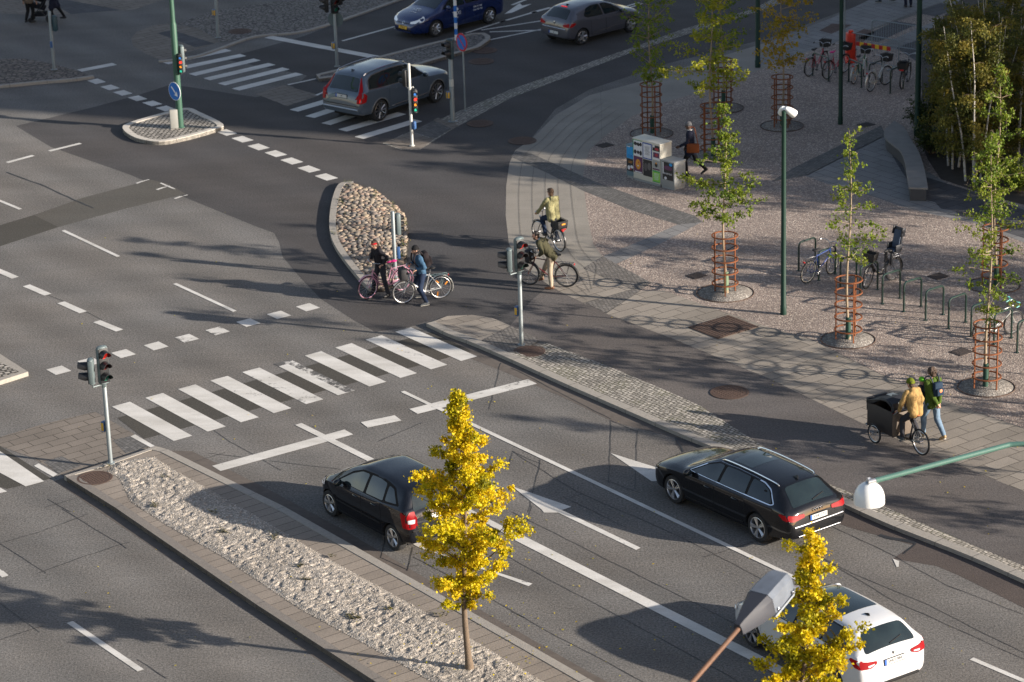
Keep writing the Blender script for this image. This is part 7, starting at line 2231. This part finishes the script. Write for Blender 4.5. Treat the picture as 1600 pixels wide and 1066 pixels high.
    if look.get('band'):
        m = MB(); q = []
        for k in range(24):
            a = 2 * PI * k / 24; q.append([hd(.003 + .101 * math.cos(a), .087 * math.sin(a), z + (.012 if math.cos(a) > 0 else 0)) for z in (.008, .058)])
        v = [[m.bm.verts.new(p) for p in r_] for r_ in q]
        for k in range(24): m._f((v[k][0], v[(k + 1) % 24][0], v[(k + 1) % 24][1], v[k][1]))
        m.build('headband', look['band'], t)
    M = Matrix.Translation(V3(loc)) @ Matrix.Rotation(rz, 4, 'Z')
    return dict(root=t, M=M, sh=sh, up=up, fw=fw, lf=lf, chest=chest, pel=pel, L=L, S=S, hc=hc)

def backpack(p, label, mat, w_=.30, h_=.44, d_=.17, strap=None, bits=None):
    """a pack on the back of a person, a thing of its own"""
    c = p['chest'] - p['fw'] * (.125 + d_ / 2) - p['up'] * .06
    fr = Matrix((p['fw'], p['lf'], p['up'])).transposed()
    fr3 = p['M'].to_3x3() @ fr
    t = empty('backpack', label, 'backpack', p['M'] @ c); t.rotation_euler = fr3.to_euler()
    m = MB(); m.box((0, 0, 0), (d_, w_, h_), bev=.05); m.build('bag', mat, t)
    m = MB(); m.box((-d_ * .5 - .02, 0, -h_ * .16), (.07, w_ * .8, h_ * .5), bev=.025); m.build('front_pocket', mat, t)
    for s_ in (1, -1):
        m = MB(); x0 = d_ / 2 - .01
        m.tube(crom([V3((x0, s_ * .10, h_ * .42)), V3((x0 + .08, s_ * .12, .30)), V3((x0 + .22, s_ * .14, .26)), V3((x0 + .29, s_ * .145, .10)), V3((x0 + .24, s_ * .17, -.08)), V3((x0 + .06, s_ * .15, -h_ * .38))], 4), .020, 6); m.build('strap', strap or mat, t)
    if bits:
        m = MB(); m.ell((-d_ * .5 - .056, 0, -.02), (.006, .045, .045)); m.build('patch', bits, t)
    return t

JB = cloth('dark_grey', (.022, .02, .024)); DENIM = cloth('dark_denim', (.018, .028, .055)); JEANS = cloth('light_jeans', (.13, .19, .26), .3); BEIGE = cloth('beige', (.33, .27, .20)); OLIVE = cloth('light_olive', (.235, .22, .115)); DKGRN = cloth('dark_olive', (.055, .052, .030)); BLUEJ = cloth('steel_blue', (.045, .095, .16)); MUST = cloth('mustard', (.32, .205, .08)); GREENJ = cloth('moss_green', (.055, .09, .016)); NAVY = cloth('navy', (.016, .018, .032)); CHAR = cloth('charcoal', (.035, .035, .042)); BLK = cloth('black', (.012, .012, .013)); LIME = cloth('lime_wool', (.10, .125, .012)); GREYW = cloth('grey_wool', (.12, .12, .125)); REDB = cloth('red', (.42, .008, .02)); TAN = cloth('tan', (.13, .095, .07))
SHB = plain('black_shoe', (.015, .014, .014), .6); SHBR = plain('brown_boot', (.13, .055, .025), .55, var=.2); SHW = plain('pale_sole', (.5, .48, .42), .7); SHG = plain('grey_shoe', (.05, .055, .06), .7); SHT = plain('tan_shoe', (.35, .24, .12), .7)

# 1 rider in the light olive jacket
PINK = frame_paint('pink', (.45, .22, .30)); WHT = frame_paint('silver_white', (.6, .6, .58)); BLKF = frame_paint('black', (.014, .014, .016)); MAR = frame_paint('maroon', (.09, .012, .012)); REDF = frame_paint('red', (.36, .012, .03)); GRNF = frame_paint('green', (.03, .16, .06)); SILF = frame_paint('silver', (.45, .45, .42), .4); BLUF = frame_paint('blue', (.015, .05, .22)); TEAL = frame_paint('celeste', (.10, .36, .33))
PINKS = plain('hot_pink_saddle', (.5, .015, .16), .6)
def axle(pr, pf):
    a, b = P(*pr, .014), P(*pf, .014); d = (b - a); c = (a + b) / 2; return c, math.atan2(d.y, d.x), d.length
SEATZ = .985
def pedals(c=(-.08, .29), ang=.5, r=.17):
    return {-1: V3((c[0] - r * math.cos(ang), -.11, c[1] - r * math.sin(ang))), 1: V3((c[0] + r * math.cos(ang), .11, c[1] + r * math.sin(ang)))}
pd = pedals()
c, h, L_ = axle((878, 395), (839, 377))
bike('black bicycle ridden up the walkway by the man in the light olive jacket', c, h, BLKF, step=True, rim=RIMS, fender=FENDB, rear_basket=True, wb=1.08, steer=.12, guard=CRANK)
person('cyclist in a light olive jacket riding away up the slab walkway', c, h, dict(pelvis=(-.27, 0, 1.03), lean=.16, hand_l=(.17, .29, 1.06), hand_r=(.17, -.29, 1.06), grip_l=(.9, -.1, -.25), grip_r=(.9, .1, -.25), foot_l=(.03, .13, .375), foot_r=(-.24, -.13, .21), elbow_l=(-.3, 1, -.4), elbow_r=(-.3, -1, -.4), head=(.05, .15), toe_l=(1, 0, 0), toe_r=(1, 0, 0)),
       dict(h=1.80, skin=SKIN, top=OLIVE, legs=DENIM, shoes=SHB, hair=HAIRM, hood=True, hem=.12, fit=1.08))
# 2 cyclist leaning forward with beige trousers
c, h, L_ = axle((888, 449), (824, 445.5))
bike('maroon bicycle with a black front bag under the man in beige trousers', c, h, MAR, rim=RIMB, fender=FENDB, bag=plain('black_bag', (.014, .014, .016), .7, var=.2), wb=1.10, steer=-.2, rack=BLKF)
person('man in a dark olive jacket and beige trousers bending over his bicycle', c, h, dict(pelvis=(-.14, .06, .98), lean=.72, hand_l=(.16, .28, 1.00), hand_r=(.22, -.28, 1.04), grip_l=(.9, -.1, -.25), grip_r=(.9, .1, -.25), foot_l=(-.14, .26, .0), foot_r=(.30, -.20, .02), elbow_l=(-.5, .6, .3), elbow_r=(-.5, -.6, .3), head=(-.10, .35), yaw=.1, toe_l=(1, .1, 0), toe_r=(1, -.05, -.25)),
       dict(h=1.80, skin=SKIN, top=DKGRN, legs=BEIGE, shoes=SHBR, boot=.09, hair=HAIRD, hem=.13, fit=1.05, collar=BLUEJ, beard=HAIRB))
# 3 woman with red headband
c, h, L_ = axle((629, 455), (575, 468))
bike('pink bicycle with hot pink saddle held by the woman with a red headband', c, h, PINK, step=True, rim=PINK, fender=PINK, saddle=PINKS, wb=min(1.12, max(1.0, L_)), rack=PINK, guard=PINK, bar=CRANK)
person('woman with a red headband and dark jacket standing over a pink bicycle', c, h, dict(pelvis=(.10, -.03, .93), lean=.22, hand_l=(.20, .29, 1.03), hand_r=(.24, -.29, 1.04), grip_l=(.9, -.1, -.25), grip_r=(.9, .1, -.25), foot_l=(.06, .22, 0), foot_r=(.30, -.24, 0), elbow_l=(-.6, .9, -.2), elbow_r=(-.6, -.9, -.2), head=(.10, .1), toe_l=(1, .2, 0)),
       dict(h=1.68, skin=SKIN, top=JB, legs=CHAR, shoes=SHB, boot=.1, hair=HAIRB, hairlen=.10, band=REDB, hem=.10, fit=1.0, hood=True))
# 4 man in blue jacket
c, h, L_ = axle((689, 467), (631.5, 475))
bike('white and silver bicycle with a black front bag beside the man in blue', c, h, WHT, rim=RIMS, fender=SILF, bag=plain('black_bag', (.014, .014, .016), .7, var=.2), wb=min(1.12, max(1.0, L_)), orange=True, rack=plain('grey_teal_rack', (.2, .29, .28), .5))
p = person('man in a steel blue jacket and black beanie straddling a white bicycle', c, h, dict(pelvis=(.03, .12, .91), lean=.20, hand_l=(.22, .29, 1.05), hand_r=(.20, -.28, 1.06), grip_l=(.9, -.1, -.3), grip_r=(.9, .1, -.3), foot_l=(.02, .36, 0), foot_r=(-.02, -.22, .05), elbow_l=(-.8, .6, -.3), elbow_r=(-.8, -.6, -.3), head=(.12, .05), toe_l=(1, .1, 0)),
           dict(h=1.76, skin=SKIN, top=BLUEJ, legs=DENIM, shoes=SHG, sole=SHW, hair=HAIRD, beanie=BLK, hem=.10, fit=1.0, beard=HAIRB, collar=GREYW))
backpack(p, 'dark backpack on the man in the steel blue jacket', cloth('dark_pack', (.022, .018, .02)))
# 5 walker in green
c = P(1456, 684, .014)
p = person('walker in a moss green jacket and pale jeans with hands clasped behind', c, R(122), dict(pelvis=(0, 0, .96), lean=.03, hand_l=(-.22, .04, .93), hand_r=(-.22, -.03, .90), elbow_l=(-.45, 1, -.1), elbow_r=(-.45, -1, -.1), grip_l=(-.15, -.7, -.5), grip_r=(-.15, .7, -.5), foot_l=(.24, .09, .0), foot_r=(-.30, -.09, .05), head=(.10, .18), toe_r=(.85, -.1, -.5)),
           dict(h=1.84, skin=SKIN, top=GREENJ, legs=JEANS, shoes=SHT, hair=HAIRB, curly=True, hem=.12, fit=1.06, sole=SHW))
backpack(p, 'small navy backpack on the walker in the moss green jacket', cloth('navy_pack', (.02, .035, .06)), .26, .36, .13, cloth('grey_strap', (.06, .065, .08)), plain('orange_patch', (.6, .2, .08), .6))
# the child he carries on his front
q = p['M'] @ (p['sh'] + V3((.20, .16, -.02)))
t = empty('person', 'small child in a lime green cap peeping over the shoulder of the walker', 'person', q, R(122) + PI)
m = MB(); m.ell((0, 0, 0), (.072, .064, .085)); m.cap((0, 0, -.05), .04, (.0, 0, -.13), .05); m.cap((0, .04, -.18), .07, (0, .03, -.36), .08); m.cap((0, -.04, -.18), .07, (0, -.03, -.36), .08); m.ell((.07, 0, -.01), (.012, .01, .012))
for s_ in (1, -1): m.cap((0, s_ * .09, -.16), .035, (.08, s_ * .10, -.26), .028); m.cap((0, s_ * .05, -.40), .05, (.06, s_ * .10, -.55), .04); m.ell((0, s_ * .064, 0), (.014, .01, .02))
remeshed(m, .01, 1).build('body', SKIN, t, angle=180)
m = MB(); m.ell((-.005, 0, .03), (.082, .074, .075)); m.ell((.075, 0, .025), (.04, .045, .01)); m.build('cap', cloth('lime', (.12, .42, .03)), t)
m = MB(); m.ell((-.07, 0, .055), (.03, .035, .03)); m.build('cap_patch', cloth('yellow', (.55, .45, .04)), t)
m = MB(); m.cap((0, .04, -.17), .085, (0, .03, -.36), .092); m.cap((0, -.04, -.17), .085, (0, -.03, -.36), .092)
for s_ in (1, -1): m.cap((0, s_ * .09, -.16), .045, (.08, s_ * .10, -.25), .038)
remeshed(m, .012, 2).build('jacket', CHAR, t, angle=180)
# 6 pedestrian with bag
c = P(1080, 274, .014)
p = person('pedestrian in dark clothes and grey cap walking left past the cabinets', c, R(172), dict(pelvis=(0, 0, .94), lean=.06, hand_l=(.33, .20, 1.02), hand_r=(.18, -.22, .86), elbow_l=(-1, .2, -.6), elbow_r=(-1, -.2, -.4), foot_l=(.16, .09, 0), foot_r=(-.42, -.09, .10), knee_r=(1, -.05, -.1), head=(.16, 0), toe_r=(.8, -.1, -.6)),
           dict(h=1.80, skin=SKIND, top=NAVY, legs=BLK, shoes=SHB, beanie=GREYW, hem=.18, fit=1.05, collar=SIGW))
bc_ = p['M'] @ (p['pel'] + V3((-.08, .22, .02)))
t = empty('shoulder_bag', 'rust brown shoulder bag on the pedestrian in dark clothes', 'bag', bc_, R(172))
LEA = cloth('rust_leather', (.20, .06, .022)); m = MB(); m.box((0, 0, 0), (.40, .13, .30), bev=.03); m.build('bag', LEA, t)
m = MB(); m.box((0, .072, .05), (.38, .02, .18), bev=.008); m.build('flap', LEA, t)
m = MB(); m.tube(crom([V3((.14, .02, .14)), V3((.12, -.02, .40)), V3((.10, -.26, .58)), V3((.0, -.30, .60)), V3((-.06, -.16, .52)), V3((-.16, .02, .14))], 5), .017, 6); m.build('strap', LEA, t)

# 7 cargo tricycle, rider and child
a, b = P(1438.4, 711, .014), P(1366, 692.5, .014)
d0 = (b - a); hx = math.atan2(d0.y, d0.x); off = math.asin(min(.9, .43 / d0.length)); hx += -off if False else 0
d = d0.normalized(); ang0 = math.atan2(d.y, d.x) - math.asin(.43 / d0.length); hv = V3((math.cos(ang0), math.sin(ang0), 0))
t = empty('cargo_tricycle', 'black cargo tricycle with a wooden box and black hood on the path', 'cargo bike', a, ang0)
WBC = math.sqrt(d0.length ** 2 - .43 ** 2)
def cwheel(par, x, y, wr):
    m = MB(); m.torus((0, 0, 0), (0, 1, 0), wr - .022, .023, 40, 8); o = m.build('wheel', TYRE, par, loc=(x, y, wr))
    m = MB(); m.torus((0, 0, 0), (0, 1, 0), wr - .05, .013, 40, 6); m.build('rim', RIMS, o)
    m = MB()
    for k in range(18):
        q = 2 * PI * k / 18; m.tube([(0, .03 * (1 if k % 2 else -1), 0), ((wr - .05) * math.cos(q), 0, (wr - .05) * math.sin(q))], .0026, 4)
    m.lathe([(.035, -.05), (.035, .05)], axis=(0, 1, 0), seg=12); m.build('spokes', SPOKE, o)
cwheel(t, 0, 0, .33)
for s_ in (1, -1): cwheel(t, WBC, s_ * .43, .25)
BOXW = plain('black_plywood', (.028, .022, .02), .6, var=.3, scale=3); BRP = plain('brown_panel', (.11, .085, .065), .7, var=.2)
x0, x1 = WBC - .52, WBC + .44
m = MB(); m.box(((x0 + x1) / 2, 0, .33), (x1 - x0 - .06, .58, .04))
for s_ in (1, -1): m.box(((x0 + x1) / 2, s_ * .30, .62), (x1 - x0, .025, .62), bev=.004)
m.box((x1, 0, .60), (.025, .6, .58), bev=.004); m.build('box', BOXW, t)
m = MB(); m.box((x0, 0, .58), (.025, .6, .60), bev=.004); m.build('rear_panel', BRP, t)
HOOD = plain('black_hood_fabric', (.014, .015, .02), .55, var=.25, scale=5)
m = MB(); rings = []
for x, zt, wd in ((x0 - .02, 1.02, .30), (x0 + .03, 1.12, .31), (x0 + .22, 1.20, .32), (x0 + .45, 1.17, .32), (x0 + .70, 1.02, .32), (x1 + .02, .95, .31)):
    rings.append([m.bm.verts.new((x, y, z)) for y, z in ((-wd, .93), (-wd * 1.02, zt - .06), (-wd * .9, zt), (0, zt + .02), (wd * .9, zt), (wd * 1.02, zt - .06), (wd, .93))])
for i, (r1, r2) in enumerate(zip(rings, rings[1:])):
    for k in range(6):
        if k in (0, 5) and i in (1, 2, 3): continue        # open side windows
        m._f((r1[k], r1[k + 1], r2[k + 1], r2[k]))
m._f(rings[0][::-1])
ho = m.build('hood', HOOD, t, angle=30); sm = ho.modifiers.new('th', 'SOLIDIFY'); sm.thickness = .012
m = MB()
for s_ in (1, -1): m.tube(crom([(x0 - .01, s_ * .31, .93), (x0 + .05, s_ * .32, 1.10), (x0 + .3, s_ * .325, 1.17), (x1 - .05, s_ * .32, .97), (x1 + .02, s_ * .31, .90)], 4), .014, 6)
m.build('hood_frame', HOUSD, t)
m = MB(); m.box((x1 + .015, 0, .95), (.10, .62, .14), bev=.04); m.box((x1 + .03, 0, .80), (.05, .60, .22), bev=.02); m.build('front_roll', HOOD, t)
m = MB(); m.box(((x0 + x1) / 2 - .1, 0, 1.205), (.24, .20, .01), Matrix.Rotation(.06, 3, 'Y')); m.build('hood_patch', GALV, t, False)
m = MB(); m.tube([(x1 - .02, -.32, .30), (x1 + .05, -.32, .32), (x1 + .05, .32, .32), (x1 - .02, .32, .30)], .018, 6); m.build('front_bar', CRANK, t)
m = MB(); m.tube(crom([(x0 + .02, 0, .30), (.78, 0, .24), (.42, 0, .27), (.0, 0, .33)], 5), .030, 8); m.tube([(.42, 0, .27), (.28, 0, .82)], .022, 8)
for s_ in (1, -1): m.tube([(.42, s_ * .05, .27), (0, s_ * .07, .33)], .014, 6); m.tube([(.30, s_ * .03, .75), (0, s_ * .07, .33)], .012, 6)
m.tube([(WBC, -.43, .25), (WBC, .43, .25)], .022, 8)
m.build('frame', BLKF, t)
m = MB(); m.tube([(x0 - .03, -.28, .88), (x0 - .20, -.30, 1.02), (x0 - .22, 0, 1.02), (x0 - .20, .30, 1.02), (x0 - .03, .28, .88)], .016, 8); m.build('handlebar', CRANK, t)
m = MB(); m.ell((.21, 0, .98), (.13, .09, .035)); m.ell((.33, 0, .975), (.10, .035, .028)); m.build('seat', plain('tan_saddle', (.38, .11, .03), .5), t)
m = MB(); m.tube([(.28, 0, .82), (.25, 0, .96)], .015, 8); m.build('seat_post', CRANK, t)
m = MB(); m.lathe([(.09, -.004), (.09, .004)], c=(.42, -.06, .27), axis=(0, 1, 0), seg=20)
for s_ in (1, -1): m.tube([(.42, s_ * .06, .27), (.42 + s_ * .15, s_ * .09, .27 - s_ * .06)], .012, 6); m.box((.42 + s_ * .15, s_ * .14, .27 - s_ * .06), (.09, .08, .022))
m.build('crank', CRANK, t)
rr_ = person('rider in a mustard jacket and lime green beanie on the cargo tricycle', a, ang0, dict(pelvis=(.22, 0, 1.05), lean=.30, hunch=.03, hand_l=(x0 - .21, .27, 1.03), hand_r=(x0 - .21, -.27, 1.03), grip_l=(.95, 0, -.2), grip_r=(.95, 0, -.2), foot_l=(.57, .14, .24), foot_r=(.28, -.14, .35), elbow_l=(-.5, .8, -.3), elbow_r=(-.5, -.8, -.3), head=(.05, .12), toe_l=(1, 0, 0), toe_r=(1, 0, 0)),
                 dict(h=1.76, skin=SKIN, top=MUST, legs=CHAR, shoes=SHG, sole=SHW, hair=HAIRB, beanie=LIME, hem=.08, fit=1.10, hood=True))
q = Matrix.Translation(a) @ Matrix.Rotation(ang0, 4, 'Z') @ V3((x0 + .34, .0, .40))
t = empty('person', 'small child in red sitting inside the box of the cargo tricycle', 'person', q, ang0 + .3)
m = MB(); m.ell((0, 0, .52), (.075, .068, .09)); m.cap((0, 0, .44), .04, (0, 0, .38), .05); m.cap((0, .04, .08), .08, (0, .04, .34), .075); m.cap((0, -.04, .08), .08, (0, -.04, .34), .075); m.ell((.074, 0, .51), (.014, .011, .013))
for s_ in (1, -1): m.cap((0, s_ * .10, .34), .035, (.05, s_ * .14, .22), .03); m.cap((.05, s_ * .14, .22), .03, (.15, s_ * .12, .20), .024); m.cap((0, s_ * .06, .06), .055, (.20, s_ * .07, .08), .045); m.ell((0, s_ * .068, .52), (.014, .01, .02))
remeshed(m, .010, 1).build('body', SKIN, t, angle=180)
m = MB(); m.cap((0, .04, .10), .095, (0, .04, .34), .088); m.cap((0, -.04, .10), .095, (0, -.04, .34), .088)
for s_ in (1, -1): m.cap((0, s_ * .10, .34), .045, (.05, s_ * .14, .22), .04); m.cap((.05, s_ * .14, .22), .04, (.14, s_ * .12, .20), .034)
remeshed(m, .012, 2).build('jacket', cloth('child_red', (.45, .02, .05)), t, angle=180)
m = MB(); m.ell((-.012, 0, .545), (.08, .074, .078)); m.build('hair', HAIRB, t)

# 8 people at the top left with a pram
c = P(48, 36, .014)
person('person in a brown vest with dark sleeves walking beside the pram', c, R(70), dict(pelvis=(0, 0, .93), lean=.05, hand_l=(.03, .26, .86), hand_r=(.12, -.26, .88), foot_l=(-.16, .09, .06), foot_r=(.10, -.06, 0), head=(.05, 0)),
       dict(h=1.74, skin=SKIN, top=TAN, legs=BLK, shoes=SHB, hair=HAIRD, hem=.10))
c = P(86, 33, .014)
person('person in a dark coat pushing the black pram', c, R(178), dict(pelvis=(0, 0, .93), lean=.16, hand_l=(.42, .22, 1.02), hand_r=(.42, -.22, 1.02), elbow_l=(-.3, .3, -1), elbow_r=(-.3, -.3, -1), foot_l=(.10, .09, 0), foot_r=(-.34, -.09, .06), head=(.1, 0), grip_l=(1, 0, -.2), grip_r=(1, 0, -.2)),
       dict(h=1.72, skin=SKIN, top=NAVY, legs=BLK, shoes=SHB, hair=HAIRD, hairlen=.1, hem=.34, topname='coat'))
c = P(64, 33, .014)
t = empty('pram', 'black pram pushed along the top left pavement', 'pram', c, R(178))
PRB = cloth('pram_black', (.012, .013, .017))
m = MB(); m.tube([(-.30, 0, 1.02), (-.12, 0, .70), (.22, 0, .30)], .015, 6); m.tube([(-.42, 0, .16), (-.05, 0, .52), (.05, 0, .60)], .014, 6)
for s_ in (1, -1): m.tube([(-.34, s_ * .22, 1.02), (-.12, s_ * .24, .66), (.36, s_ * .22, .16)], .013, 6); m.tube([(-.36, s_ * .25, .14), (.02, s_ * .24, .56)], .013, 6)
m.tube([(-.34, -.22, 1.02), (-.34, .22, 1.02)], .017, 6); m.build('frame', HOUSD, t)
m = MB(); m.box((.02, 0, .60), (.52, .38, .16), Matrix.Rotation(-.3, 3, 'Y'), bev=.04); m.box((-.16, 0, .76), (.14, .38, .46), Matrix.Rotation(-.4, 3, 'Y'), bev=.04); m.build('seat', PRB, t)
m = MB(); m.ell((-.10, 0, .98), (.26, .22, .20)); m.build('hood', PRB, t)
m = MB(); m.box((-.02, 0, .30), (.44, .34, .16), taper=1.15, bev=.03); m.build('basket', PRB, t)
for x, s_, r_ in ((-.38, 1, .14), (-.38, -1, .14), (.36, 1, .10), (.36, -1, .10)):
    m = MB(); m.torus((0, 0, 0), (0, 1, 0), r_ - .02, .022, 24, 8); m.lathe([(r_ - .03, -.008), (r_ - .03, .008)], axis=(0, 1, 0), seg=16); m.build('wheel', TYRE, t, loc=(x, s_ * .25, r_))
# 9 passers-by at the upper edge
person('pedestrian cut by the upper edge, trainers with a pale sole', P(1384, 4, .014), R(150), dict(foot_l=(.25, .09, .0), foot_r=(-.25, -.09, .06), hand_l=(.1, .26, .85), hand_r=(.0, -.26, .85)), dict(h=1.78, top=CHAR, legs=DENIM, shoes=SHG, sole=SHW, hair=HAIRD))
person('pedestrian cut by the upper edge standing on both feet in dark trousers', P(1419, 11, .014), R(95), dict(foot_l=(.0, .10, .0), foot_r=(.0, -.10, .0), hand_l=(.1, .26, .85), hand_r=(.1, -.26, .85)), dict(h=1.78, top=NAVY, legs=NAVY, shoes=SHB, hair=HAIRD))
person('dark dressed person half hidden behind the birches', P(1474, 132, .014), R(100), dict(foot_l=(.1, .10, .0), foot_r=(-.1, -.10, .0), hand_l=(.1, .26, .9), hand_r=(.1, -.26, .9)), dict(h=1.78, top=BLK, legs=BLK, shoes=SHB, hair=HAIRD))

# ================================================================== PARKED BICYCLES
GP = 'bicycles parked in the far stand'
def park(label, pr, pf, col, group=None, **kw):
    c, h, L_ = axle(pr, pf)
    return bike(label, c, h, col, wb=1.06, group=group, **kw)
park('red bicycle with a black front basket, leftmost of the far stand', (1256, 123), (1296, 106), REDF, GP, step=True, fender=FENDB, basket=WICK, rim=RIMS, lean=.06, steer=.15)
park('red bicycle with a hot pink saddle beside the dark lamp post', (1285, 127), (1326, 111), REDF, GP, step=True, fender=FENDB, basket=WICK, saddle=PINKS, lean=.05, kick=True, steer=-.1)
park('green bicycle with a front basket, middle of the far stand', (1328, 135), (1357, 116), GRNF, GP, fender=SILF, basket=WICK, orange=True, lean=.08, rim=RIMS, steer=.2)
park('silver bicycle with a front basket and a yellow lock in the far stand', (1357, 145), (1388, 131), SILF, GP, step=True, fender=SILF, basket=WICK, rim=RIMS, lean=-.04, guard=SILF, steer=-.2)
park('black bicycle with a crate on its rack, rightmost of the far stand', (1404, 145), (1424, 122), BLKF, GP, fender=FENDB, rear_basket='crate', tail=False, rim=RIMB, lean=.05)
park('blue bicycle parked on a hoop next to the tall plaza lamp', (1258, 444), (1303, 427), BLUF, None, fender=None, rim=plain('cream_rim', (.55, .52, .44), .5), lean=.10, rack=BLKF, steer=.15)
park('black bicycle with a dark child seat parked behind the slender tree', (1397, 437), (1352, 452), BLKF, None, step=True, fender=FENDB, childseat=True, rim=RIMB, basket=WICK, lean=-.06, tail=False, steer=.3)
park('silver racing bicycle with celeste drop handlebars at the right edge', (1538, 533), (1577, 523), SILF, None, rack=False, drop=True, bar=TEAL, rim=RIMB, saddle=SADB, lean=.10, tail=False)
# ------------------------------------------------------------------ fallen leaves and small litter
lv = Leaves(900)
for k in range(420):
    q = rnd.random()
    if q < .45: p = P(733 + rnd.gauss(0, 110), 1000 + rnd.gauss(0, 90), .16 if False else .012)
    elif q < .7: p = P(rnd.uniform(650, 1590), rnd.uniform(470, 1060), .014)
    else: p = P(rnd.uniform(100, 1590), rnd.uniform(330, 1060), .014)
    if inside(V3((p.x, p.y, 0)), bed): p.z = .22
    elif inside(V3((p.x, p.y, 0)), [V3((o.x, o.y, 0)) for o in outl]): p.z = .125
    n = 0
    i = len(lv.v); a = rnd.uniform(0, 2 * PI); s_ = rnd.uniform(.03, .06)
    dx = V3((math.cos(a), math.sin(a), rnd.uniform(-.1, .3))) * s_; dy = V3((-math.sin(a), math.cos(a), rnd.uniform(-.1, .3))) * s_ * .6
    lv.v += [p - dx * .5, p + dy * .6 + Z * .006, p + dx * .5 + Z * .004, p - dy * .6 + Z * .004]; lv.f += [(i, i + 1, i + 2, i + 3)]; lv.t += [rnd.random()] * 4
o = lv.build('fallen_leaves', LEAF_Y, None)
tag(o, 'small yellow leaves scattered over road and path', 'fallen leaves', kind='stuff')
